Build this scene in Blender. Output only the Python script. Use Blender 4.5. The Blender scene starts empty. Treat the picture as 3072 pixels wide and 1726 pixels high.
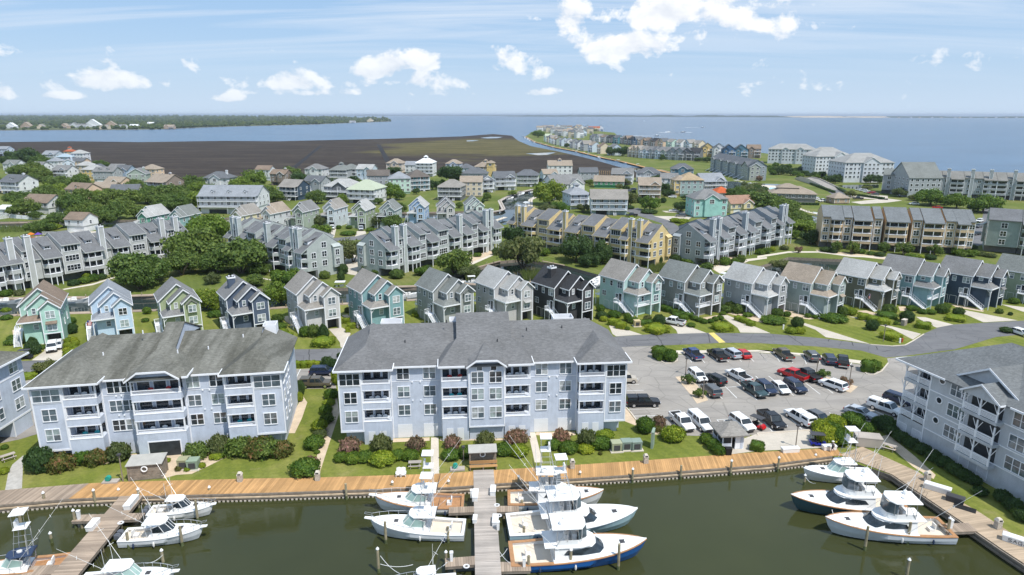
import bpy,math,random
from mathutils import Vector,Matrix,noise as mnoise
# --- camera, sky, sun, exposure
SC=bpy.context.scene
COL=SC.collection
R=math.radians
random.seed(7)
FPX,CXP,CYP,CAMH=2000.0,1536.0,863.0,48.0
PITCH=math.atan(520/FPX)
cam_d=bpy.data.cameras.new('camera');cam=bpy.data.objects.new('camera',cam_d);COL.objects.link(cam)
cam.location=(0,0,CAMH);cam.rotation_euler=(math.pi/2-PITCH,0,0)
cam_d.sensor_width=36;cam_d.lens=FPX/3072*36;cam_d.clip_start=1;cam_d.clip_end=90000
SC.camera=cam
SUN_DIR=Vector((0.70,-0.71,0)).normalized()
SUN_EL=R(60)
sun_d=bpy.data.lights.new('sun','SUN');sun=bpy.data.objects.new('sun',sun_d);COL.objects.link(sun)
sun_d.energy=3.05;sun_d.angle=R(0.53);sun_d.color=(1,0.965,0.9)
to_sun=Vector((SUN_DIR.x*math.cos(SUN_EL),SUN_DIR.y*math.cos(SUN_EL),math.sin(SUN_EL)))
sun.rotation_euler=to_sun.to_track_quat('Z','Y').to_euler();sun.location=(60,-60,200)
SC.view_settings.view_transform='Standard';SC.view_settings.look='None'
SC.view_settings.exposure=0.66;SC.view_settings.gamma=1
SC.cycles.use_denoising=True
SC.cycles.max_bounces=6;SC.cycles.diffuse_bounces=3;SC.cycles.glossy_bounces=3
SC.cycles.transparent_max_bounces=8;SC.cycles.volume_bounces=0
SC.cycles.caustics_reflective=False;SC.cycles.caustics_refractive=False
def nd(nt,t,**kw):
 n=nt.nodes.new(t)
 for k_,v in kw.items():
  if k_ in n.inputs:n.inputs[k_].default_value=v
  else :setattr(n,k_,v)
 return n
def lk(nt,a,b):nt.links.new(a,b)
def ramp(nt,fac,stops):
 r=nt.nodes.new('ShaderNodeValToRGB');e=r.color_ramp.elements
 while len(e)>1:e.remove(e[-1])
 for i,(p,c) in enumerate(stops):
  x=e[0] if i==0 else e.new(p)
  x.position=p;x.color=(*c,1) if len(c)==3 else c
 lk(nt,fac,r.inputs[0]);return r.outputs[0]
def math_n(nt,op,a,b=None,c=None,clamp=False):
 m=nt.nodes.new('ShaderNodeMath');m.operation=op;m.use_clamp=clamp
 for i,v in enumerate((a,b,c)):
  if v is None:continue
  if isinstance(v,(int,float)):m.inputs[i].default_value=v
  else :lk(nt,v,m.inputs[i])
 return m.outputs[0]
def mixc(nt,f,a,b,mode='MIX'):
 m=nt.nodes.new('ShaderNodeMix');m.data_type='RGBA';m.blend_type=mode
 for s,v in ((m.inputs[0],f),(m.inputs[6],a),(m.inputs[7],b)):
  if isinstance(v,(int,float)):s.default_value=v
  elif isinstance(v,tuple):s.default_value=(*v,1) if len(v)==3 else v
  else :lk(nt,v,s)
 return m.outputs[2]
world=bpy.data.worlds.new('World');SC.world=world;world.use_nodes=True
def build_sky():
 nt=world.node_tree;nt.nodes.clear()
 out=nd(nt,'ShaderNodeOutputWorld');bg=nd(nt,'ShaderNodeBackground');bg.inputs[1].default_value=0.0785
 sky=nd(nt,'ShaderNodeTexSky',sky_type='NISHITA',sun_disc=False)
 sky.sun_elevation=SUN_EL;sky.sun_rotation=math.atan2(SUN_DIR.x,SUN_DIR.y)
 sky.altitude=0;sky.air_density=1.0;sky.dust_density=.5;sky.ozone_density=2.2
 tc=nd(nt,'ShaderNodeTexCoord');sep=nd(nt,'ShaderNodeSeparateXYZ');lk(nt,tc.outputs['Generated'],sep.inputs[0])
 x,y,z=sep.outputs
 zc=math_n(nt,'MAXIMUM',z,0.012)
 cmb=nd(nt,'ShaderNodeCombineXYZ');px=math_n(nt,'DIVIDE',x,math_n(nt,'ADD',zc,0.10));py=math_n(nt,'DIVIDE',y,math_n(nt,'ADD',zc,0.10))
 lk(nt,px,cmb.inputs[0]);lk(nt,py,cmb.inputs[1])
 mp=nd(nt,'ShaderNodeMapping');mp.inputs['Rotation'].default_value=(0,0,R(-18));mp.inputs['Scale'].default_value=(0.22,1.15,1);lk(nt,cmb.outputs[0],mp.inputs[0])
 n1=nd(nt,'ShaderNodeTexNoise',Scale=1.5,Detail=8.0,Roughness=0.62,Distortion=0.7);lk(nt,mp.outputs[0],n1.inputs[0])
 cir=ramp(nt,n1.outputs[0],[(0.40,(0,0,0)),(0.62,(1,1,1))])
 elf=math_n(nt,'MULTIPLY',math_n(nt,'SUBTRACT',z,0.03),9.0,clamp=True)
 cirm=math_n(nt,'MULTIPLY',math_n(nt,'MULTIPLY',cir,elf),0.9)
 az=math_n(nt,'ARCTAN2',x,y);el=math_n(nt,'ARCSINE',z)
 cv=nd(nt,'ShaderNodeCombineXYZ');lk(nt,az,cv.inputs[0]);lk(nt,math_n(nt,'MULTIPLY',el,1.35),cv.inputs[1])
 n2=nd(nt,'ShaderNodeTexNoise',Scale=16.0,Detail=10.0,Roughness=0.6,Distortion=0.2);lk(nt,cv.outputs[0],n2.inputs[0])
 n3=nd(nt,'ShaderNodeTexNoise',Scale=4.0,Detail=3.0,Roughness=0.5);lk(nt,cv.outputs[0],n3.inputs[0])
 tot=None
 for (a,e,ra,re,w) in CUMULI:
  da=math_n(nt,'DIVIDE',math_n(nt,'SUBTRACT',az,a),ra)
  de0=math_n(nt,'SUBTRACT',el,e)
  de=math_n(nt,'DIVIDE',math_n(nt,'MAXIMUM',de0,math_n(nt,'MULTIPLY',de0,-1.9)),re)
  d2=math_n(nt,'ADD',math_n(nt,'MULTIPLY',da,da),math_n(nt,'MULTIPLY',de,de))
  g=math_n(nt,'MULTIPLY',math_n(nt,'EXPONENT',math_n(nt,'MULTIPLY',d2,-1.0)),w)
  tot=g if tot is None else math_n(nt,'MAXIMUM',tot,g)
 band=math_n(nt,'EXPONENT',math_n(nt,'MULTIPLY',math_n(nt,'POWER',math_n(nt,'DIVIDE',math_n(nt,'SUBTRACT',el,0.05),0.035),2.0),-1.0))
 allr=math_n(nt,'MULTIPLY',math_n(nt,'MULTIPLY',band,n3.outputs[0]),0.5)
 tot=math_n(nt,'MAXIMUM',tot,allr)
 dens=math_n(nt,'ADD',tot,math_n(nt,'MULTIPLY',math_n(nt,'SUBTRACT',n2.outputs[0],0.5),2.1))
 cum=ramp(nt,dens,[(0.40,(0,0,0)),(0.48,(.5,.5,.5)),(0.60,(1,1,1))])
 cv2=nd(nt,'ShaderNodeVectorMath');cv2.operation='ADD';lk(nt,cv.outputs[0],cv2.inputs[0]);cv2.inputs[1].default_value=(0.008,0.016,0)
 n4=nd(nt,'ShaderNodeTexNoise',Scale=16.0,Detail=5.0,Roughness=0.56,Distortion=0.2);lk(nt,cv2.outputs[0],n4.inputs[0])
 lit=math_n(nt,'ADD',math_n(nt,'MULTIPLY',math_n(nt,'SUBTRACT',n2.outputs[0],n4.outputs[0]),3.2),0.72,clamp=True)
 ccol=mixc(nt,lit,(6.3,6.7,7.4),(9.0,9.0,9.0))
 hz=math_n(nt,'EXPONENT',math_n(nt,'MULTIPLY',zc,-13.0))
 base=mixc(nt,math_n(nt,'MULTIPLY',hz,0.9),mixc(nt,.7,sky.outputs[0],(2.7,4.6,7.3)),(5.2,6.3,7.6))
 c1=mixc(nt,cirm,base,(5.7,6.6,7.8))
 cumfade=math_n(nt,'MULTIPLY',cum,math_n(nt,'SUBTRACT',1.0,math_n(nt,'MULTIPLY',hz,0.55)))
 c2=mixc(nt,cumfade,c1,ccol)
 lk(nt,c2,bg.inputs[0]);lk(nt,bg.outputs[0],out.inputs[0])
def pix_dir(px,py):
 v=Vector(((px-CXP)/FPX,0,0));w=(py-CYP)/FPX
 d=Vector((v.x,math.cos(PITCH)-w*math.sin(PITCH),-math.sin(PITCH)-w*math.cos(PITCH))).normalized()
 return math.atan2(d.x,d.y),math.asin(d.z)
CUMULI=[]
for (px,py,rx,ry,w) in [(2010,40,150,90,1.0),(1860,150,110,55,1.0),(2090,100,60,60,.8),(2265,60,105,90,.8),(1700,70,80,70,.62),(1560,190,150,60,.62),(1640,215,60,40,.8),(1145,215,70,45,.95),(1275,190,45,40,.95),(1230,245,150,40,.7),(860,250,130,40,.75),(360,250,130,38,.85),(300,235,40,25,.8),(20,285,60,30,.9),(190,290,70,15,.7),(650,295,90,15,.7),(1620,280,40,16,.8),(990,280,330,16,.5)]:
 a_,e_=pix_dir(px,py);a2,_=pix_dir(px+rx,py);_,e2=pix_dir(px,py-ry)
 CUMULI.append((a_,e_,(a2-a_)*1.55,(e2-e_)*1.45,w*.82))
build_sky();world.cycles.sampling_method="MANUAL";world.cycles.sample_map_resolution=256
# --- measuring helpers: photo crop -> place on the ground
KR=dict(R1=(0,420,3.215),R2=(760,420,3.215),R3=(1500,420,3.215),R4=(2272,420,3.215),L1=(0,850,3.215),L2=(760,850,3.215),L3=(1500,850,3.215),L4=(2272,850,3.215),B1=(0,1276,3.215),B2=(760,1276,3.215),B3=(1500,1276,3.215),B4=(2272,1276,3.215),c1=(0,780,4.025),c2=(620,780,4.025),c3=(1220,780,4.025),c4=(1780,740,4.025),c5=(2400,740,3.833),T1=(0,440,4.6),T2=(520,470,4.6),T3=(1040,460,4.6),T4=(1500,460,4.6),T5=(1980,440,4.6),T6=(2512,460,4.6),M=(1400,320,3.22),D=(0,0,.8385),V=(1540,360,2.6),S=(0,0,1.0))
def src(c,x,y):
 a=KR[c];return a[0]+x/a[2],a[1]+y/a[2]
def G(c,x,y,z=0.0):
 """the place at height z that the photograph shows at this spot"""
 px,py=src(c,x,y)
 u=(px-CXP)/FPX;v=(py-CYP)/FPX
 dy=math.cos(PITCH)-v*math.sin(PITCH);dz=-math.sin(PITCH)-v*math.cos(PITCH)
 t=(z-CAMH)/dz
 return Vector((u*t,dy*t,z))
def ZAT(c,x,y,Y):
 """height of the point that the photograph shows at this spot, standing at depth Y"""
 px,py=src(c,x,y);v=(py-CYP)/FPX
 return CAMH+(-math.sin(PITCH)-v*math.cos(PITCH))*Y/(math.cos(PITCH)-v*math.sin(PITCH))
def screen(p):
 d=Vector(p)-Vector((0,0,CAMH));f=Vector((0,math.cos(PITCH),-math.sin(PITCH)));dn=Vector((0,-math.sin(PITCH),-math.cos(PITCH)))
 w=d.dot(f);return CXP+FPX*d.x/w,CYP+FPX*d.dot(dn)/w
def ang(a,b):return math.atan2(b.y-a.y,b.x-a.x)
# --- mesh builder
class MB:
 def __init__(s):s.v=[];s.f=[];s.mi=[];s.m=0
 def add(s,vs,fs):
  o=len(s.v);s.v+=[tuple(p) for p in vs]
  for f in fs:s.f.append(tuple(i+o for i in f));s.mi.append(s.m)
  return s
 def box(s,x0,y0,z0,x1,y1,z1):
  return s.add([(x0,y0,z0),(x1,y0,z0),(x1,y1,z0),(x0,y1,z0),(x0,y0,z1),(x1,y0,z1),(x1,y1,z1),(x0,y1,z1)],[(0,3,2,1),(4,5,6,7),(0,1,5,4),(1,2,6,5),(2,3,7,6),(3,0,4,7)])
 def quad(s,*p):return s.add(p,[tuple(range(len(p)))])
 def prism(s,poly,z0,z1,bottom=False):
  n=len(poly);vs=[(p[0],p[1],z0) for p in poly]+[(p[0],p[1],z1) for p in poly]
  fs=[(i,(i+1)%n,n+(i+1)%n,n+i) for i in range(n)]+[tuple(range(n,2*n))]
  if bottom:fs.append(tuple(range(n-1,-1,-1)))
  return s.add(vs,fs)
 def extr_x(s,prof,x0,x1,caps=True):
  """profile of (y, z) points pulled along x"""
  n=len(prof);vs=[(x0,p[0],p[1]) for p in prof]+[(x1,p[0],p[1]) for p in prof]
  fs=[(i,n+i,n+(i+1)%n,(i+1)%n) for i in range(n)]
  if caps:fs+=[tuple(range(n)),tuple(range(2*n-1,n-1,-1))]
  return s.add(vs,fs)
 def extr_y(s,prof,y0,y1,front=True,back=True):
  n=len(prof);vs=[(p[0],y0,p[1]) for p in prof]+[(p[0],y1,p[1]) for p in prof]
  fs=[(i,(i+1)%n,n+(i+1)%n,n+i) for i in range(n)]
  if front:fs.append(tuple(range(n-1,-1,-1)))
  if back:fs.append(tuple(range(n,2*n)))
  return s.add(vs,fs)
 def slab(s,p,t):
  """a plate: polygon p (3D) given thickness t downwards"""
  n=len(p);vs=[tuple(q) for q in p]+[(q[0],q[1],q[2]-t) for q in p]
  fs=[tuple(range(n)),tuple(range(2*n-1,n-1,-1))]+[(i,n+i,n+(i+1)%n,(i+1)%n) for i in range(n)]
  return s.add(vs,fs)
 def bar(s,a,b,r,n=4,r2=None):
  a=Vector(a);b=Vector(b);d=b-a
  if d.length<1e-6:return s
  q=d.to_track_quat('Z','Y');r2=r if r2 is None else r2;vs=[]
  for c,rr in ((a,r),(b,r2)):
   for i in range(n):
    t=2*math.pi*(i+.5)/n;vs.append(tuple(c+q@Vector((rr*math.cos(t),rr*math.sin(t),0))))
  fs=[(i,(i+1)%n,n+(i+1)%n,n+i) for i in range(n)]+[tuple(range(n-1,-1,-1)),tuple(range(n,2*n))]
  return s.add(vs,fs)
 def path(s,pts,r,n=4):
  for a,b in zip(pts,pts[1:]):s.bar(a,b,r,n)
  return s
 def loft(s,rings,close=True,cap0=True,cap1=True):
  n=len(rings[0]);o=len(s.v)
  for r in rings:s.v+=[tuple(p) for p in r]
  def F(f):s.f.append(f);s.mi.append(s.m)
  for j in range(len(rings)-1):
   for i in range(n if close else n-1):
    a=o+j*n+i;b=o+j*n+(i+1)%n;F((a,b,b+n,a+n))
  if cap0:F(tuple(o+i for i in range(n-1,-1,-1)))
  if cap1:F(tuple(o+(len(rings)-1)*n+i for i in range(n)))
  return s
 def lathe(s,prof,n=10,cx=0,cy=0):
  return s.loft([[(cx+r*math.cos(2*math.pi*i/n),cy+r*math.sin(2*math.pi*i/n),z) for i in range(n)] for r,z in prof])
 def blob(s,c,r,n=8,m=5,jit=0):
  rings=[]
  for j in range(m+1):
   ph=-math.pi/2+math.pi*j/m;ring=[]
   for i in range(n):
    t=2*math.pi*i/n;k_=1+random.uniform(-jit,jit)
    ring.append((c[0]+r[0]*k_*max(math.cos(ph),.02)*math.cos(t),c[1]+r[1]*k_*max(math.cos(ph),.02)*math.sin(t),c[2]+r[2]*k_*math.sin(ph)))
   rings.append(ring)
  return s.loft(rings)
 def xform(s,M,start=0):
  for i in range(start,len(s.v)):s.v[i]=tuple(M@Vector(s.v[i]))
  return s
 def mesh(s,name,mats,smooth=False):
  me=bpy.data.meshes.new(name);me.from_pydata(s.v,[],s.f)
  for m in (mats if isinstance(mats,(list,tuple)) else [mats] if mats else []):me.materials.append(m)
  if any(s.mi):me.polygons.foreach_set('material_index',s.mi)
  if smooth:me.polygons.foreach_set('use_smooth',[True]*len(me.polygons))
  me.update();return me
 def build(s,name,mats,parent=None,smooth=False,loc=None,rz=0.0):
  if not s.v:return None
  return put(name,s.mesh(name,mats,smooth),parent,loc,rz)
def put(name,me,parent=None,loc=None,rz=0.0,scale=None):
 o=bpy.data.objects.new(name,me);COL.objects.link(o)
 if parent is not None:o.parent=parent
 if loc is not None:o.location=loc
 if rz:o.rotation_euler=(0,0,rz)
 if scale is not None:o.scale=scale
 return o
THINGS=[]
def tag(o,label,cat,group=None,kind=None):
 if label:o['label']=label
 if cat:o['category']=cat
 if group:o['group']=group
 if kind:o['kind']=kind
 return o
def thing(name,label,cat,loc=(0,0,0),rz=0.0,group=None):
 o=put(name,None,None,loc,rz);o.empty_display_size=.5
 return tag(o,label,cat,group)
def structure(o,kind='structure'):o['kind']=kind;return o
def copy_tree(o,parent=None):
 c=o.copy();COL.objects.link(c)
 if parent is not None:c.parent=parent
 for ch in o.children:copy_tree(ch,c)
 return c
MARKS=[]
AUTO=[]
def mark(phrase,p,r=6.0):MARKS.append((phrase,p[0],p[1],r))
def auto(o,phrase,cat,group):AUTO.append((o,phrase,cat,group));o['category']=cat;o['group']=group
ORD=['','first','second','third','fourth','fifth','sixth','seventh','eighth','ninth','tenth','eleventh','twelfth','thirteenth','fourteenth','fifteenth','sixteenth','seventeenth','eighteenth','nineteenth','twentieth']
def finish_labels():
 groups={}
 for o,ph,cat,grp in AUTO:
  x,y=o.location.x,o.location.y
  best=min(MARKS,key=lambda m:math.hypot(m[1]-x,m[2]-y)-m[3])
  dx,dy=x-best[1],y-best[2];sx=screen((x,y,0))[0]-screen((best[1],best[2],0))[0]
  c=Vector((best[1],best[2])).normalized();along=dx*c.x+dy*c.y;side=dx*c.y-dy*c.x
  rel=('in front of' if along<0 else 'behind') if abs(along)>abs(side) else ('left of' if side<0 else 'right of')
  groups.setdefault((ph,rel,best[0]),[]).append(o)
 for (ph,rel,mk),os_ in groups.items():
  os_.sort(key=lambda o:screen(o.location)[0])
  for i,o in enumerate(os_):
   if len(os_)==1:t=f'{ph} {rel} {mk}'
   elif i<20:t=f'{ORD[i + 1]} {ph} from left, {rel} {mk}'
   else :t=f'number {i + 1} {ph} from left, {rel} {mk}'
   o['label']=t
   # --- materials
MATS={}
def base_mat(name,rough=.6,spec=.3,metallic=0.0):
 m=bpy.data.materials.new(name);m.use_nodes=True;nt=m.node_tree
 b=nt.nodes['Principled BSDF'];b.inputs['Roughness'].default_value=rough;b.inputs['Specular IOR Level'].default_value=spec;b.inputs['Metallic'].default_value=metallic
 return m,nt,b
def pos(nt):return nd(nt,'ShaderNodeNewGeometry').outputs['Position']
def noise_n(nt,scale,detail=3.0,rough=.55,vec=None,dist=0.0):
 n=nd(nt,'ShaderNodeTexNoise',Scale=scale,Detail=detail,Roughness=rough,Distortion=dist)
 lk(nt,vec if vec is not None else pos(nt),n.inputs['Vector']);return n.outputs[0]
def sc3(c,k_):return tuple(min(1,x*k_) for x in c)
def bump(nt,b,h,strength=.3,dist=.02):
 n=nd(nt,'ShaderNodeBump');n.inputs['Strength'].default_value=strength;n.inputs['Distance'].default_value=dist
 lk(nt,h,n.inputs['Height']);lk(nt,n.outputs[0],b.inputs['Normal'])
def mat(name,col,rough=.6,var=.12,scale=.8,spec=.3,metallic=0.0,fine=None):
 if name in MATS:return MATS[name]
 m,nt,b=base_mat(name,rough,spec,metallic)
 f=noise_n(nt,scale,4)
 c=ramp(nt,f,[(.3,sc3(col,1-var)),(.7,sc3(col,1+var))])
 if fine:
  c=mixc(nt,fine[1],c,ramp(nt,noise_n(nt,fine[0],2),[(.3,sc3(col,.5)),(.7,sc3(col,1.5))]))
 lk(nt,c,b.inputs['Base Color']);MATS[name]=m;return m
def siding(name,col,pitch=.20,shingle=False):
 """lap boards: the shadow line under each course and slight weathering"""
 if name in MATS:return MATS[name]
 m,nt,b=base_mat(name,.62,.25)
 sp=nd(nt,'ShaderNodeSeparateXYZ');lk(nt,pos(nt),sp.inputs[0])
 fr=math_n(nt,'FRACT',math_n(nt,'DIVIDE',sp.outputs[2],pitch))
 w=noise_n(nt,.5,5,.65)
 c=ramp(nt,w,[(.25,sc3(col,.80)),(.5,col),(.75,sc3(col,1.07))])
 mp=nd(nt,'ShaderNodeMapping');mp.inputs['Scale'].default_value=(.6,.6,.09);lk(nt,pos(nt),mp.inputs[0])
 st=ramp(nt,noise_n(nt,4.0,3,.6,mp.outputs[0]),[(.42,(.96,.96,.96)),(.6,(1.02,1.02,1.02))])
 c=mixc(nt,1.0,c,st,'MULTIPLY')
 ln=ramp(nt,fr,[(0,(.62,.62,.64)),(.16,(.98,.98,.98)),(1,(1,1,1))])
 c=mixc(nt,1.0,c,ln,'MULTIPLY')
 if shingle:
  c=mixc(nt,.3,c,ramp(nt,noise_n(nt,6,2),[(.35,sc3(col,.5)),(.65,sc3(col,1.4))]))
 bump(nt,b,fr,.35,.02)
 lk(nt,c,b.inputs['Base Color']);MATS[name]=m;return m
def shingles(name,col,streak=.0):
 if name in MATS:return MATS[name]
 m,nt,b=base_mat(name,.85,.15)
 v=nd(nt,'ShaderNodeTexVoronoi',Scale=2.6);mp=nd(nt,'ShaderNodeMapping');mp.inputs['Scale'].default_value=(1.0,2.0,3.0);lk(nt,pos(nt),mp.inputs[0]);lk(nt,mp.outputs[0],v.inputs['Vector'])
 sp=nd(nt,'ShaderNodeSeparateColor');lk(nt,v.outputs['Color'],sp.inputs[0])
 c=ramp(nt,sp.outputs[0],[(0,sc3(col,.70)),(.5,sc3(col,.82)),(1,sc3(col,.98))])
 w=ramp(nt,noise_n(nt,.22,5,.6),[(.3,(.85,.85,.84)),(.7,(1.1,1.1,1.1))])
 c=mixc(nt,1.0,c,w,'MULTIPLY')
 if streak:
  mp2=nd(nt,'ShaderNodeMapping');mp2.inputs['Scale'].default_value=(1.0,.15,.15);lk(nt,pos(nt),mp2.inputs[0])
  s_=ramp(nt,noise_n(nt,.55,5,.65,mp2.outputs[0]),[(.42,(1,1,1)),(.62,(1-streak,1-streak,1-streak*1.05))])
  c=mixc(nt,1.0,c,s_,'MULTIPLY')
 bump(nt,b,sp.outputs[1],.4,.03)
 lk(nt,c,b.inputs['Base Color']);MATS[name]=m;return m
def leafmat(name,cols,rough=.55):
 if name in MATS:return MATS[name]
 m,nt,b=base_mat(name,rough,.25)
 cols=[sc3(c_,1.22) for c_ in cols];oi=nd(nt,'ShaderNodeObjectInfo')
 g=nd(nt,'ShaderNodeNewGeometry')
 f=math_n(nt,'ADD',math_n(nt,'MULTIPLY',noise_n(nt,.45,3),.55),math_n(nt,'MULTIPLY',g.outputs['Random Per Island'],.45))
 c=ramp(nt,f,[(.22,cols[0]),(.5,cols[1]),(.78,cols[2])])
 tint=ramp(nt,oi.outputs['Random'],[(0,(.78,.86,.8)),(.5,(1,1,1)),(1,(1.22,1.12,.95))])
 c=mixc(nt,1.0,c,tint,'MULTIPLY')
 lk(nt,c,b.inputs['Base Color'])
 tr=nd(nt,'ShaderNodeBsdfTranslucent');lk(nt,mixc(nt,.5,c,(.25,.35,.03)),tr.inputs[0])
 mx=nd(nt,'ShaderNodeMixShader');mx.inputs[0].default_value=.32
 lk(nt,b.outputs[0],mx.inputs[1]);lk(nt,tr.outputs[0],mx.inputs[2]);lk(nt,mx.outputs[0],nt.nodes['Material Output'].inputs[0])
 MATS[name]=m;return m
def planks(name,col,width=.14,axis=0.0,var=.25,gap=.5):
 """boards: each board its own tone (axis = direction that runs across the boards)"""
 if name in MATS:return MATS[name]
 m,nt,b=base_mat(name,.75,.2)
 oc=nd(nt,'ShaderNodeTexCoord').outputs['Object']
 g=nd(nt,'ShaderNodeNewGeometry').outputs['Random Per Island']
 c=ramp(nt,g,[(0,sc3(col,1-var)),(.5,col),(1,sc3(col,1+var))])
 w=ramp(nt,noise_n(nt,.35,4),[(.3,(.82,.82,.82)),(.7,(1.12,1.1,1.08))])
 c=mixc(nt,1.0,c,w,'MULTIPLY');lk(nt,c,b.inputs['Base Color']);MATS[name]=m;return m
def grass_mat(name,a,b_,c_,sc=.08):
 if name in MATS:return MATS[name]
 m,nt,b=base_mat(name,.9,.1)
 f=noise_n(nt,sc,6,.62)
 c=ramp(nt,f,[(.28,a),(.5,b_),(.72,c_)])
 f2=ramp(nt,noise_n(nt,1.7,3,.7),[(.3,(.8,.82,.8)),(.7,(1.18,1.15,1.1))])
 c=mixc(nt,1.0,c,f2,'MULTIPLY');sp=nd(nt,'ShaderNodeSeparateXYZ');lk(nt,pos(nt),sp.inputs[0]);sn=math_n(nt,'SINE',math_n(nt,'MULTIPLY',math_n(nt,'ADD',sp.outputs[0],math_n(nt,'MULTIPLY',sp.outputs[1],.55)),2.6));c=mixc(nt,1.0,c,ramp(nt,math_n(nt,'ADD',math_n(nt,'MULTIPLY',sn,.3),.5),[(.3,(.93,.95,.92)),(.7,(1.05,1.04,1.04))]),'MULTIPLY');c=mixc(nt,ramp(nt,noise_n(nt,.33,5,.7),[(.60,(0,0,0)),(.72,(.55,.55,.55))]),c,(.27,.23,.12));bump(nt,b,noise_n(nt,9,2),.5,.05)
 lk(nt,c,b.inputs['Base Color']);MATS[name]=m;return m
def water_mat(name,col,bscale,bstr,rough=.06,mid=None,stretch=(1,1,1),ior=1.33,spec=.5):
 m,nt,b=base_mat(name,rough,spec);b.inputs['IOR'].default_value=ior
 mp=nd(nt,'ShaderNodeMapping');mp.inputs['Scale'].default_value=stretch;lk(nt,pos(nt),mp.inputs[0])
 f=noise_n(nt,.012,5,.6,mp.outputs[0])
 c=ramp(nt,f,[(.3,sc3(col,.75)),(.7,sc3(mid or col,1.2))]);lk(nt,c,b.inputs['Base Color'])
 h=math_n(nt,'ADD',noise_n(nt,bscale,4,.6,mp.outputs[0],.3),math_n(nt,'MULTIPLY',noise_n(nt,bscale*.12,3,.5,mp.outputs[0]),2.0))
 bump(nt,b,h,bstr,.25);MATS[name]=m;return m
M_WHITE=mat('white_paint',(.78,.79,.80),.5,.04)
M_TRIM=mat('trim_white',(.80,.81,.84),.5,.04)
M_VINYL=mat('vinyl_white',(.82,.82,.82),.4,.03)
M_SHADE=mat('screen_and_shade_dark',(.035,.04,.045),.5,.3,1.5)  # shade inside openings put into a dark colour; also the kiosk's screens
M_CONC=mat('concrete',(.50,.45,.38),.85,.12,.25,.2,fine=(3,.12))
M_CONCW=mat('concrete_pale',(.58,.52,.44),.85,.10,.25,.2,fine=(3,.10))
M_GLASS=[]
for i,(c,r) in enumerate([((.02,.028,.035),.05),((.10,.13,.15),.08),((.30,.36,.36),.12),((.40,.42,.42),.25)]):
 m_,nt_,b_=base_mat('glass_%d'%i,r,.8);f_=noise_n(nt_,1.3,2)
 lk(nt_,ramp(nt_,f_,[(.35,sc3(c,.7)),(.65,sc3(c,1.3))]),b_.inputs['Base Color']);M_GLASS.append(m_)
M_GRASS=grass_mat('lawn',(.105,.135,.024),(.155,.18,.036),(.25,.235,.08))
M_GRASSB=grass_mat('verge_grass',(.085,.115,.026),(.125,.155,.038),(.20,.185,.075),.05)
M_MARSH=grass_mat('marsh_grass',(.030,.026,.025),(.046,.039,.035),(.072,.058,.042),.012)
def asphalt(name,col):
 m,nt,b=base_mat(name,.9,.2);c=ramp(nt,noise_n(nt,.10,5,.65),[(.3,sc3(col,.86)),(.7,sc3(col,1.12))])
 mp=nd(nt,'ShaderNodeMapping');mp.inputs['Scale'].default_value=(.25,1.2,1);mp.inputs['Rotation'].default_value=(0,0,.35);lk(nt,pos(nt),mp.inputs[0])
 c=mixc(nt,1.0,c,ramp(nt,noise_n(nt,.35,5,.7,mp.outputs[0]),[(.32,(.84,.84,.85)),(.5,(1,1,1)),(.7,(1.1,1.09,1.07))]),'MULTIPLY');v=nd(nt,'ShaderNodeTexVoronoi',Scale=.22);v.feature='DISTANCE_TO_EDGE';lk(nt,mixc(nt,.04,pos(nt),nd(nt,'ShaderNodeTexNoise',Scale=.5).outputs[1]),v.inputs['Vector'])
 c=mixc(nt,1.0,c,ramp(nt,v.outputs['Distance'],[(0,(.72,.72,.72)),(.022,(1,1,1))]),'MULTIPLY');o_=ramp(nt,noise_n(nt,1.1,2),[(.68,(1,1,1)),(.76,(.74,.74,.75))]);lk(nt,mixc(nt,1.0,c,o_,'MULTIPLY'),b.inputs['Base Color']);MATS[name]=m;return m
M_ASPH=asphalt('asphalt',(.155,.155,.16))
M_ASPHL=asphalt('asphalt_worn',(.30,.278,.252))
M_MULCH=mat('pine_straw',(.42,.27,.15),.95,.25,1.2,.1,fine=(6,.25))
M_SAND=mat('sand',(.55,.45,.33),.95,.12,.5,.1)
M_PEB=mat('pale_gravel',(.55,.44,.32),.95,.15,.8,.1,fine=(7,.2))
M_PAINTW=mat('road_paint_white',(.72,.72,.70),.7,.12,1.5)
M_PAINTY=mat('road_paint_yellow',(.66,.52,.16),.7,.12,1.5)
M_DECK=planks('deck_new',(.47,.275,.12),var=.22)
M_DECKO=planks('deck_weathered',(.34,.27,.21),var=.22)
M_DECKG=planks('deck_grey',(.40,.36,.325),var=.16)
M_TIMB=mat('weathered_timber',(.25,.21,.17),.85,.25,2.0)
M_PILE=mat('piling_timber',(.30,.26,.17),.85,.30,1.5)
M_BARK=mat('bark',(.13,.10,.075),.9,.25,3.0)
M_RUBBER=mat('rubber_black',(.015,.015,.016),.8,.2)
M_METAL=mat('aluminium',(.62,.63,.65),.3,.05,metallic=.7)
M_DKMET=mat('dark_metal',(.06,.06,.065),.5,.1)
M_CHROME=mat('chrome',(.7,.7,.72),.2,.03,metallic=.9)
L_OAK=leafmat('leaves_oak',((.04,.07,.018),(.085,.135,.03),(.16,.21,.05)))
L_HEDGE=leafmat('leaves_hedge',((.035,.075,.012),(.075,.14,.02),(.16,.22,.03)))
L_BRIGHT=leafmat('leaves_bright',((.09,.14,.012),(.20,.26,.022),(.34,.36,.04)))
L_DARK=leafmat('leaves_dark',((.02,.042,.014),(.04,.078,.025),(.075,.12,.04)))
L_PINK=leafmat('leaves_pink',((.10,.09,.045),(.22,.14,.10),(.40,.20,.18)))
L_RED=leafmat('leaves_reddish',((.05,.075,.015),(.11,.12,.03),(.24,.12,.06)))
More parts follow.
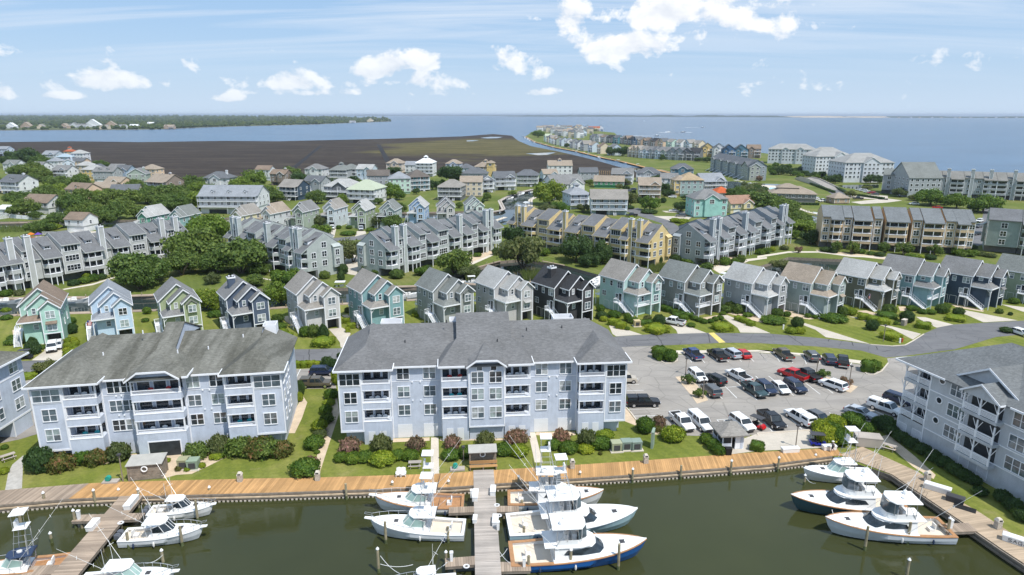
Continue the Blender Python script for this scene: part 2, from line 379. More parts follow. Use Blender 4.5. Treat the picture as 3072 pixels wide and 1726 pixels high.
L_OLIVE=leafmat('leaves_olive',((.05,.07,.025),(.10,.12,.045),(.17,.18,.075)))
L_WHITEF=leafmat('leaves_white_flower',((.08,.12,.04),(.22,.26,.14),(.6,.6,.45)))
# --- the setting: water, land, roads
WZ=-1.0
def pts(*items):
 """('crop', x, y, x, y, ...) groups -> ground points"""
 out=[]
 for it in items:
  c=it[0]
  for i in range(1,len(it),2):out.append(G(c,it[i],it[i+1]))
 return out
def area2(p):return sum(a.x*b.y-b.x*a.y for a,b in zip(p,p[1:]+p[:1]))
def sheet(name,p,z,m,kind='structure'):
 p=list(p)
 if area2(p)<0:p.reverse()
 b=MB();b.quad(*[(q.x,q.y,z) for q in p]);o=b.build(name,m)
 return structure(o,kind)
def land(name,p,z,m,z0=-3.0):
 p=list(p)
 if area2(p)<0:p.reverse()
 b=MB();b.prism([(q.x,q.y) for q in p],z0,z);b.mi=[1]*len(p)+[0];return structure(b.build(name,[m,M_TIMB]))
def marsh_mat():
 m,nt,b=base_mat('marsh_reeds',.95,.05);p=pos(nt);mp=nd(nt,'ShaderNodeMapping');mp.inputs['Scale'].default_value=(.35,1.5,1);lk(nt,p,mp.inputs[0])
 f=math_n(nt,'ADD',math_n(nt,'MULTIPLY',noise_n(nt,.03,6,.7,mp.outputs[0]),.6),math_n(nt,'MULTIPLY',noise_n(nt,.35,3,.7,mp.outputs[0]),.4))
 dark=ramp(nt,f,[(.34,(.026,.021,.019)),(.5,(.050,.041,.035)),(.66,(.088,.072,.055))]);pale=ramp(nt,f,[(.36,(.05,.046,.02)),(.5,(.10,.088,.04)),(.64,(.17,.145,.07))])
 c=G('D',1235,366);sb=nd(nt,'ShaderNodeVectorMath');sb.operation='SUBTRACT';lk(nt,p,sb.inputs[0]);sb.inputs[1].default_value=tuple(c);dv=nd(nt,'ShaderNodeVectorMath');dv.operation='DIVIDE';lk(nt,sb.outputs[0],dv.inputs[0]);dv.inputs[1].default_value=(190,330,50);ln=nd(nt,'ShaderNodeVectorMath');ln.operation='LENGTH';lk(nt,dv.outputs[0],ln.inputs[0])
 k_=math_n(nt,'SUBTRACT',math_n(nt,'ADD',ln.outputs['Value'],math_n(nt,'MULTIPLY',noise_n(nt,.008,5,.6),1.2)),.6);e=math_n(nt,'SUBTRACT',nd_sep(nt,p),560.0);near=math_n(nt,'ADD',math_n(nt,'DIVIDE',e,60.0),math_n(nt,'MULTIPLY',noise_n(nt,.02,4,.6),2.5))
 col=mixc(nt,ramp(nt,k_,[(.75,(1,1,1)),(1.15,(0,0,0))]),dark,pale);col=mixc(nt,ramp(nt,near,[(.3,(.4,.4,.4)),(2.0,(0,0,0))]),col,mixc(nt,.45,pale,(.06,.09,.03)))
 bump(nt,b,noise_n(nt,.8,4,.7,mp.outputs[0]),.8,.6);lk(nt,col,b.inputs['Base Color']);return m
def nd_sep(nt,p):s_=nd(nt,'ShaderNodeSeparateXYZ');lk(nt,p,s_.inputs[0]);return s_.outputs[1]
M_MARSH=marsh_mat()
m_sound=water_mat('water_sound',(.035,.085,.15),.09,.8,.25,(.05,.105,.175),(.35,1.6,1))
m_canal=water_mat('water_canal',(.016,.026,.026),.5,.025,.03,(.03,.045,.04))
m_basin=water_mat('water_marina',(.034,.040,.014),.9,.06,.035,(.048,.052,.019))
def rect_sheet(name,x0,y0,x1,y1,z,m):
 b=MB();nx=1
 b.quad((x0,y0,z),(x1,y0,z),(x1,y1,z),(x0,y1,z));return structure(b.build(name,m))
rect_sheet('marina_water',-400,-60,400,128,WZ,m_basin)
rect_sheet('canal_water',-1500,128,205,640,WZ,m_canal)
rect_sheet('sound_water',205,128,60000,640,WZ,m_sound)
rect_sheet('sound_water',-60000,640,60000,62000,WZ,m_sound)
FRONT_EDGE=pts(('D',-420,1310,-150,1288,0,1271,170,1256.5,287,1251,670,1241,872,1234,1133,1226.5,1258,1217,1592,1195,1928,1170,2093,1148))
BACK_EDGE=pts(('D',-420,1262,-150,1247,0,1235,211,1218,287,1214,637,1205.5,793,1203,1081,1194,1258,1183,1610,1160,1904,1139,2088,1129))
SIDE_WATER=pts(('D',2093,1148,2244,1195,2440,1328,2526,1387,2760,1540))
SIDE_LAND=pts(('D',2205,1121,2312,1190,2375,1239,2466,1292,2577,1365,2860,1540))
NEAR_BANK=[('D',-420,830,0,798,170,790,390,783,640,775,860,766,1045,756,1180,738,1340,722,1500,728,1650,722,1817,712,1950,694,2100,692,2240,684,2300,676)]
FAR_BANK=[('D',-420,762,0,752,390,744,660,726,1060,722,1110,700,1190,678,1258,657,1310,652,1420,668,1500,690,1600,704,1750,700,1860,690,1913,669,1983,647,2129,653,2231,665,2300,676)]
fe=FRONT_EDGE[:-1]
land('front_ground',fe+SIDE_WATER+[Vector((190,50,0)),Vector((420,50,0)),G('D',3900,700)]+list(reversed(pts(*NEAR_BANK))),0.0,M_GRASS)
ROW3_NEAR=[('D',1363,475,1367,480,1347,495,1334,502,1334,517,1281,564,1267,566,1244,556,1240,548,1020,549,870,553,640,562,470,566,140,575,0,577,-420,586)]
ROW3_FAR=[('D',-420,560,0,558,140,556,470,551,640,545,890,536,1100,533,1255,530,1257,504,1273,497,1310,484,1342,475,1360,472)]
MARSH_EDGE=[('D',-420,395,0,396,130,400,250,425,330,440,470,452,700,455,860,449,1000,441,1250,437,1420,436,1560,446,1687,452)]
CANAL_R=[('D',1687,437,1617,419,1565,406,1518,397,1447,380,1395,371,1343,357,1322,343)]
CANAL_L=[('D',1687,450,1617,435,1565,421,1512,406,1460,393,1403,380,1335,367,1304,354,1287,341)]
SEA_SHORE=[('D',3900,560,2900,505,2575,470,2341,447,2230,432,2060,405,1925,386,1845,377,1760,371,1695,369,1617,362,1560,352,1500,344,1552,340,1545,334,1480,328,1400,326,1345,329,1322,343)]
land('back_ground',pts(*FAR_BANK)+[G('D',3900,700)]+pts(*SEA_SHORE)+list(reversed(pts(*CANAL_R)))+list(reversed(pts(*MARSH_EDGE)))+pts(*ROW3_FAR)+pts(*ROW3_NEAR),0.0,M_GRASSB)
marsh=land('marsh_field',pts(*MARSH_EDGE)+pts(*CANAL_L)+pts(('D',1240,337,1160,343,1000,348,870,351,700,355,560,354,350,357,180,355,0,357,-420,360)),-.55,M_MARSH)
for i,q in enumerate([('M',130,300,230,290,350,291,300,303,200,306),('M',0,325,60,322,120,325,60,332,0,334),('M',570,450,680,446,880,436,780,462,690,466)]):
 sheet('marsh_water',pts(q),-.535,m_canal)
m_track=mat('marsh_track_mud',(.018,.016,.016),.9,.2)
for a,b_,w in [((('R2',390,265),('R2',650,55)),None,2.6),((('R2',1320,240),('R2',1205,40)),None,3.0)]:
 p,q=G(*a[0]),G(*a[1]);n_=Vector((-(q-p).y,(q-p).x,0)).normalized()*w
 sheet('marsh_path',[p-n_,q-n_,q+n_,p+n_],-.53,m_track)
sheet('creek_water',pts(('T5',850,490,1000,480,1190,505,1660,520,1660,545,1160,540,1000,600,900,600)),.012,m_canal)
sheet('creek_water',pts(('T6',0,445,570,430,570,480,330,500,100,480)),.012,m_canal)
sheet('inlet_water',pts(('T5',1940,930,2240,985,2230,1090,2060,1060,1960,1010)),.012,m_canal)
sheet('road',pts(('L1',-900,830,-300,790,200,752,700,735),('L2',390,640,860,628),('L3',700,540,1120,515,1500,490,2000,480,2575,485),('L4',600,530,1090,590,1300,605,1420,597,1490,560,1600,490,1740,430,1880,400,2500,365,3200,335,3200,450,2700,480,2300,520,1900,640,1400,705,1240,718,1000,650,560,610,0,578),('L3',2170,575,1600,600,1210,615,900,640),('L2',850,745,390,748),('L1',700,850,200,870,-300,905,-900,950)),.02,M_ASPH)
sheet('parking_lot_pavement',pts(('L3',1170,617,1480,607,1490,640,1700,690,2575,660),('L4',0,672,500,712,1030,790,1060,850,1180,850,1262,770,1252,726,1400,709,1900,700,1900,1330,1100,1340,560,1412),('B4',560,42,0,76),('B3',2500,95,2060,96,1900,104,1800,100,1760,-10),('L3',1640,1400,1330,1345,1240,1200,1100,1190,1100,640)),.024,M_ASPHL)
sheet('parking_strip_pavement',pts(('L3',1690,650,2575,645),('L4',0,645,500,682,1030,752,1030,784,500,708,0,668),('L3',2575,658,1700,684)),.028,M_CONCW)
sheet('side_parking_pavement',pts(('L2',400,830,780,815,800,1015,410,1022)),.024,M_ASPHL)
sheet('side_parking_pavement',pts(('L1',200,870,330,870,330,1000,415,1440),('B1',180,140,30,170,-200,220),('L1',-300,1000,0,885)),.023,M_ASPHL)
for q in [[('L3',1050,408,1110,412,1370,497,1120,513,1085,490)],[('c4',880,925,1060,930,1365,1045,1020,1055,1000,1010,940,960)],[('c4',1530,830,1620,830,2140,1048,1775,1040,1740,980,1640,910)],[('L4',300,335,440,380,1090,588,660,522,560,450,430,400)],[('L4',880,320,960,330,1580,490,1500,545,1300,440)],[('L4',1530,325,1620,330,1890,400,1730,430,1600,370)],[('L4',1870,250,2000,260,2510,360,2180,378,2050,320)],[('L4',2350,205,2800,260,2800,320,2575,280)],[('c2',1470,835,1640,820,1740,890,1650,1062,1618,1058,1610,1000,1560,930)],[('c1',500,1010,600,1000,800,985,760,1060,740,1215,380,1215,540,1100)],[('R2',700,860,800,855,780,940,720,940)],[('R2',1000,880,1080,880,1090,905,980,935)],[('R3',1480,735,1860,738,1800,780,1640,780)],[('R3',1560,685,1840,690,1840,708,1600,700)]]:
 sheet('driveway_path',pts(*q),.030,M_CONC)
sheet('quay_pavement',pts(('B3',2150,200,2380,120),('B4',20,74,560,40,620,190,740,215,0,250),('B3',2270,277,2160,290)),.034,M_CONC)
sheet('footpath',pts(('B2',1712,470,1792,470,1786,120,1714,120)),.016,M_CONCW)
sheet('footpath',pts(('B3',272,70,340,70,412,360,335,360)),.016,M_CONCW)
sheet('footpath',pts(('B1',48,632,212,610,226,290,120,380,80,460)),.016,mat('boards_grey',(.42,.40,.37),.85,.15,1.5))
for q in [[('B1',690,380,1000,380,1260,300,1420,300,1600,330,1560,520,1700,480,1850,470,2020,390,2180,310,2180,270,1750,260,680,300)],[('B2',645,445,600,430,620,250,520,200,640,60),('L2',660,1300,700,1150,800,1060,830,1250),('B2',790,0)],[('L2',340,1447,400,1220,480,1090,520,1150,470,1300,400,1447)],[('B2',1320,130,1700,118,1700,150,1340,165)],[('B3',340,95,350,68,720,62,730,95,560,110)],[('B2',1800,128,2440,128,2440,146,1800,150)],[('L3',1215,1205,1320,1340,1310,1375,1200,1330,1150,1200)],[('c2',915,690,980,675,1135,815,1090,838,960,745)],[('c2',1632,670,1700,660,1862,785,1832,830)],[('c1',150,850,260,820,250,1000,170,1040)],[('L4',30,290,270,250,480,320,700,330,500,350)],[('c5',650,740,760,735,950,790,900,800)],[('c5',1130,690,1250,690,1260,740,1150,740)],[('c5',1730,660,1900,690,2120,740,2100,750,1800,700)],[('c4',2080,860,2150,870,2030,920,1600,800,1560,770)],[('c4',1320,860,1500,830,1560,860,1400,890)],[('L3',1300,1400,1500,1330,1620,1370,1640,1447,1500,1447),('B3',1560,90,1480,90)],[('R4',560,1060,1260,1130,1280,1160,900,1120,600,1090)],[('R2',2040,1150,2300,1060,2330,1090,2110,1190)],[('R3',2000,1215,2180,1120,2380,1140,2200,1200,2120,1290)],[('B4',1160,120,1330,250,1500,400,1700,520,1720,480,1520,300,1260,90)]]:
 sheet('garden_bed_ground',pts(*q),.012,M_PEB)
sheet('dune_ground',pts(('R2',0,1310,180,1350,180,1358,0,1325)),.012,M_CONC)
for q in [[('R4',0,1120,300,1075,600,1075,900,1115,1270,1130,1270,1142,900,1128,600,1088,300,1090,0,1140)],[('R3',2040,1230,2380,1150,2575,1130,2575,1145,2400,1170,2120,1290,2100,1270)],[('R1',600,1440,900,1385,1100,1320,1110,1330,900,1400,620,1447)],[('R2',2080,1190,2300,1105,2320,1112,2110,1205)]]:
 sheet('garden_path',pts(*q),.016,M_CONCW)
for q in [[('R2',720,952,980,930,1240,885,1260,900,1250,925,1120,962,740,978)],[('R3',1200,682,1330,655,1500,735,1640,780,1760,860,1720,930,1600,900,1620,870,1560,805,1300,722)],[('R4',350,372,490,372,660,412,880,520,880,560,740,540,620,455)],[('R3',1530,1040,1700,1080,1640,1180,1560,1180,1590,1110)],[('R4',2070,860,2150,820,2200,640,2300,640,2240,900,2170,1010,2080,1040)]]:
 sheet('lane_road',pts(*q),.02,M_ASPH)
for q in [[('R2',820,1090,1100,965,1090,1150,1010,1220,1000,1310,890,1290,880,1160)],[('R4',900,600,1250,565,1400,585,1250,605,1000,620)],[('R4',880,520,1260,540,1260,580,900,560)],[('R1',640,890,950,880,1240,800,1240,850,960,920,640,930)],[('R1',330,935,900,900,940,930,480,985,330,995)]]:
 sheet('yard_pavement',pts(*q),.022,M_CONC)
def line_mark(c,x0,y0,x1,y1,w=.12,m=None,z=.034):
 p,q=G(c,x0,y0),G(c,x1,y1);n_=Vector((-(q-p).y,(q-p).x,0)).normalized()*w/2
 sheet('road_marking',[p-n_,q-n_,q+n_,p+n_],z,m or M_PAINTW)
for a in [('L3',1790,680,1850,765),('L3',1940,730,1975,768),('L3',2010,675,2085,755),('L3',2180,735,2205,760),('L3',2295,725,2330,758),('L3',2405,710,2450,758),('L3',2500,670,2570,752),('L4',20,672,92,755),('L4',165,680,215,758),('L4',320,720,342,768),('L4',445,700,472,780),('L4',600,712,603,780),('L4',750,740,740,820),('L4',910,768,888,812),('L3',2190,875,2480,1130),('L3',2140,965,2285,1110),('L3',2465,897,2500,930),('L3',2080,1012,2350,995),('L4',108,897,350,1085),('L4',222,870,470,1080),('L4',440,945,605,1072),('L4',610,970,732,1065),('L3',2080,1060,2145,1115),('L3',1235,980,1340,978),('L3',1225,1038,1385,1034),('L3',1240,1218,1530,1212),('L3',1290,1283,1580,1278),('L4',60,1340,145,1432),('L4',275,1270,430,1410),('L4',540,1370,590,1420),('L4',695,1250,775,1312),('L4',828,1238,950,1308),('L4',1065,1200,1280,1302),('L3',1640,1290,1700,1380),('L3',1865,1390,1890,1420),('L3',2090,1320,2200,1312),('L3',2135,1360,2170,1320),('L3',2092,1320,2140,1362),('L2',410,920,455,830)]:
 line_mark(*a)
p_=pts(('L3',2012,482,2062,477,2175,572,2115,577));sheet('road_marking',p_,.034,M_PAINTY)
M_CRACK=mat('tar_crack',(.05,.05,.05),.9,.2)
rc=random.Random(3)
for (c,x,y,x2,y2) in [('L3',1505,495,1580,598),('L3',2000,485,2025,575),('L4',285,497,440,600),('L4',30,510,140,525),('L4',690,540,685,560),('L4',910,565,918,605),('L4',1140,610,1160,640),('L2',540,640,535,742),('L4',1200,660,1290,650),('L3',1250,560,1500,545),('L3',2220,500,2300,510)]:
 n_=5;pv=(x,y)
 for i in range(1,n_+1):
  nx_=x+(x2-x)*i/n_+rc.uniform(-8,8);ny_=y+(y2-y)*i/n_+rc.uniform(-2,2)
  line_mark(c,pv[0],pv[1],nx_,ny_,.16,M_CRACK,.0335);pv=(nx_,ny_)
def kerb(p,w=.22,h=.13,name='kerb'):
 b=MB()
 for a,q in zip(p,p[1:]):
  d=(q-a);n_=Vector((-d.y,d.x,0)).normalized()*w/2
  b.prism([(a-n_)[:2],(q-n_)[:2],(q+n_)[:2],(a+n_)[:2]],0,h)
 return structure(b.build(name,M_CONCW))
kerb(pts(('L3',1475,660,1490,690,1540,745,1590,775,1660,772,1710,748,1700,690)))
kerb(pts(('L4',1030,785,1028,850,1060,882,1120,885,1200,850,1262,772)))
kerb(pts(('L3',1210,1195,1265,1255,1330,1345)))
kerb(pts(('B4',560,46,0,80),('B3',2490,100)))
kerb(pts(('L4',1090,594,1300,609,1425,600,1495,563,1605,493)))
for q in [[('L3',1690,905,1740,900,1900,980,2010,1130,1900,1165,1840,1080)],[('L4',600,905,640,895,970,1000,900,1060,840,1040)]]:
 sheet('island_ground',pts(*q),.05,M_PEB)
 # --- shared building pieces
WCACHE={}
def win_mesh(w,h,cols,rows,far):
 k_=(round(w,2),round(h,2),cols,rows,far)
 if k_ in WCACHE:return WCACHE[k_]
 t=.10 if not far else .14
 b=MB();d=.07
 b.box(-w/2-t,-d,-t,-w/2,.02,h+t);b.box(w/2,-d,-t,w/2+t,.02,h+t)
 b.box(-w/2,-d,h,w/2,.02,h+t);b.box(-w/2-t*.3,-d-.04,-t,w/2+t*.3,.02,0)
 cw=w/cols;rh=h/rows;m=.06 if cols==2 else .05
 for i in range(1,cols):b.box(-w/2+cw*i-m,-d+.015,0,-w/2+cw*i+m,.02,h)
 for j in range(1,rows):
  for i in range(cols):
   b.box(-w/2+cw*i+(m if i else 0),-d+.03,rh*j-.028,-w/2+cw*(i+1)-(m if i<cols-1 else 0),.02,rh*j+.028)
 if far:
  b.m=1;b.box(-w/2,-.02,0,w/2,.015,h);r=b,None,None
  me=b.mesh('window',[M_TRIM,M_GLASS[0]]);r=(me,None,cw,rh)
 else :
  p=MB();p.box(-cw/2+.02,-.015,.01,cw/2-.02,.015,rh-.01)
  r=(b.mesh('window',M_TRIM),[p.mesh('pane',g) for g in M_GLASS],cw,rh)
 WCACHE[k_]=r;return r
RW=random.Random(11)
def window(parent,x,y,z,w,h,rz=0.0,cols=2,rows=2,far=False,glass=None):
 """a window on a wall: local -Y points out of the wall, (x, y, z) = middle of the sill"""
 me,pm,cw,rh=win_mesh(w,h,cols,rows,far)
 o=put('window',me,parent,(x,y,z),rz)
 if pm:
  g=RW.choice((0,1,1,2,2,3)) if glass is None else glass
  for i in range(cols):
   for j in range(rows):
    put('pane',pm[g if j else min(g,1) if RW.random()<.5 else g],o,(-w/2+cw*(i+.5),0,rh*j))
 return o
def railing(b,p,h=.9,gap=.14,top=.05):
 """posts and balusters along the points p (floor height)"""
 for a,q in zip(p,p[1:]):
  a=Vector(a);q=Vector(q);L=(q-a).length;n=max(2,int(L/gap))
  b.bar(a+Vector((0,0,h)),q+Vector((0,0,h)),top);b.bar(a+Vector((0,0,.12)),q+Vector((0,0,.12)),.035)
  for i in range(n+1):
   c=a.lerp(q,i/n);b.bar(c+Vector((0,0,.1)),c+Vector((0,0,h)),.06 if i in (0,n) else .026)
def gable_slabs(b,t,xl,xr,xr_ridge,zr,slope,y0,y1,oh=.35,th=.2,left=True,right=True,trim=None):
 """two roof plates of a gable whose ridge runs along y; trim collects the white barge boards"""
 xe0,ze0=xl-oh,zr-(xr_ridge-xl+oh)*slope
 xe1,ze1=xr+oh,zr-(xr-xr_ridge+oh)*slope
 if left:b.slab([(xe0,y0,ze0),(xr_ridge,y0,zr),(xr_ridge,y1,zr),(xe0,y1,ze0)][::-1],th)
 if right:b.slab([(xr_ridge,y0,zr),(xe1,y0,ze1),(xe1,y1,ze1),(xr_ridge,y1,zr)][::-1],th)
 if trim is not None:
  for (xa,za) in ((xe0,ze0),(xe1,ze1)):
   trim.add([(xa,y0-.06,za-.26),(xr_ridge,y0-.06,zr-.26),(xr_ridge,y0-.06,zr+.03),(xa,y0-.06,za+.03),(xa,y0,za-.26),(xr_ridge,y0,zr-.26),(xr_ridge,y0,zr+.03),(xa,y0,za+.03)],[(0,1,2,3),(7,6,5,4),(0,4,5,1),(3,2,6,7),(0,3,7,4),(1,5,6,2)])
   trim.box(min(xa,xa-.07 if xa<xr_ridge else xa+.07),y0,za-.24,max(xa,xa+.07 if xa>xr_ridge else xa),y1,za-.01)
def lathe_chimney(b,x,y,w,d,z0,z1,cap):
 b.box(x-w/2,y-d/2,z0,x+w/2,y+d/2,z1);cap.box(x-w/2-.12,y-d/2-.12,z1-.35,x+w/2+.12,y+d/2+.12,z1)
 for s in (-1,1):cap.box(x+s*w/4-.15,y-.15,z1,x+s*w/4+.15,y+.15,z1+.3)
 # --- narrow three-gable house on a garage storey
def cottage(peak,yaw,wall,roof,label,short,far=False,chimney=False,lattice=None,sc=1.0,group='gabled houses along the canal',stairs=True,garage=True,extra=None):
 W,D,E,S=7.8,13.0,8.1,.87
 xC,xB=4.3,1.8
 org=Vector((peak.x,peak.y,0))-Matrix.Rotation(yaw,3,'Z')@Vector((6.05*sc,-.35*sc,0))
 t=thing('gabled_house',label,'house',(org.x,org.y,0),yaw,group);t.scale=(sc,sc,sc)
 c=org+Matrix.Rotation(yaw,3,'Z')@Vector((4,5,0));mark(short,c,7)
 def gz(xl):return E+(W-xl)/2*S
 b=MB()
 for xl,y0,y1,bk in ((0,5,D,True),(xB,1.8,5,False),(xC,0,1.8,False)):
  xr=(xl+W)/2
  if xl==xC and garage:
   b.extr_y([(xl,2.5),(W,2.5),(W,E),(xr,gz(xl)),(xl,E)],y0,y1,True,bk)
   b.box(xl,y0,0,xl+.45,y1,2.5);b.box(W-.45,y0,0,W,y1,2.5)
  else :b.extr_y([(xl,0),(W,0),(W,E),(xr,gz(xl)),(xl,E)],y0,y1,True,bk)
 b.box(.7,1.5,0,xC-.02,4.98,5.45)
 b.build('wall',wall,t)
 r,tr=MB(),MB()
 for xl,y0,y1,nxt in ((0,5,D,D+.3),(xB,1.8,5,4.65),(xC,0,1.8,1.45)):
  xr=(xl+W)/2
  gable_slabs(r,.2,xl,W,xr,gz(xl)+.22,S,y0-.35,y1+(.3 if xl==0 else 0),right=False)
  gable_slabs(r,.2,xl,W,xr,gz(xl)+.22,S,y0-.35,nxt,left=False)
  gable_slabs(MB(),.2,xl,W,xr,gz(xl)+.22,S,y0-.35,nxt,trim=tr)
 pz=5.5;r.slab([(-.1,.2,pz),(xC,.2,pz),(xC,1.8,pz+.95),(xB,1.8,pz+.95)],.14)
 r.slab([(-.1,.2,pz),(xB,1.8,pz+.95),(xB,5,pz+.95),(-.1,5,pz)],.14)
 r.build('roof',roof,t)
 tr.box(-.16,.12,pz-.3,xC,.19,pz-.02);tr.box(-.2,.19,pz-.3,-.11,5,pz-.02)
 for (x,y,z0,z1) in ((0,4.98,0,E),(W,-.02,0,E),(xC,-.02,0,E),(xB,1.78,pz+.9,E)):
  s=.16;x0=x-.03 if x<W else x-s+.03
  tr.box(x0,y-.03,z0,x0+s,y+.12,z1-.05)
 tr.box(xC-.03,-.03,2.42,W+.03,.01,2.62)
 tr.build('trim',M_TRIM,t)
 po=MB();po.bar((.1,.4,0),(.1,.4,pz-.25),.11)
 if not far:
  for dx,dy in ((.9,0),(0,.9)):po.bar((.1,.4,pz-1.3),(.1+dx,.4+dy,pz-.3),.06)
 po.build('porch_post',M_TRIM,t)
 far_w=far
 window(t,6.05,0,5.95,1.55,1.45,0,2,2,far_w);window(t,6.05,0,3.15,1.6,1.5,0,2,2,far_w)
 window(t,3.0,1.8,6.75,.6,1.15,0,1,2,far_w);window(t,3.0,1.5,3.35,.8,1.1,0,1,2,far_w)
 window(t,xB,3.6,6.9,.8,1.0,-math.pi/2,1,2,far_w)
 for y,z,w,h in ((6.2,6.0,1.5,1.4),(9.0,6.1,.8,1.2),(11.6,6.3,.8,1.1),(7.0,3.2,.9,1.2),(11.4,3.2,1.2,1.2)):window(t,0,y,z,w,h,-math.pi/2,2 if w>1 else 1,2,far_w)
 for y,z,w,h in ((2.6,6.0,.9,1.2),(6.5,6.0,1.2,1.3),(10.5,6.0,1.2,1.3),(4.5,3.2,.9,1.2),(9,3.2,1.2,1.3)):window(t,W,y,z,w,h,math.pi/2,2 if w>1 else 1,2,far_w)
 if not far:
  lm=lattice or M_TRIM
  for y in (6.6,8.6,10.6):
   g=MB();
   for a in ((-.03,y-.8,0,0,y-.74,2.15),(-.03,y+.74,0,0,y+.8,2.15),(-.03,y-.74,2.07,0,y+.74,2.15)):g.box(*a)
   g.build('panel_frame',M_TRIM,t)
 if stairs:
  st=MB();y_,z_=6.4,2.6
  st.box(-1.5,5.0,2.45,-.02,6.8,2.6)
  n=13
  for i in range(n):
   yy=5.0-(i+.5)*.29;zz=2.6-(i+1)*2.6/(n+1);st.box(-1.42,yy-.16,zz-.06,-.25,yy+.14,zz)
  for x in (-1.47,-.2):st.bar((x,5.0,2.45),(x,5-n*.29,.05),.09)
  st.build('stair',M_TRIM,t)
  rl=MB();railing(rl,[(-.1,6.75,2.6),(-1.45,6.75,2.6),(-1.45,5.0,2.6)],.9,.2)
  for x in (-1.47,-.2):
   rl.bar((x,5.0,3.5),(x,5-n*.29,.95),.05)
   for i in range(8):
    f=i/7;rl.bar((x,5-n*.29*f,2.5-2.5*f),(x,5-n*.29*f,3.5-2.55*f),.03)
  rl.build('stair_railing',M_TRIM,t)
  for y in (5.05,6.72):lg=MB();lg.bar((-1.42,y,0),(-1.42,y,2.45),.09);lg.build('landing_post',M_TRIM,t)
  window(t,0,5.9,2.65,.9,2.0,-math.pi/2,1,1,True)
 if garage:
  gd=MB();gd.box(xC+.46,1.72,.02,W-.46,1.78,2.35);gd.build('garage_door_or_shade',M_SHADE if garage!='door' else M_TRIM,t)  # without a door, a flat dark back paints the open garage's shade
 if chimney:
  ch,cp=MB(),MB();lathe_chimney(ch,2.2,8.6,1.5,1.3,7.5,12.2,cp);o=ch.build('chimney',wall,t);cp.build('chimney_cap',M_TRIM,o)
 dk=MB();dk.box(.5,D,2.45,W-.5,D+2.2,2.6)
 for x in (.7,W-.7):dk.bar((x,D+2,0),(x,D+2,2.5),.1)
 dk.build('deck',M_TRIM,t)
 if not far:rl=MB();railing(rl,[(.55,D,2.6),(.55,D+2.1,2.6),(W-.55,D+2.1,2.6),(W-.55,D,2.6)],.9,.25);rl.build('deck_railing',M_TRIM,t)
 if extra and 'b' in extra:
  b=MB();b.box(5.1,-.45,5.65,7.0,-.01,7.75);b.extr_y([(5.1,7.75),(7.0,7.75),(6.05,8.55)],-.45,-.01);o=b.build('window_bay',wall,t);r2=MB();gable_slabs(r2,.1,5.1,7.0,6.05,8.72,.84,-.7,.05,.2,.12);r2.build('bay_roof',roof,o);window(t,6.05,-.45,5.95,1.5,1.5,0,2,2,far)
 if extra and 'd' in extra:
  b=MB();b.box(.05,.3,2.45,4.28,1.48,2.6);b.build('front_balcony',M_TRIM,t);rl=MB();railing(rl,[(.1,1.45,2.6),(.1,.35,2.6),(4.2,.35,2.6)],.9,.2);rl.build('balcony_railing',M_TRIM,t)
 if extra and 'h' in extra:r2=MB();r2.slab([(5.0,-.75,4.8),(7.1,-.75,4.8),(7.1,.0,5.25),(5.0,.0,5.25)],.1);r2.build('window_hood',roof,t)
 return t
RF_G=shingles('shingle_grey',(.235,.235,.235));RF_B=shingles('shingle_brown',(.26,.20,.155));RF_L=shingles('shingle_light',(.44,.44,.43));RF_D=shingles('shingle_dark',(.055,.057,.062));RF_T=shingles('shingle_tan',(.36,.30,.24));RF_GR=shingles('shingle_greygreen',(.22,.235,.225));RF_SL=shingles('shingle_slate',(.15,.16,.175));RF_TG=shingles('shingle_warm',(.31,.29,.265));RF_LG=shingles('shingle_bluegrey',(.31,.33,.36))
def wl(n,c):return siding('siding_'+n,c)
def flag(t,x,y,z,rz=0):
 pass
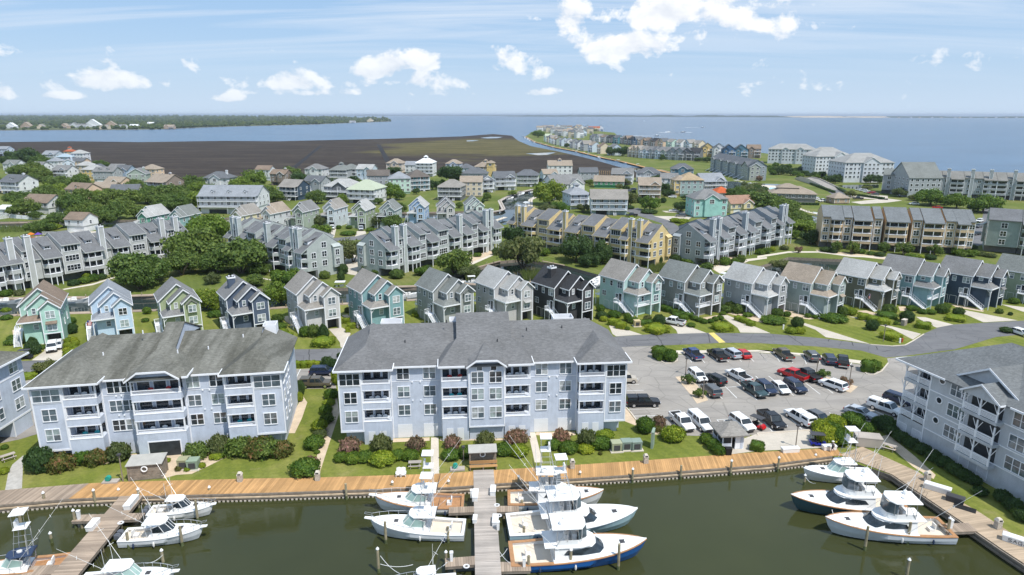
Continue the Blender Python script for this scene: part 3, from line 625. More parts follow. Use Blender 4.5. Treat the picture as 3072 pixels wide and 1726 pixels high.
def cots():
 Z=9.87
 def pk(c,x,y):return G(c,x,y,Z)
 data=[(('c1',570,490),27,('mint',(.42,.64,.56)),RF_B,'mint green gabled house with brown shingle roof behind the topiary','the brown-roofed mint house',0,False),(('c1',1455,445),31,('paleblue',(.52,.66,.80)),RF_LG,'pale sky blue gabled house between the mint and the leaf green houses','the pale sky blue house',0,False),(('c1',2300,408),33,('leafgreen',(.36,.42,.25)),RF_G,'leaf green gabled house with grey roof and white windows','the leaf green house',0,False),(('c2',640,390),35,('slateblue',(.09,.12,.175)),RF_G,'slate blue gabled house with a chimney and grey roof','the slate blue house with chimney',1,False),(('c2',1505,342),35,('stonewhite',(.58,.575,.57)),RF_TG,'off-white gabled house with an open garage and clear concrete drive','the off-white open-garage house',0,False),(('c2',2290,325),35,('turquoise',(.23,.39,.41)),RF_TG,'turquoise gabled house with tan grey roof above the grey condo roof','the turquoise house',0,False),(('c3',735,300),36,('stonegrey',(.36,.37,.36)),RF_GR,'stone grey gabled house with green grey roof and bay windows','the stone grey house',0,False),(('c3',1465,258),36,('dovegrey',(.48,.47,.47)),RF_L,'dove grey gabled house with a pale shingle roof','the dove grey house',0,False),(('c3',2205,262),37,('charcoal',(.055,.055,.06)),RF_D,'charcoal black gabled house with black roof and white trim','the charcoal black house',1,False),(('c4',785,345),37,('aqua',(.44,.61,.59)),RF_TG,'pale aqua gabled house with tan grey roof and long white stair','the pale aqua house',0,'door'),(('c4',1525,352),37,('greystone',(.27,.27,.255)),RF_GR,'warm dark grey gabled house with green grey roof beside the pale aqua one','the warm dark grey house',0,False),(('c4',2325,352),38,('silver',(.40,.41,.42)),RF_L,'silver grey gabled house with near white shingle roof','the silver grey house',0,False),(('c5',520,338),40,('sagegrey',(.33,.39,.37)),RF_T,'sage grey gabled house with a tan brown roof','the tan-roofed sage house',0,False),(('c5',1148,278),38,('olive',(.155,.155,.12)),RF_L,'dark olive gabled house with light grey roof and a flag on its stair','the dark olive house',0,False),(('c5',1708,258),40,('lagoon',(.25,.40,.43)),RF_G,'lagoon blue gabled house with grey roof between the olive and navy ones','the lagoon blue house',0,False),(('c5',2385,265),36,('navy',(.05,.075,.11)),RF_G,'navy blue gabled house with grey roof at the road bend','the navy blue house',0,False),(('c5',3050,235),36,('moss',(.27,.33,.25)),RF_GR,'moss green gabled house cut by the right edge of the picture','the moss green house',0,False),]
 for (p,yaw,(n,c),rf,lab,sh,ch,gar) in data:
  cottage(pk(*p),R(yaw),wl(n,c),rf,lab,sh,chimney=bool(ch),garage=gar or True,sc=RW.uniform(.97,1.03),extra={'mint':'h','leafgreen':'b','stonegrey':'b','dovegrey':'h','aqua':'bd','greystone':'bd','sagegrey':'h','olive':'bh','lagoon':'bd','navy':'h','moss':'d'}.get(n))
 row3=[(('T1',1950,910),-14,('emerald',(.14,.36,.27)),RF_L,'emerald green gabled house with near white roof among the oaks','the emerald green house'),(('T1',2405,912),-12,('seafoam',(.27,.43,.43)),RF_GR,'seafoam teal gabled house next to the emerald one','the seafoam teal house'),(('T2',855,758),-20,('butter',(.72,.67,.45)),RF_TG,'butter yellow gabled house in front of the long white house','the butter yellow gabled house'),(('T2',1270,732),-20,('mistgrey',(.60,.62,.64)),RF_T,'misty white gabled house with a pinkish tan roof','the pink-roofed white house'),(('T2',1718,706),-16,('sage',(.35,.41,.34)),RF_G,'sage green gabled house with grey roof and dark car under it','the sage gabled house'),(('T2',2160,672),-12,('frost',(.62,.68,.72)),RF_TG,'frost blue gabled house with a white car in its carport','the frost blue gabled house'),(('T3',190,734),-8,('fern',(.34,.41,.28)),RF_L,'fern green gabled house with pale roof and silver car below','the fern green house'),(('T3',595,732),-5,('eucalypt',(.42,.49,.47)),RF_GR,'grey green gabled house with eucalypt roof between fern and blue ones','the grey green gabled house'),(('T3',1012,690),-2,('cornflower',(.36,.50,.70)),RF_L,'cornflower blue gabled house with bright white roof','the cornflower blue house'),(('T3',1432,690),6,('pearl',(.52,.50,.50)),RF_G,'pearl grey gabled house beside the cornflower blue one','the pearl grey gabled house'),(('T3',1842,672),10,('mintwhite',(.58,.66,.63)),RF_GR,'mint white gabled house at the canal mouth','the mint white gabled house')]
 for (p,yaw,(n,c),rf,lab,sh) in row3:
  cottage(pk(*p),R(yaw),wl(n,c),rf,lab,sh,far=True,group='gabled houses along the second canal')
cots()
# --- the pale blue condominium blocks by the boardwalk
W_BLUE=siding('siding_pale_blue',(.575,.625,.72),.19)
W_BLUE2=siding('siding_grey_blue',(.52,.55,.60),.19)
RF_A=shingles('shingle_condo_grey',(.185,.185,.188));RF_BB=shingles('shingle_condo_weathered',(.205,.203,.18),.40);RF_DD=shingles('shingle_condo_blue_grey',(.185,.195,.20))
M_GAR=mat('garage_white',(.74,.75,.77),.5,.03)
FL=(2.9,5.9,8.9)
CHAIRS={}
def chair_mesh(col,name):
 if name in CHAIRS:return CHAIRS[name]
 b=MB()
 b.slab([(-.3,-.35,.42),(.3,-.35,.42),(.3,.25,.36),(-.3,.25,.36)],.05)
 b.add([(-.3,.22,.36),(.3,.22,.36),(.34,.5,1.05),(-.34,.5,1.05),(-.3,.28,.34),(.3,.28,.34),(.34,.56,1.03),(-.34,.56,1.03),(0,.55,1.16),(0,.61,1.14)],[(0,1,2,3),(7,6,5,4),(3,2,8),(6,7,9),(2,6,9,8),(3,8,9,7),(1,5,6,2),(0,3,7,4)])
 for s in (-1,1):
  b.box(s*.36-.07,-.4,.6,s*.36+.07,.35,.65);b.box(s*.36-.04,-.36,0,s*.36+.04,-.26,.6);b.box(s*.36-.04,.2,0,s*.36+.04,.3,.6)
 CHAIRS[name]=b.mesh('chair',mat('chair_'+name,col,.5,.06));return CHAIRS[name]
TBL=[]
def table_mesh():
 if not TBL:
  b=MB();b.lathe([(.0,.70),(.5,.70),(.52,.73),(.0,.74)],12);b.lathe([(.05,.03),(.05,.7)],6);b.lathe([(.25,0),(.25,.03),(.05,.06)],8);TBL.append(b.mesh('table',M_VINYL))
 return TBL[0]
def furnish(t,x0,x1,z,kind,where,yb=1.2):
 """chairs and a table set out on a balcony: things of their own"""
 Mx=Matrix.Translation(t.location)@Matrix.Rotation(t.rotation_euler.z,4,'Z');n={'red':2,'teal':2,'white':3,'dark':2}[kind]
 col={'red':(.5,.03,.03),'teal':(.03,.36,.40),'white':(.75,.75,.74),'dark':(.05,.05,.06)}[kind]
 xs=[x0+(x1-x0)*(i+1)/(n+1) for i in range(n)]
 for i,x in enumerate(xs):
  p=Mx@Vector((x,yb+(.15 if i%2 else 0),z));o=put('balcony_chair',chair_mesh(col,kind),None,p,t.rotation_euler.z+random.uniform(-.3,.3))
  side=['left','right'][i] if n==2 else ['left','middle','right'][i]
  tag(o,f'{kind} balcony chair, {side} one on {where}','chair','chairs on the condo balconies')
 p=Mx@Vector(((x0+x1)/2+.5,yb-.55,z));o=put('balcony_table',table_mesh(),None,p,0);tag(o,f'small round white table on {where}','table','tables on the condo balconies')
def balcony_column(t,x0,x1,wm,blab,furn,side_open='right',yf=0.0,dep=2.0):
 """three stacked balconies: siding bands, corner posts, railings and the wall behind"""
 bands=[(0,3.66),(5.62,6.68),(8.64,9.68),(11.66,11.98)]
 for (a,c) in bands:
  b=MB();b.box(x0,yf,a,x1,yf+dep,c);b.build('balcony_band',wm,t)
  tr=MB()
  if a<11:tr.box(x0-.03,yf-.04,c-.02,x1+.03,yf+.16,c+.06)
  if a>3:tr.box(x0-.03,yf-.03,a-.04,x1+.03,yf+.12,a+.10)
  tr.build('band_trim',M_TRIM,t)
 for x in (x0+.1,x1-.1):
  for (a,c) in ((3.66,5.62),(6.68,8.64),(9.68,11.66)):
   p=MB();p.box(x-.1,yf+.03,a,x+.1,yf+.23,c);p.build('balcony_post',M_TRIM,t)
 for i,z in enumerate((3.7,6.72,9.72)):
  r=MB();y=yf+.08
  r.box(x0+.15,y-.05,z+.5,x1-.15,y+.06,z+.58);r.box(x0+.15,y-.03,z+.04,x1-.15,y+.03,z+.10)
  n=int((x1-x0-.3)/.145)
  for j in range(n+1):xx=x0+.15+(x1-x0-.3)*j/n;r.box(xx-.022,y-.02,z+.08,xx+.022,y+.02,z+.52)
  r.build('railing',M_TRIM,t)
  w=(x1-x0)/4
  for j in range(3):window(t,x0+(x1-x0)*(j+.5)/3,yf+dep,FL[i]+.25,w,1.95,0,1,1,glass=0)
  if furn and furn[i]:furnish(t,x0,x1,(3.66,6.68,9.68)[i]-.75+.0,furn[i],blab[i],yf+1.1)
def fascia(b,pts_):
 for a,c in zip(pts_,pts_[1:]):
  a=Vector(a);c=Vector(c);d=(c-a);n_=Vector((-d.y,d.x,0)).normalized()*.06
  b.add([tuple(a-n_+Vector((0,0,-.22))),tuple(c-n_+Vector((0,0,-.22))),tuple(c-n_+Vector((0,0,.04))),tuple(a-n_+Vector((0,0,.04))),tuple(a+n_+Vector((0,0,-.22))),tuple(c+n_+Vector((0,0,-.22))),tuple(c+n_+Vector((0,0,.04))),tuple(a+n_+Vector((0,0,.04)))],[(0,1,2,3),(7,6,5,4),(0,4,5,1),(3,2,6,7),(0,3,7,4),(1,5,6,2)])
def marina_condo(name,label,short,org,yaw,W,aL,aR,c0,c1,segs,rf,wm,jx,seg_lab):
 t=thing(name,label,'apartment building',(org.x,org.y,0),yaw)
 Rm=Matrix.Rotation(yaw,3,'Z')
 for f in (.15,.5,.85):p=org+Rm@Vector((W*f,7,0));mark(short,p,9)
 YB,FY=17.0,1.7
 core=MB();core.box(.4,2.0,0,W-.4,YB,11.6);core.build('core_wall',wm,t)
 bi=0
 for s in segs:
  k_,x0,x1=s[:3]
  if k_=='corner':
   b=MB();b.box(x0,0,2.15,x1,7.5,12.0);b.build('corner_wall',wm,t)
   lo=x0+1.0 if s[3]=='L' else x0;hi=x1 if s[3]=='L' else x1-1.0
   b=MB();b.box(lo,.9,0,hi,7.0,2.15);b.build('base_wall',wm,t)
   tr=MB();tr.box(x0-.04,-.05,2.1,x1+.04,-.005,2.4)
   for x in (x0,x1-.14):tr.box(x-.02,-.05,2.4,x+.16,-.006,12.0)
   tr.box(x0-.02,-.045,9.3,x1+.02,-.007,9.5);tr.build('trim',M_TRIM,t)
   xm=(x0+x1)/2
   window(t,xm,-.01,9.62,x1-x0-.5,1.75,0,3,2);window(t,xm,-.01,6.75,1.75,1.7);window(t,xm,-.01,3.75,1.75,1.7)
   xs,rz=(x0,-math.pi/2) if s[3]=='L' else (x1,math.pi/2)
   for y in (1.6,4.2,6.4):
    window(t,xs,y,9.62,1.5 if y<6 else .9,1.75,rz,2 if y<6 else 1,2);window(t,xs,y,6.75,.9,1.6,rz,1,2);window(t,xs,y,3.75,.9,1.6,rz,1,2)
  elif k_=='bal':
   balcony_column(t,x0,x1,wm,seg_lab[bi],s[3] if len(s)>3 else None);bi+=1
   if len(s)>4:
    for f in (.28,.68):
     d=MB();d.box(x0+(x1-x0)*f-.5,-.03,.02,x0+(x1-x0)*f+.5,-.003,2.1);d.build('door',M_GAR,t)
  elif k_=='flat':
   b=MB();b.box(x0,FY,0,x1,2.3,11.75);b.build('front_wall',wm,t)
   xs=s[3]
   for x in xs:
    window(t,x,FY,9.62,1.75,1.75);window(t,x,FY,6.78,1.7,1.6);window(t,x,FY,3.78,1.7,1.6)
   tr=MB()
   for x in (x0+.02,x1-.16):tr.box(x,FY-.04,0,x+.13,FY-.003,11.7)
   tr.box(x0+.16,FY-.035,9.2,x1-.16,FY-.004,9.3);tr.build('trim',M_TRIM,t)
   if len(s)>4:
    for x in xs:
     d=MB();d.box(x-1.1,FY-.03,.02,x+1.1,FY-.004,2.25)
     for j in range(1,4):d.box(x-1.08,FY-.036,2.25*j/4-.01,x+1.08,FY-.03,2.25*j/4+.01)
     d.build('garage_door_or_shade',M_GAR,t)
   v=MB()
   for zz in (9.1,6.1):
    for x in (x0+(x1-x0)*.42,x0+(x1-x0)*.58):v.box(x-.09,FY-.12,zz-.1,x+.09,FY-.002,zz+.1)
   v.build('wall_vent',M_TRIM,t)['kind']='stuff'
  elif k_=='wbay':
   b=MB();b.box(x0,-.25,2.4,x1,2.2,12.1);b.box(x0+.1,.2,0,x1-.1,2.2,2.4);b.build('bay_wall',wm,t)
   for x in (x0+(x1-x0)*.25,x0+(x1-x0)*.75):
    window(t,x,-.25,9.4,1.75,1.7);window(t,x,-.25,6.75,1.75,1.7);window(t,x,-.25,3.75,1.75,1.7)
    window(t,x+(.3 if x<(x0+x1)/2 else -.3),-.25,11.35,.8,.75,0,1,1)
   tr=MB()
   for x in (x0,x1-.14):tr.box(x-.01,-.30,2.4,x+.15,-.255,12.1)
   tr.box(x0-.02,-.30,2.2,x1+.02,-.256,2.42);tr.build('trim',M_TRIM,t)
 for x in [s[1] for s in segs[1:]]:
  d=MB();d.bar((x-.02,FY-.12 if True else 0,.2),(x-.02,FY-.12,11.5),.05);d.build('downpipe',M_TRIM,t)
 ZE,yr,ZR=11.75,11.0,15.4
 sl=(ZR-ZE)/(yr-1.2);r=MB();fa=MB()
 xa,xb=aL/2,W-aR/2
 r.slab([(xa,1.2,ZE),(xb,1.2,ZE),(xb,yr,ZR),(xa,yr,ZR)],.2);r.slab([(xa,yr,ZR),(xb,yr,ZR),(xb,yr+10,ZR-10*sl),(xa,yr+10,ZR-10*sl)],.2)
 fascia(fa,[(aL+.4,1.2,ZE),(c0-.4,1.2,ZE)]);fascia(fa,[(c1+.4,1.2,ZE),(W-aR-.4,1.2,ZE)])
 g=MB();g.add([(xa+.15,3.0,12.0),(xa+.15,yr+7.5,12.0),(xa+.15,yr,ZR-.2)],[(0,1,2)]);g.add([(xb-.15,3.0,12.0),(xb-.15,yr+7.5,12.0),(xb-.15,yr,ZR-.2)],[(0,1,2)])
 hs=.55
 for (x0,x1) in ((-.55,aL+.5),(W-aR-.5,W+.55)):
  xm=(x0+x1)/2;hw=(x1-x0)/2;z0,zr=12.05,12.05+hw*hs;y0=-.6;ya=y0+hw
  r.slab([(x0,y0,z0),(x1,y0,z0),(xm,ya,zr)],.2)
  yb2=15.0
  r.slab([(x0,y0,z0),(xm,ya,zr),(xm,yb2,zr),(x0,yb2,z0)],.2);r.slab([(x1,y0,z0),(x1,yb2,z0),(xm,yb2,zr),(xm,ya,zr)],.2)
  fascia(fa,[(x0,yb2,z0),(x0,y0,z0),(x1,y0,z0),(x1,3.5,z0)])
 cs=.405;y0,z0=-.65,12.25;zt=z0+(yr-y0)*cs;xi0,xi1=c0+2.4,c1-2.4;ym=5.2;zm=z0+(ym-y0)*cs
 e0,e1=c0-.45,c1+.45
 r.slab([(e0,y0,z0),(e1,y0,z0),(xi1,ym,zm),(xi1,yr,zt),(xi0,yr,zt),(xi0,ym,zm)],.2)
 r.slab([(e0,y0,z0),(xi0,ym,zm),(e0,6.0,z0)],.2);r.slab([(e1,y0,z0),(e1,6.0,z0),(xi1,ym,zm)],.2)
 r.slab([(xi0,yr,zt),(xi1,yr,zt),(xi1,yr+9,zt-3.6),(xi0,yr+9,zt-3.6)],.2)
 for x in (xi0+.12,xi1-.12):g.add([(x,ym,zm-.2),(x,yr,zt-.2),(x,yr+8,zt-3.6),(x,yr,ZR-.6),(x,ym,12.5)],[(0,1,2,3,4)])
 fascia(fa,[(e0,5.5,z0),(e0,y0,z0),(jx[0]-.2,y0,z0)]);fascia(fa,[(jx[1]+.2,y0,z0),(e1,y0,z0),(e1,5.5,z0)])
 a,b_=jx;q=(b_-a)*.24;yj=-1.0;zj=12.1;zk=zj+q*.72;ap=((a+b_)/2,4.2,z0+(4.2-y0)*cs+.12)
 r.slab([(a,yj,zj),(a+q,yj,zk),ap,(a,1.2,13.05)],.16);r.slab([(a+q,yj,zk),(b_-q,yj,zk),ap],.16);r.slab([(b_,yj,zj),(b_,1.2,13.05),ap,(b_-q,yj,zk)],.16)
 fascia(fa,[(a,yj,zj),(a+q,yj,zk)]);fascia(fa,[(a+q,yj,zk),(b_-q,yj,zk)]);fascia(fa,[(b_-q,yj,zk),(b_,yj,zj)])
 g.extr_y([(a+.3,12.0),(b_-.3,12.0),(b_-q-.05,zk-.18),(a+q+.05,zk-.18)],-.26,.4)
 r.build('roof',rf,t);fa.build('fascia',M_TRIM,t);g.build('gable_wall',wm,t)
 for i,f in enumerate((.12,.22,.37,.55,.66,.8)):
  p=MB();x=W*f;y=4.2+(i%3)*2.3;z=ZE+(y-1.2)*sl if not c0-1<x<c1+1 else z0+(y-y0)*cs
  p.lathe([(.10,0),(.09,.55),(.0,.56)],6);p.build('vent_pipe',M_DKMET if rf==RF_A else M_TRIM,t,loc=(x,y,z-.1))
 for f in (.16,.42,.82) if W>40 else (.45,.9):
  x=W*f;b=MB();zb=14.3;hw_=1.7 if W>40 else 1.0
  for q4 in ((x-hw_,yr+1.4,x+hw_,yr+1.5),(x-hw_,yr+3.6,x+hw_,yr+3.7),(x-hw_,yr+1.5,x-hw_+.1,yr+3.6),(x+hw_-.1,yr+1.5,x+hw_,yr+3.6)):b.box(q4[0],q4[1],12.5,q4[2],q4[3],15.2)
  b.build('roof_parapet',M_TRIM,t)
 return t
A_ORG=Vector((-25.4,90.6,0));A_YAW=R(5.3)
condoA=marina_condo('pale_blue_condominium','pale blue four-storey condo with dark grey hip roof in the middle of the boardwalk','the middle blue condo',A_ORG,A_YAW,43.0,7.5,7.3,15.0,28.3,[('corner',0,3.35,'L'),('bal',3.35,7.45,('white','white','dark'),'d'),('flat',7.45,15.0,(9.3,13.2),'g'),('bal',15.0,19.0,('white','teal','red'),'d'),('wbay',19.0,24.4),('bal',24.4,28.3,('dark','white','white'),'d'),('flat',28.3,35.7,(30.2,33.9),'g'),('bal',35.7,39.7,('dark','dark','white'),'d'),('corner',39.7,43.0,'R')],RF_A,W_BLUE,(18.7,24.7),[[f'the {f} balcony, {c} stack of the middle blue condo' for f in ('lowest','second','top')] for c in ('first','second','third','fourth')])
B_ORG=Vector((-66.0,84.6,0));B_YAW=R(10.5)
condoB=marina_condo('weathered_blue_condominium','pale blue four-storey condo with weathered olive grey roof beside the timber locker','the weathered-roof blue condo',B_ORG,B_YAW,33.0,8.3,8.0,12.6,20.0,[('corner',0,3.9,'L'),('bal',3.9,8.2,('teal','white','white')),('flat',8.2,12.6,(9.9,11.6)),('bal',12.6,19.2,('white','dark','red')),('flat',19.2,25.0,(20.4,23.6)),('bal',25.0,28.9,('teal','dark','dark')),('corner',28.9,33.0,'R')],RF_BB,W_BLUE,(12.3,19.5),[[f'the {f} balcony, {c} stack of the weathered-roof condo' for f in ('lowest','second','top')] for c in ('first','middle','last')])
b=MB();b.box(14.0,-.02,.02,18.2,-.004,2.3);b.build('carport_shade',M_SHADE,condoB);b=MB();b.box(13.85,-.06,0,14.0,.0,2.45);b.box(18.2,-.06,0,18.35,.0,2.45);b.box(14.0,-.06,2.3,18.2,.0,2.45);b.build('carport_frame',M_TRIM,condoB)  # dark sheet in the frame paints the carport's shade on solid wall
def condo_C():
 t=thing('blue_condominium_end','end wall of a pale blue condo cut by the left edge of the picture','apartment building',(-75.8,78,0),R(91.5));mark('the condo at the left edge',Vector((-79,90,0)),7)
 b=MB();b.box(-10,0,2.6,19.5,14,12.2);b.build('wall',W_BLUE,t)
 b=MB();b.box(-10,.8,0,9.0,14,2.6);b.box(15.4,.02,0,19.4,14,2.6);b.box(9.0,5,0,15.4,14,2.6);b.build('base_wall',W_BLUE,t)
 r=MB();r.slab([(-10,-.8,12.0),(20.3,-.8,12.0),(13,7,15.4),(-10,7,15.4)],.2);r.slab([(20.3,-.8,12.0),(20.3,15,12.0),(13,7,15.4)],.2);r.slab([(-10,7,15.4),(13,7,15.4),(20.3,15,12),(-10,15,12)],.2);r.build('roof',RF_BB,t)
 f=MB();fascia(f,[(-10,-.8,12),(20.3,-.8,12),(20.3,15,12)]);f.build('fascia',M_TRIM,t)
 tr=MB();tr.box(-10,-.05,2.5,19.55,-.003,2.8);tr.box(-10,-.04,9.2,19.5,-.004,9.4)
 tr.box(8.9,-.05,0,9.1,.02,2.5);tr.box(15.3,-.05,0,15.5,.02,2.5);tr.build('trim',M_TRIM,t)
 for x,w in ((17.5,1.8),(13.5,.95),(10,1.8),(5.5,.95),(2.0,1.8)):
  for z in (3.9,6.9,9.8):window(t,x,0,z,w,1.65,0,2 if w>1 else 1,2)
 d=MB();d.box(10.4,4.94,0,13.6,4.99,2.2);d.build('garage_door_or_shade',M_SHADE,t)
condo_C()
def condo_D():
 th=R(-75);t=thing('grey_condominium','grey four-storey condo with round windows and gabled balcony bay over the side dock','apartment building',(59.6,95.4,0),th)
 for x in (3,12,20):mark('the grey condo with round windows',Vector((59.6,95.4,0))+Matrix.Rotation(th,3,'Z')@Vector((x,6,0)),7)
 wm=siding('siding_condo_grey',(.50,.525,.555),.19)
 L=34
 b=MB();b.box(5.2,0,0,L,16,11.9);b.box(.6,2.4,0,5.2,16,11.9);b.box(.6,0,0,5.2,2.4,3.3);b.build('wall',wm,t)
 def slat_rail(x0,x1,y,z):
  r=MB()
  for j in range(5):r.box(x0,y-.03,z+.12+j*.17,x1,y+.03,z+.22+j*.17)
  for x in (x0,x1):r.box(x-.05,y-.05,z,x+.05,y+.05,z+.95)
  r.box(x0,y-.06,z+.92,x1,y+.06,z+1.0);r.build('railing',M_TRIM,t)
 def ybrace(b,x,y,z0,z1):
  b.box(x-.08,y-.08,z0,x+.08,y+.08,z1)
  for s in (-1,1):b.bar((x,y,z1-1.3),(x+s*.7,y,z1-.02),.045)
 for (z0,z1) in ((3.3,5.75),(6.25,8.85),(9.35,11.9)):
  s=MB();s.box(.6,0,z0-.5 if z0>4 else z0-.02,5.2,2.4,z0);s.build('balcony_floor',wm,t)
  for x in (.75,3.0,5.1):p=MB();ybrace(p,x,.12,z0,z1);p.build('braced_post',M_TRIM,t)
  slat_rail(.85,2.9,.1,z0);slat_rail(3.1,5.0,.1,z0)
  r=MB();
  for j in range(5):r.box(.66,.3,z0+.12+j*.17,.72,2.4,z0+.22+j*.17)
  r.build('side_railing',M_TRIM,t)
  window(t,2.9,2.4,z0+.1,2.6,2.0,0,3,1,glass=0)
 rm=MB();n=16
 for z in (5.1,8.2,11.2):
  o=MB()
  ring=lambda rr,y:[(rr*math.cos(2*math.pi*i/n),y,rr*math.sin(2*math.pi*i/n)) for i in range(n)]
  o.loft([ring(.42,-.02),ring(.42,-.08),ring(.56,-.08),ring(.56,-.005)],cap0=False,cap1=False);w=o.build('round_window',M_TRIM,t,loc=(7.0,0,z))
  g=MB();g.quad(*ring(.43,-.03));g.build('pane',M_GLASS[0],w)
 for z in (3.5,6.75,9.85):
  window(t,9.8,0,z,2.6,1.75,0,3,2,glass=1)
 for z in (3.4,6.4,9.5):
  window(t,19.2,0,z,3.0,1.8,0,3,2,glass=1);window(t,25.0,0,z,3.0,1.8,0,3,2)
 tr=MB()
 for z in (3.05,5.95,9.1):tr.box(5.22,-.05,z,L,-.004,z+.16)
 tr.box(5.12,-.06,0,5.3,.0,11.9);tr.box(.55,-.05,0,.7,2.3,.01+3.3);tr.build('trim',M_TRIM,t)
 x0,x1,yf=11.5,16.6,-1.3
 for (z0,z1) in ((3.0,5.75),(6.1,8.6),(9.3,11.6)):
  s=MB();s.box(x0,yf,z0-.45,x1,-.01,z0);s.build('bay_floor',wm,t)
  for x in (x0+.12,(x0+x1)/2,x1-.12):p=MB();ybrace(p,x,yf+.12,z0,z1);p.build('braced_post',M_TRIM,t)
  for a,c in ((x0+.2,(x0+x1)/2-.1),((x0+x1)/2+.1,x1-.2)):slat_rail(a,c,yf+.1,z0)
  o=MB();o.box(x0+.3,-.03,z0+.05,x1-.3,-.006,z1-.25);o.build('bay_shade',M_SHADE,t)  # flat dark panel behind the balcony, its shade put into the colour
 g=MB();g.box(x0,yf,11.6,x1,-.01,11.9);g.extr_y([(x0,11.9),(x1,11.9),((x0+x1)/2,13.5)],yf,2.5);g.extr_y([(8.2,12.3),(17.4,12.3),(12.8,15.0)],1.2,4.0);g.build('gable_wall',wm,t)
 r=MB();gable_slabs(r,.2,x0,x1,(x0+x1)/2,13.75,.63,yf-.4,3.4);gable_slabs(r,.2,8.2,17.4,12.8,15.25,.587,.75,7)
 f=MB();gable_slabs(MB(),.2,x0,x1,(x0+x1)/2,13.75,.63,yf-.4,3.4,trim=f);gable_slabs(MB(),.2,8.2,17.4,12.8,15.25,.587,.75,7,trim=f)
 ze,zr=11.9,16.6
 r.slab([(-.7,-.8,ze),(L,-.8,ze),(L,9.5,zr),(8.5,9.5,zr)],.2);r.slab([(-.7,-.8,ze),(8.5,9.5,zr),(5.5,19.5,ze+.3),(-.7,12,ze)],.2);r.slab([(8.5,9.5,zr),(L,9.5,zr),(L,19.5,ze),(5.5,19.5,ze)],.2)
 r.build('roof',RF_DD,t);fascia(f,[(-.7,12,ze),(-.7,-.8,ze),(8.0,-.8,ze)]);fascia(f,[(17.6,-.8,ze),(L,-.8,ze)]);f.build('fascia',M_TRIM,t)
 for x in (1.6,4.2,12.2,15.0):
  b=MB();z0,z1,w=.3,2.2,.8
  for e in ((x-w,z0,x-w+.08,z1),(x+w-.08,z0,x+w,z1),(x-w,z0,x+w,z0+.08),(x-w,z1-.08,x+w,z1)):b.box(e[0],-.05,e[1],e[2],-.005,e[3])
  for i in range(-8,9):
   for s in (-1,1):
    a=Vector((x+i*.2,0,(z0+z1)/2));p1=a+Vector((s*.95,0,.95));p0=a-Vector((s*.95,0,.95))
    def cl(p,q):
     for lo,hi,ax in ((x-w,x+w,0),(z0,z1,2)):
      for lim,sg in ((lo,1),(hi,-1)):
       dp,dq=(p[ax]-lim)*sg,(q[ax]-lim)*sg
       if dp<0 and dq<0:return None
       if dp<0:p=p.lerp(q,dp/(dp-dq))
       elif dq<0:q=q.lerp(p,dq/(dq-dp))
     return p,q
    c=cl(p0,p1)
    if c:b.bar(c[0]+Vector((0,-.02,0)),c[1]+Vector((0,-.02,0)),.018)
  b.build('lattice',M_TRIM,t)
 return t
condo_D()
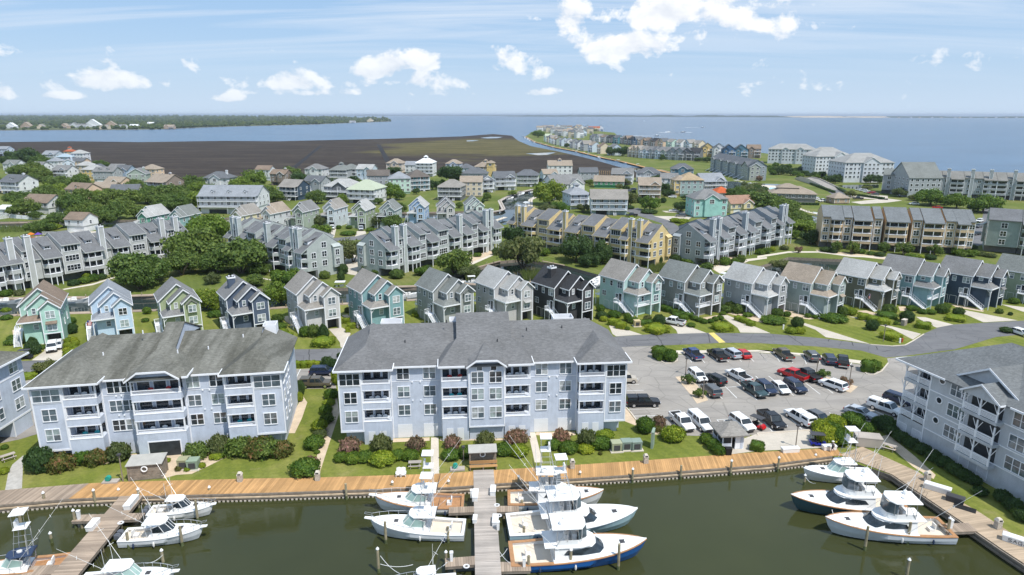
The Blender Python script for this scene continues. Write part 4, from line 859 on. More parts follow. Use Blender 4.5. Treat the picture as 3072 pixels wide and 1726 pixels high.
# --- stepped townhouse rows with chimneys and angled balcony bays
def wall_s(O,th,c,x,y):
 """how far along a facade (start O, heading th) the spot lies that the photograph shows here"""
 px,py=src(c,x,y);u=(px-CXP)/FPX;v=(py-CYP)/FPX
 d=Vector((math.cos(th),math.sin(th)));n=Vector((-d.y,d.x))
 Dx,Dy=u,math.cos(PITCH)-v*math.sin(PITCH)
 t=(O.x*n.x+O.y*n.y)/(Dx*n.x+Dy*n.y)
 return (t*Dx-O.x)*d.x+(t*Dy-O.y)*d.y
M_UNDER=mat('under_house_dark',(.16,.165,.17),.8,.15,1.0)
def row_block(name,label,short,O,th,segs,wm,rf,three=False,D=13.0,ends='',trimm=None,cat='townhouse row',dz=0.0):
 t=thing(name,label,cat,(O.x,O.y,0),th);Rm=Matrix.Rotation(th,3,'Z');tm=trimm or M_TRIM
 Lx=max(s[2] for s in segs)
 for f in (.12,.37,.63,.88):mark(short,O+Rm@Vector((Lx*f,6,0)),8)
 lev=[2.5,5.3,8.1][:3 if three else 2];top=lev[-1]+2.8
 yr=6.5
 for s in segs:
  k_,x0,x1=s[:3];w=x1-x0;xm=(x0+x1)/2
  if k_=='chim':
   b,cp=MB(),MB();lathe_chimney(b,xm,.3,w,1.5,0,s[3] if len(s)>3 else 15.2,cp);o=b.build('chimney',wm,t);cp.build('chimney_cap',tm,o)
   tr=MB()
   for x in (x0,x1):tr.box(x-.1,-.5,0,x+.1,-.42,14.7)
   tr.build('chimney_trim',tm,o);continue
  bay=k_=='bay';ze=top+.1 if bay or k_=='plain' else (top+3.0 if not three else top+.9)
  y0=-1.6 if bay else 0.0
  sl=.60 if bay or k_=='plain' else (.45 if not three else .5)
  if three and bay:sl=.5
  ye=y0-.4;zr=ze+(yr-ye)*sl;z0y=ze+(0-ye)*sl
  b=MB();b.extr_x([(0,2.45),(0,z0y-.1),(yr,zr-.1),(D,ze+.2),(D,0),(3.2,0),(3.2,2.45)],x0,x1);b.build('wall',wm,t)
  r=MB();r.slab([(x0-.02,ye,ze),(x1+.02,ye,ze),(x1+.02,yr,zr),(x0-.02,yr,zr)],.2);r.slab([(x0-.02,yr,zr),(x1+.02,yr,zr),(x1+.02,D+.4,ze+.1),(x0-.02,D+.4,ze+.1)],.2);r.build('roof',rf,t)
  tr=MB();tr.box(x0-.04,ye-.08,ze-.26,x1+.04,ye-.01,ze+.02)
  for x in (x0,x1):
   tr.add([(x-.04,ye,ze-.3),(x-.04,yr,zr-.3),(x-.04,yr,zr+.02),(x-.04,ye,ze+.02),(x+.04,ye,ze-.3),(x+.04,yr,zr-.3),(x+.04,yr,zr+.02),(x+.04,ye,ze+.02)],[(0,3,2,1),(4,5,6,7),(3,7,6,2),(0,4,7,3),(0,1,5,4)])
  tr.build('roof_trim',rf if three else wm,t)
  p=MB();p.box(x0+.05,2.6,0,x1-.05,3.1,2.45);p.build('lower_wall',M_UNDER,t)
  if bay:
   a=min(1.1,w*.25);ang_= not (len(s)>3 and s[3]=='straight')
   poly=[(x0,0),(x0+a,y0),(x1-a,y0),(x1,0)] if ang_ else [(x0,0),(x0,y0),(x1,y0),(x1,0)]
   for i,z in enumerate(lev):
    b=MB();b.prism(poly[::-1] if False else poly,z-(.05 if i else 0),z+.95,True);b.build('balcony_band',wm,t)
    rr=MB();rr.prism([(q[0]+(.06 if q[0]>xm else -.06)*0,q[1]-.05) for q in poly],z+.96,z+1.06);rr.build('balcony_rail',tm,t)
    op=MB();op.box(x0+.25,-.06,z+1.0,x1-.25,-.01,z+2.45);op.build('balcony_opening',M_GLASS[0],t)
   b=MB();b.prism(poly,top-.35,top+.05,True);b.build('balcony_band',wm,t)
   for q in poly[1:3]+([((x0+x1)/2,y0)] if w>5 else []):
    p=MB();p.box(q[0]-.1,q[1]+.02,0,q[0]+.1,q[1]+.22,top-.3);p.build('balcony_post',tm,t)
   if not three and w>2.5:
    d=MB();zz=ze+(2.0-ye)*sl;d.box(xm-.9,1.4,zz-.6,xm+.9,4.5,zz+.75);o=d.build('dormer',tm,t)
    rr=MB();rr.slab([(xm-1.15,1.0,zz+.72),(xm+1.15,1.0,zz+.72),(xm+1.15,5.2,zz+1.9),(xm-1.15,5.2,zz+1.9)],.14);rr.build('dormer_roof',rf,o)
    window(t,xm,1.4,zz-.05,1.2,.5,0,2,1,True)
  elif k_ in ('flat','tower'):
   rows=[3.3,6.2,9.1]
   for z in rows:
    if three and k_=='flat':window(t,xm,0,z,min(1.7,w-.8),1.7,0,2,2,True)
    elif k_=='flat':window(t,xm,0,z,min(3.6,w-.9),1.55,0,4 if z>4 else 4,1 if z>8 else 2,True)
    else :window(t,xm,0,z,min(1.5,w-.4),1.5,0,2,2,True)
   c=MB()
   for x in (x0+.02,x1-.16):c.box(x,-.04,2.45,x+.14,-.004,z0y-.2)
   c.build('corner_trim',tm,t)
  elif k_=='fin':
   pass
 for e in ends:
  x=-.001 if e=='L' else Lx;rz=-math.pi/2 if e=='L' else math.pi/2
  for y,ws in ((2.2,1.5),(6.0,1.6),(10.2,1.3)):
   for z in (3.4,6.2)+((9.0,) if three or y==6.0 else ()):window(t,x,y,z,ws,1.6,rz,2,2,True)
  f=MB();s_=-1 if e=='L' else 1
  f.box(min(x,x+s_*.9),8.8,2.4,max(x,x+s_*.9),11.4,8.8);f.slab([(x,8.6,9.6),(x,11.6,9.6),(x+s_*1.1,11.6,8.8),(x+s_*1.1,8.6,8.8)][::s_],.1);f.build('end_bay',wm,t)
  window(t,x+s_*.9,10.1,6.2,1.3,1.7,rz,2,2,True);window(t,x+s_*.9,10.1,3.3,1.3,1.7,rz,2,2,True)
 return t
def rows():
 W1=siding('siding_row_grey',(.49,.50,.49),.24);W1b=siding('siding_row_greygreen',(.43,.47,.455),.24);W2=siding('siding_row_bluegrey',(.34,.375,.40),.24);WY=siding('siding_row_yellow',(.66,.52,.27),.24);WT=siding('siding_row_tan',(.60,.45,.29),.24);W3=siding('siding_row_slategreen',(.27,.33,.32),.24)
 RR=shingles('shingle_row',(.185,.19,.20))
 def S(O,th,c,arr):
  out=[]
  for it in arr:
   k_,xa,xb,y=it[:4]
   if k_=='chim':
    s0=wall_s(O,th,c,(xa+xb)/2,y);out.append((k_,s0-.75,s0+.75))
   else :out.append((k_,wall_s(O,th,c,xa,y),wall_s(O,th,c,xb,y))+tuple(it[4:]))
  return out
 def norm(O,th,segs):
  m=min(s[1] for s in segs);d=Vector((math.cos(th),math.sin(th),0))
  return O+d*m,[(s[0],s[1]-m,s[2]-m)+tuple(s[3:]) for s in segs]
 th=R(57);O=Vector((-133.8,186.9,0))
 sg=S(O,th,'R1',[('bay',-160,60,1280),('bay',60,225,1280),('tower',228,330,1240),('plain',333,405,1230),('bay',408,600,1210),('flat',604,795,1150),('bay',800,1005,1160),('plain',1008,1085,1150),('bay',1088,1258,1130),('flat',1262,1432,1080),('bay',1438,1605,1060),('tower',1622,1705,1010),('bay',1710,1835,1010),('chim',95,175,1250),('chim',270,340,1230),('chim',960,1060,1150),('chim',1550,1620,1040),('chim',1690,1735,1000)])
 O2,sg=norm(O,th,sg)
 row_block('townhouse_row','long light grey townhouse row with tall white-trimmed chimneys left of the big oaks','the long grey row with chimneys',O2,th,sg,W1,RR,ends='L')
 th=R(-39);O=Vector((-63.1,195.7,0))
 d=[('bay',-42,-38.5),('tower',-38.3,-35.6),('bay',-35.4,-30.2),('flat',-30,-24.6),('bay',-24.4,-19),('plain',-19,-17),('bay',-17,-12),('flat',-11.8,-7.5),('bay',-7.3,-3.8),('tower',-3.7,-1.6),('bay',-1.4,3.0),('chim',-38.9,-37.5),('chim',-36,-34.6),('chim',-18.7,-17.3),('chim',-4.4,-3.0),('chim',-1.9,-.5)]
 O2,sg=norm(O,th,d)
 row_block('townhouse_row','grey green townhouse row turned end-on behind the off-white house','the grey green row seen end-on',O2,th,sg,W1b,RR,ends='R')
 th=R(53);O=Vector((-38.2,197.1,0))
 sg=[('bay',0,4.6),('tower',4.7,7.2),('plain',7.2,8.6),('bay',8.7,14.2),('flat',14.4,17.6),('bay',17.8,22.8),('flat',23,28.2),('bay',28.4,33.4),('plain',33.4,35),('bay',35,40),('flat',40.2,43.5),('bay',43.7,48),('tower',48.2,50.6),('bay',50.8,56),('chim',3.8,5.2),('chim',7.4,8.8),('chim',33.4,34.8),('chim',47.5,48.9),('chim',50.2,51.6)]
 row_block('townhouse_row','grey green townhouse row running back past the bushy oak','the grey green row running back',O,th,sg,W1b,RR,ends='L')
 th=R(-42);O=Vector((42.4,212.0,0))
 d=[('bay',-58,-54.5),('tower',-54.3,-51.5),('bay',-51.3,-45),('flat',-44.8,-39),('bay',-38.8,-33,'straight'),('plain',-33,-31),('bay',-31,-25),('flat',-24.8,-19),('bay',-18.8,-13),('flat',-12.8,-8.5),('bay',-8.3,-5),('tower',-4.9,-2.2),('bay',-2.0,3.0,'straight'),('chim',-55.2,-53.8),('chim',-52,-50.6),('chim',-32.7,-31.3),('chim',-5.6,-4.2),('chim',-2.4,-1)]
 O2,sg=norm(O,th,d)
 row_block('townhouse_row','yellow townhouse row with cream chimneys beside the dark trees','the yellow row',O2,th,sg,WY,RR,ends='R')
 th=R(43);O=Vector((62.2,212.0,0))
 sg=[('bay',0,4.6),('tower',4.8,7.4),('plain',7.4,8.8),('bay',8.8,14),('flat',14.2,19.4),('bay',19.6,25,'straight'),('plain',25,26.6),('bay',26.6,32),('flat',32.2,38),('bay',38.2,43.6),('plain',43.6,45),('flat',45,49),('bay',49,53),('tower',53.2,55.6),('bay',55.8,60.5),('chim',4,5.4),('chim',7.6,9),('chim',25.2,26.6),('chim',52.6,54),('chim',55.2,56.6)]
 row_block('townhouse_row','blue grey townhouse row with grey chimneys behind the aqua and dark grey houses','the blue grey row',O,th,sg,W2,RR,ends='L')
 th=R(-16);O=Vector((114.6,243.0,0))
 sg=S(O,th,'R4',[('tower',615,690,900),('bay',692,815,900),('flat',822,905,890),('bay',915,1095,880,'straight'),('flat',1115,1195,900),('bay',1225,1450,900),('flat',1480,1575,920),('bay',1585,1780,920,'straight'),('flat',1800,1900,930),('bay',1900,2025,950),('tower',2025,2085,950)])
 O2,sg=norm(O,th,sg)
 row_block('apartment_block','tan apartment block with grey roof steps and balconies behind the pond','the tan apartment block',O2,th,sg,WT,shingles('shingle_tanblock',(.20,.215,.225)),three=True,cat='apartment building')
 th=R(-33);O=Vector((169.8,235.7,0))
 sg=[('flat',0,9.5),('bay',9.7,16),('flat',16.2,26)]
 row_block('apartment_block','slate green apartment block with round windows cut by the right edge','the slate green block',O,th,sg,W3,RR,three=True,ends='L',D=16,cat='apartment building')
rows()
# --- detached houses and blocks farther back
def hip_roof(b,x0,y0,x1,y1,z,sl,oh=.5,th=.2):
 x0-=oh;y0-=oh;x1+=oh;y1+=oh;w,d=x1-x0,y1-y0
 if w>=d:
  h=d/2;zr=z+h*sl;ym=(y0+y1)/2;A,Bp=(x0+h,ym,zr),(x1-h-.01,ym,zr)
  b.slab([(x0,y0,z),(x1,y0,z),Bp,A],th);b.slab([(x1,y1,z),(x0,y1,z),A,Bp],th);b.slab([(x0,y1,z),(x0,y0,z),A],th);b.slab([(x1,y0,z),(x1,y1,z),Bp],th)
 else :
  h=w/2;zr=z+h*sl;xm=(x0+x1)/2;A,Bp=(xm,y0+h,zr),(xm,y1-h,zr)
  b.slab([(x0,y0,z),(x1,y0,z),A],th);b.slab([(x1,y0,z),(x1,y1,z),Bp,A],th);b.slab([(x1,y1,z),(x0,y1,z),Bp],th);b.slab([(x0,y1,z),(x0,y0,z),A,Bp],th)
 return zr
def gable_x(b,g,x0,y0,x1,y1,z,sl,oh=.4,th=.2):
 """ridge along x, gables at the sides"""
 ym=(y0+y1)/2;zr=z+(y1-y0)/2*sl;e=oh*sl
 b.slab([(x0-oh,y0-oh,z-e+.15),(x1+oh,y0-oh,z-e+.15),(x1+oh,ym,zr+.15),(x0-oh,ym,zr+.15)],th);b.slab([(x0-oh,ym,zr+.15),(x1+oh,ym,zr+.15),(x1+oh,y1+oh,z-e+.15),(x0-oh,y1+oh,z-e+.15)],th)
 g.extr_x([(y0,z-.01),(ym,zr-.06),(y1,z-.01)],x0,x1);return zr
def gable_y(b,g,x0,y0,x1,y1,z,sl,oh=.4,th=.2,trim=None):
 xm=(x0+x1)/2;zr=z+(x1-x0)/2*sl;gable_slabs(b,.2,x0,x1,xm,zr+.17,sl,y0-oh,y1+oh,oh)
 g.extr_y([(x0,z-.01),(x1,z-.01),(xm,zr-.06)],y0,y1)
 if trim is not None:gable_slabs(MB(),.2,x0,x1,xm,zr+.17,sl,y0-oh,y1+oh,oh,trim=trim)
 return zr
RV=random.Random(5)
def villa(p,yaw,w,d,wall,roof,label,short,fl=2,base=2.4,rtype='hip',deck=1,sl=.6,wing=None,cup=False,dorm=0,chim=False,name='house',detail=1,group='houses beyond the second canal',basecol=None,anchor='front'):
 """p = middle of the front wall on the ground"""
 Rm=Matrix.Rotation(yaw,3,'Z');o=p-Rm@Vector((w/2,0,0))
 t=thing(name,label,'house',(o.x,o.y,0),yaw,group)
 if short:mark(short,p+Rm@Vector((0,d/2,0)),max(w,d)*.5)
 H=base+fl*2.8
 b=MB();b.box(0,0,base,w,d,H);b.build('wall',wall,t)
 b=MB();b.box(.3,.4,0,w-.3,d-.2,base);b.build('base_wall',basecol or wall,t)
 r,g,tr=MB(),MB(),MB()
 if rtype=='hip':hip_roof(r,0,0,w,d,H,sl)
 elif rtype=='gx':gable_x(r,g,0,0,w,d,H,sl)
 elif rtype=='gy':gable_y(r,g,0,0,w,d,H,sl,trim=tr)
 elif rtype=='cross':
  gable_x(r,g,0,0,w,d,H,sl);gable_y(r,g,w*.52,-.9,w*.92,d/2,H-.05,sl*1.15,trim=tr)
  b=MB();b.box(w*.52,-.9,base,w*.92,.2,H-.05);b.build('bay_wall',wall,t);window(t,w*.72,-.9,H-2.2,1.6,1.9,0,3,2,True)
 elif rtype=='hipgable':
  hip_roof(r,0,0,w,d,H,sl);gable_y(r,g,w*.3,-.8,w*.72,d*.5,H-.04,sl*1.1,trim=tr)
  b=MB();b.box(w*.3,-.8,base,w*.72,.2,H-.04);b.build('bay_wall',wall,t);window(t,w*.51,-.8,H-2.1,2.0,1.9,0,3,2,True)
 if wing:
  wx0,wx1,wy0,wy1,wfl=wing;hz=base+wfl*2.8
  b=MB();b.box(wx0,wy0,0,wx1,wy1,hz);b.build('wing_wall',wall,t);hip_roof(r,wx0,wy0,wx1,wy1,hz+.01,sl)
  window(t,(wx0+wx1)/2,wy0,hz-2.1,1.8,1.4,0,2,2,True)
 if cup:
  b=MB();zc=H+d*.25*sl+1.0;b.box(w*.5-1.3,d*.5-1.3,H,w*.5+1.3,d*.5+1.3,zc+1.6);b.build('cupola_wall',M_TRIM if cup=='white' else wall,t);hip_roof(r,w*.5-1.3,d*.5-1.3,w*.5+1.3,d*.5+1.3,zc+1.6,.7,.35)
  window(t,w*.5,d*.5-1.3,zc+.3,1.6,.9,0,3,1,True)
 r.build('roof',roof,t);g.build('gable_wall',wall,t);
 e=MB();e.box(-.03,-.05,H-.24,w+.03,-.004,H-.02)
 for x in (0,w-.16):e.box(x-.02,-.045,base,x+.18,-.003,H-.24)
 e.build('trim',M_TRIM,t);tr.build('barge_board',M_TRIM,t)
 if deck:
  dk=MB();rl=MB()
  for i in range(1,fl+1) if deck==2 else [1]:
   z=base+(i-1)*2.8;x0,x1=(.2,w-.2) if deck==2 else (.2,w*.5)
   dk.box(x0,-2.2,z-.18,x1,-.01,z)
   rl.box(x0,-2.2,z+.85,x1,-2.1,z+.95);rl.box(x0,-2.2,z+.1,x1,-2.12,z+.18)
   n=int((x1-x0)/(.28 if detail else .5))
   for j in range(n+1):xx=x0+(x1-x0)*j/n;rl.box(xx-.03,-2.19,z+.1,xx+.03,-2.13,z+.9)
   for x in (x0+.05,(x0+x1)/2,x1-.05):dk.box(x-.09,-2.18,0,x+.09,-2.0,z+(2.6 if i<fl or deck==2 else .1))
  dk.build('deck',M_TRIM,t);rl.build('deck_railing',M_TRIM,t)
  if detail:
   s=MB();x=w*.62
   for i in range(10):s.box(x,-.3-i*.3,base*(1-(i+1)/11)-.05,x+1.2,-.02-i*.3,base*(1-(i+1)/11))
   s.bar((x,-.2,base),(x,-3.2,.1),.08);s.bar((x+1.2,-.2,base),(x+1.2,-3.2,.1),.08);s.build('stair',M_TRIM,t)
  if deck==2 and rtype!='hipgable':
   r2=MB();r2.slab([(0,-2.6,H-.35),(w,-2.6,H-.35),(w,.1,H+.12),(0,.1,H+.12)],.12);r2.build('porch_roof',roof,t)
 n=max(2,int(w/3.2))
 for i in range(fl):
  z=base+i*2.8+.75
  for j in range(n):
   x=w*(j+.5)/n
   if rtype in ('cross',) and w*.5<x<w*.94:continue
   if rtype=='hipgable' and w*.28<x<w*.74:continue
   window(t,x,0,z,1.5 if RV.random()<.6 else .95,1.35,0,2,2,True)
  for j in range(max(1,int(d/4.5))):
   y=d*(j+.5)/max(1,int(d/4.5));window(t,0,y,z,1.0,1.3,-math.pi/2,1,2,True);window(t,w,y,z,1.0,1.3,math.pi/2,1,2,True)
 if base>2 and detail:
  g2=MB();g2.box(w*.15,.36,0,w*.45,.398,2.1);g2.build('garage_door_or_shade',M_GAR if RV.random()<.5 else M_SHADE,t)
 for i in range(dorm):
  x=w*(i+.8)/(dorm+.6);b=MB();z=H+.9*sl*2
  gable_slabs(r2:=MB(),.1,x-.8,x+.8,x,z+1.5,.8,.9,d*.35,.2);b.extr_y([(x-.8,H-.2),(x+.8,H-.2),(x+.8,z+.6),(x,z+1.25),(x-.8,z+.6)],1.1,d*.35)
  o2=b.build('dormer',wall,t);r2.build('dormer_roof',roof,o2);window(t,x,1.1,z-.5,.9,.9,0,2,1,True)
 if chim:
  b,cp=MB(),MB();lathe_chimney(b,w*.8,d*.5,1.2,1.0,H-1,H+d*.5*sl+1.0,cp);o2=b.build('chimney',wall,t);cp.build('chimney_cap',M_TRIM,o2)
 return t
def pal(n,c):return siding('siding_v_'+n,c,.24)
C_WH=pal('white',(.70,.71,.72));C_CR=pal('cream',(.68,.58,.44));C_BL=pal('blue',(.36,.46,.58));C_LB=pal('lightblue',(.54,.62,.70));C_GR=pal('grey',(.36,.38,.40));C_DG=pal('darkgrey',(.16,.165,.175));C_TL=pal('teal',(.10,.27,.33));C_NV=pal('navy',(.05,.08,.12));C_MT=pal('mint',(.52,.68,.60));C_YE=pal('yellow',(.68,.50,.22));C_TN=pal('tan',(.46,.35,.26));C_SG=pal('sage',(.34,.40,.35));C_BR=pal('brown',(.27,.22,.19));C_AQ=pal('aqua',(.34,.60,.56));C_PE=pal('peach',(.70,.52,.38));C_DB=pal('deepblue',(.06,.13,.24));C_GN=pal('housewrap',(.08,.28,.15));C_PB=pal('petrol',(.10,.20,.28))
RF_RD=shingles('shingle_red',(.42,.13,.07));RF_W=mat('metal_roof_white',(.70,.71,.72),.4,.05);RF_MG=mat('metal_roof_green',(.40,.44,.33),.5,.06);RF_MB=mat('metal_roof_blue',(.34,.42,.48),.45,.05)
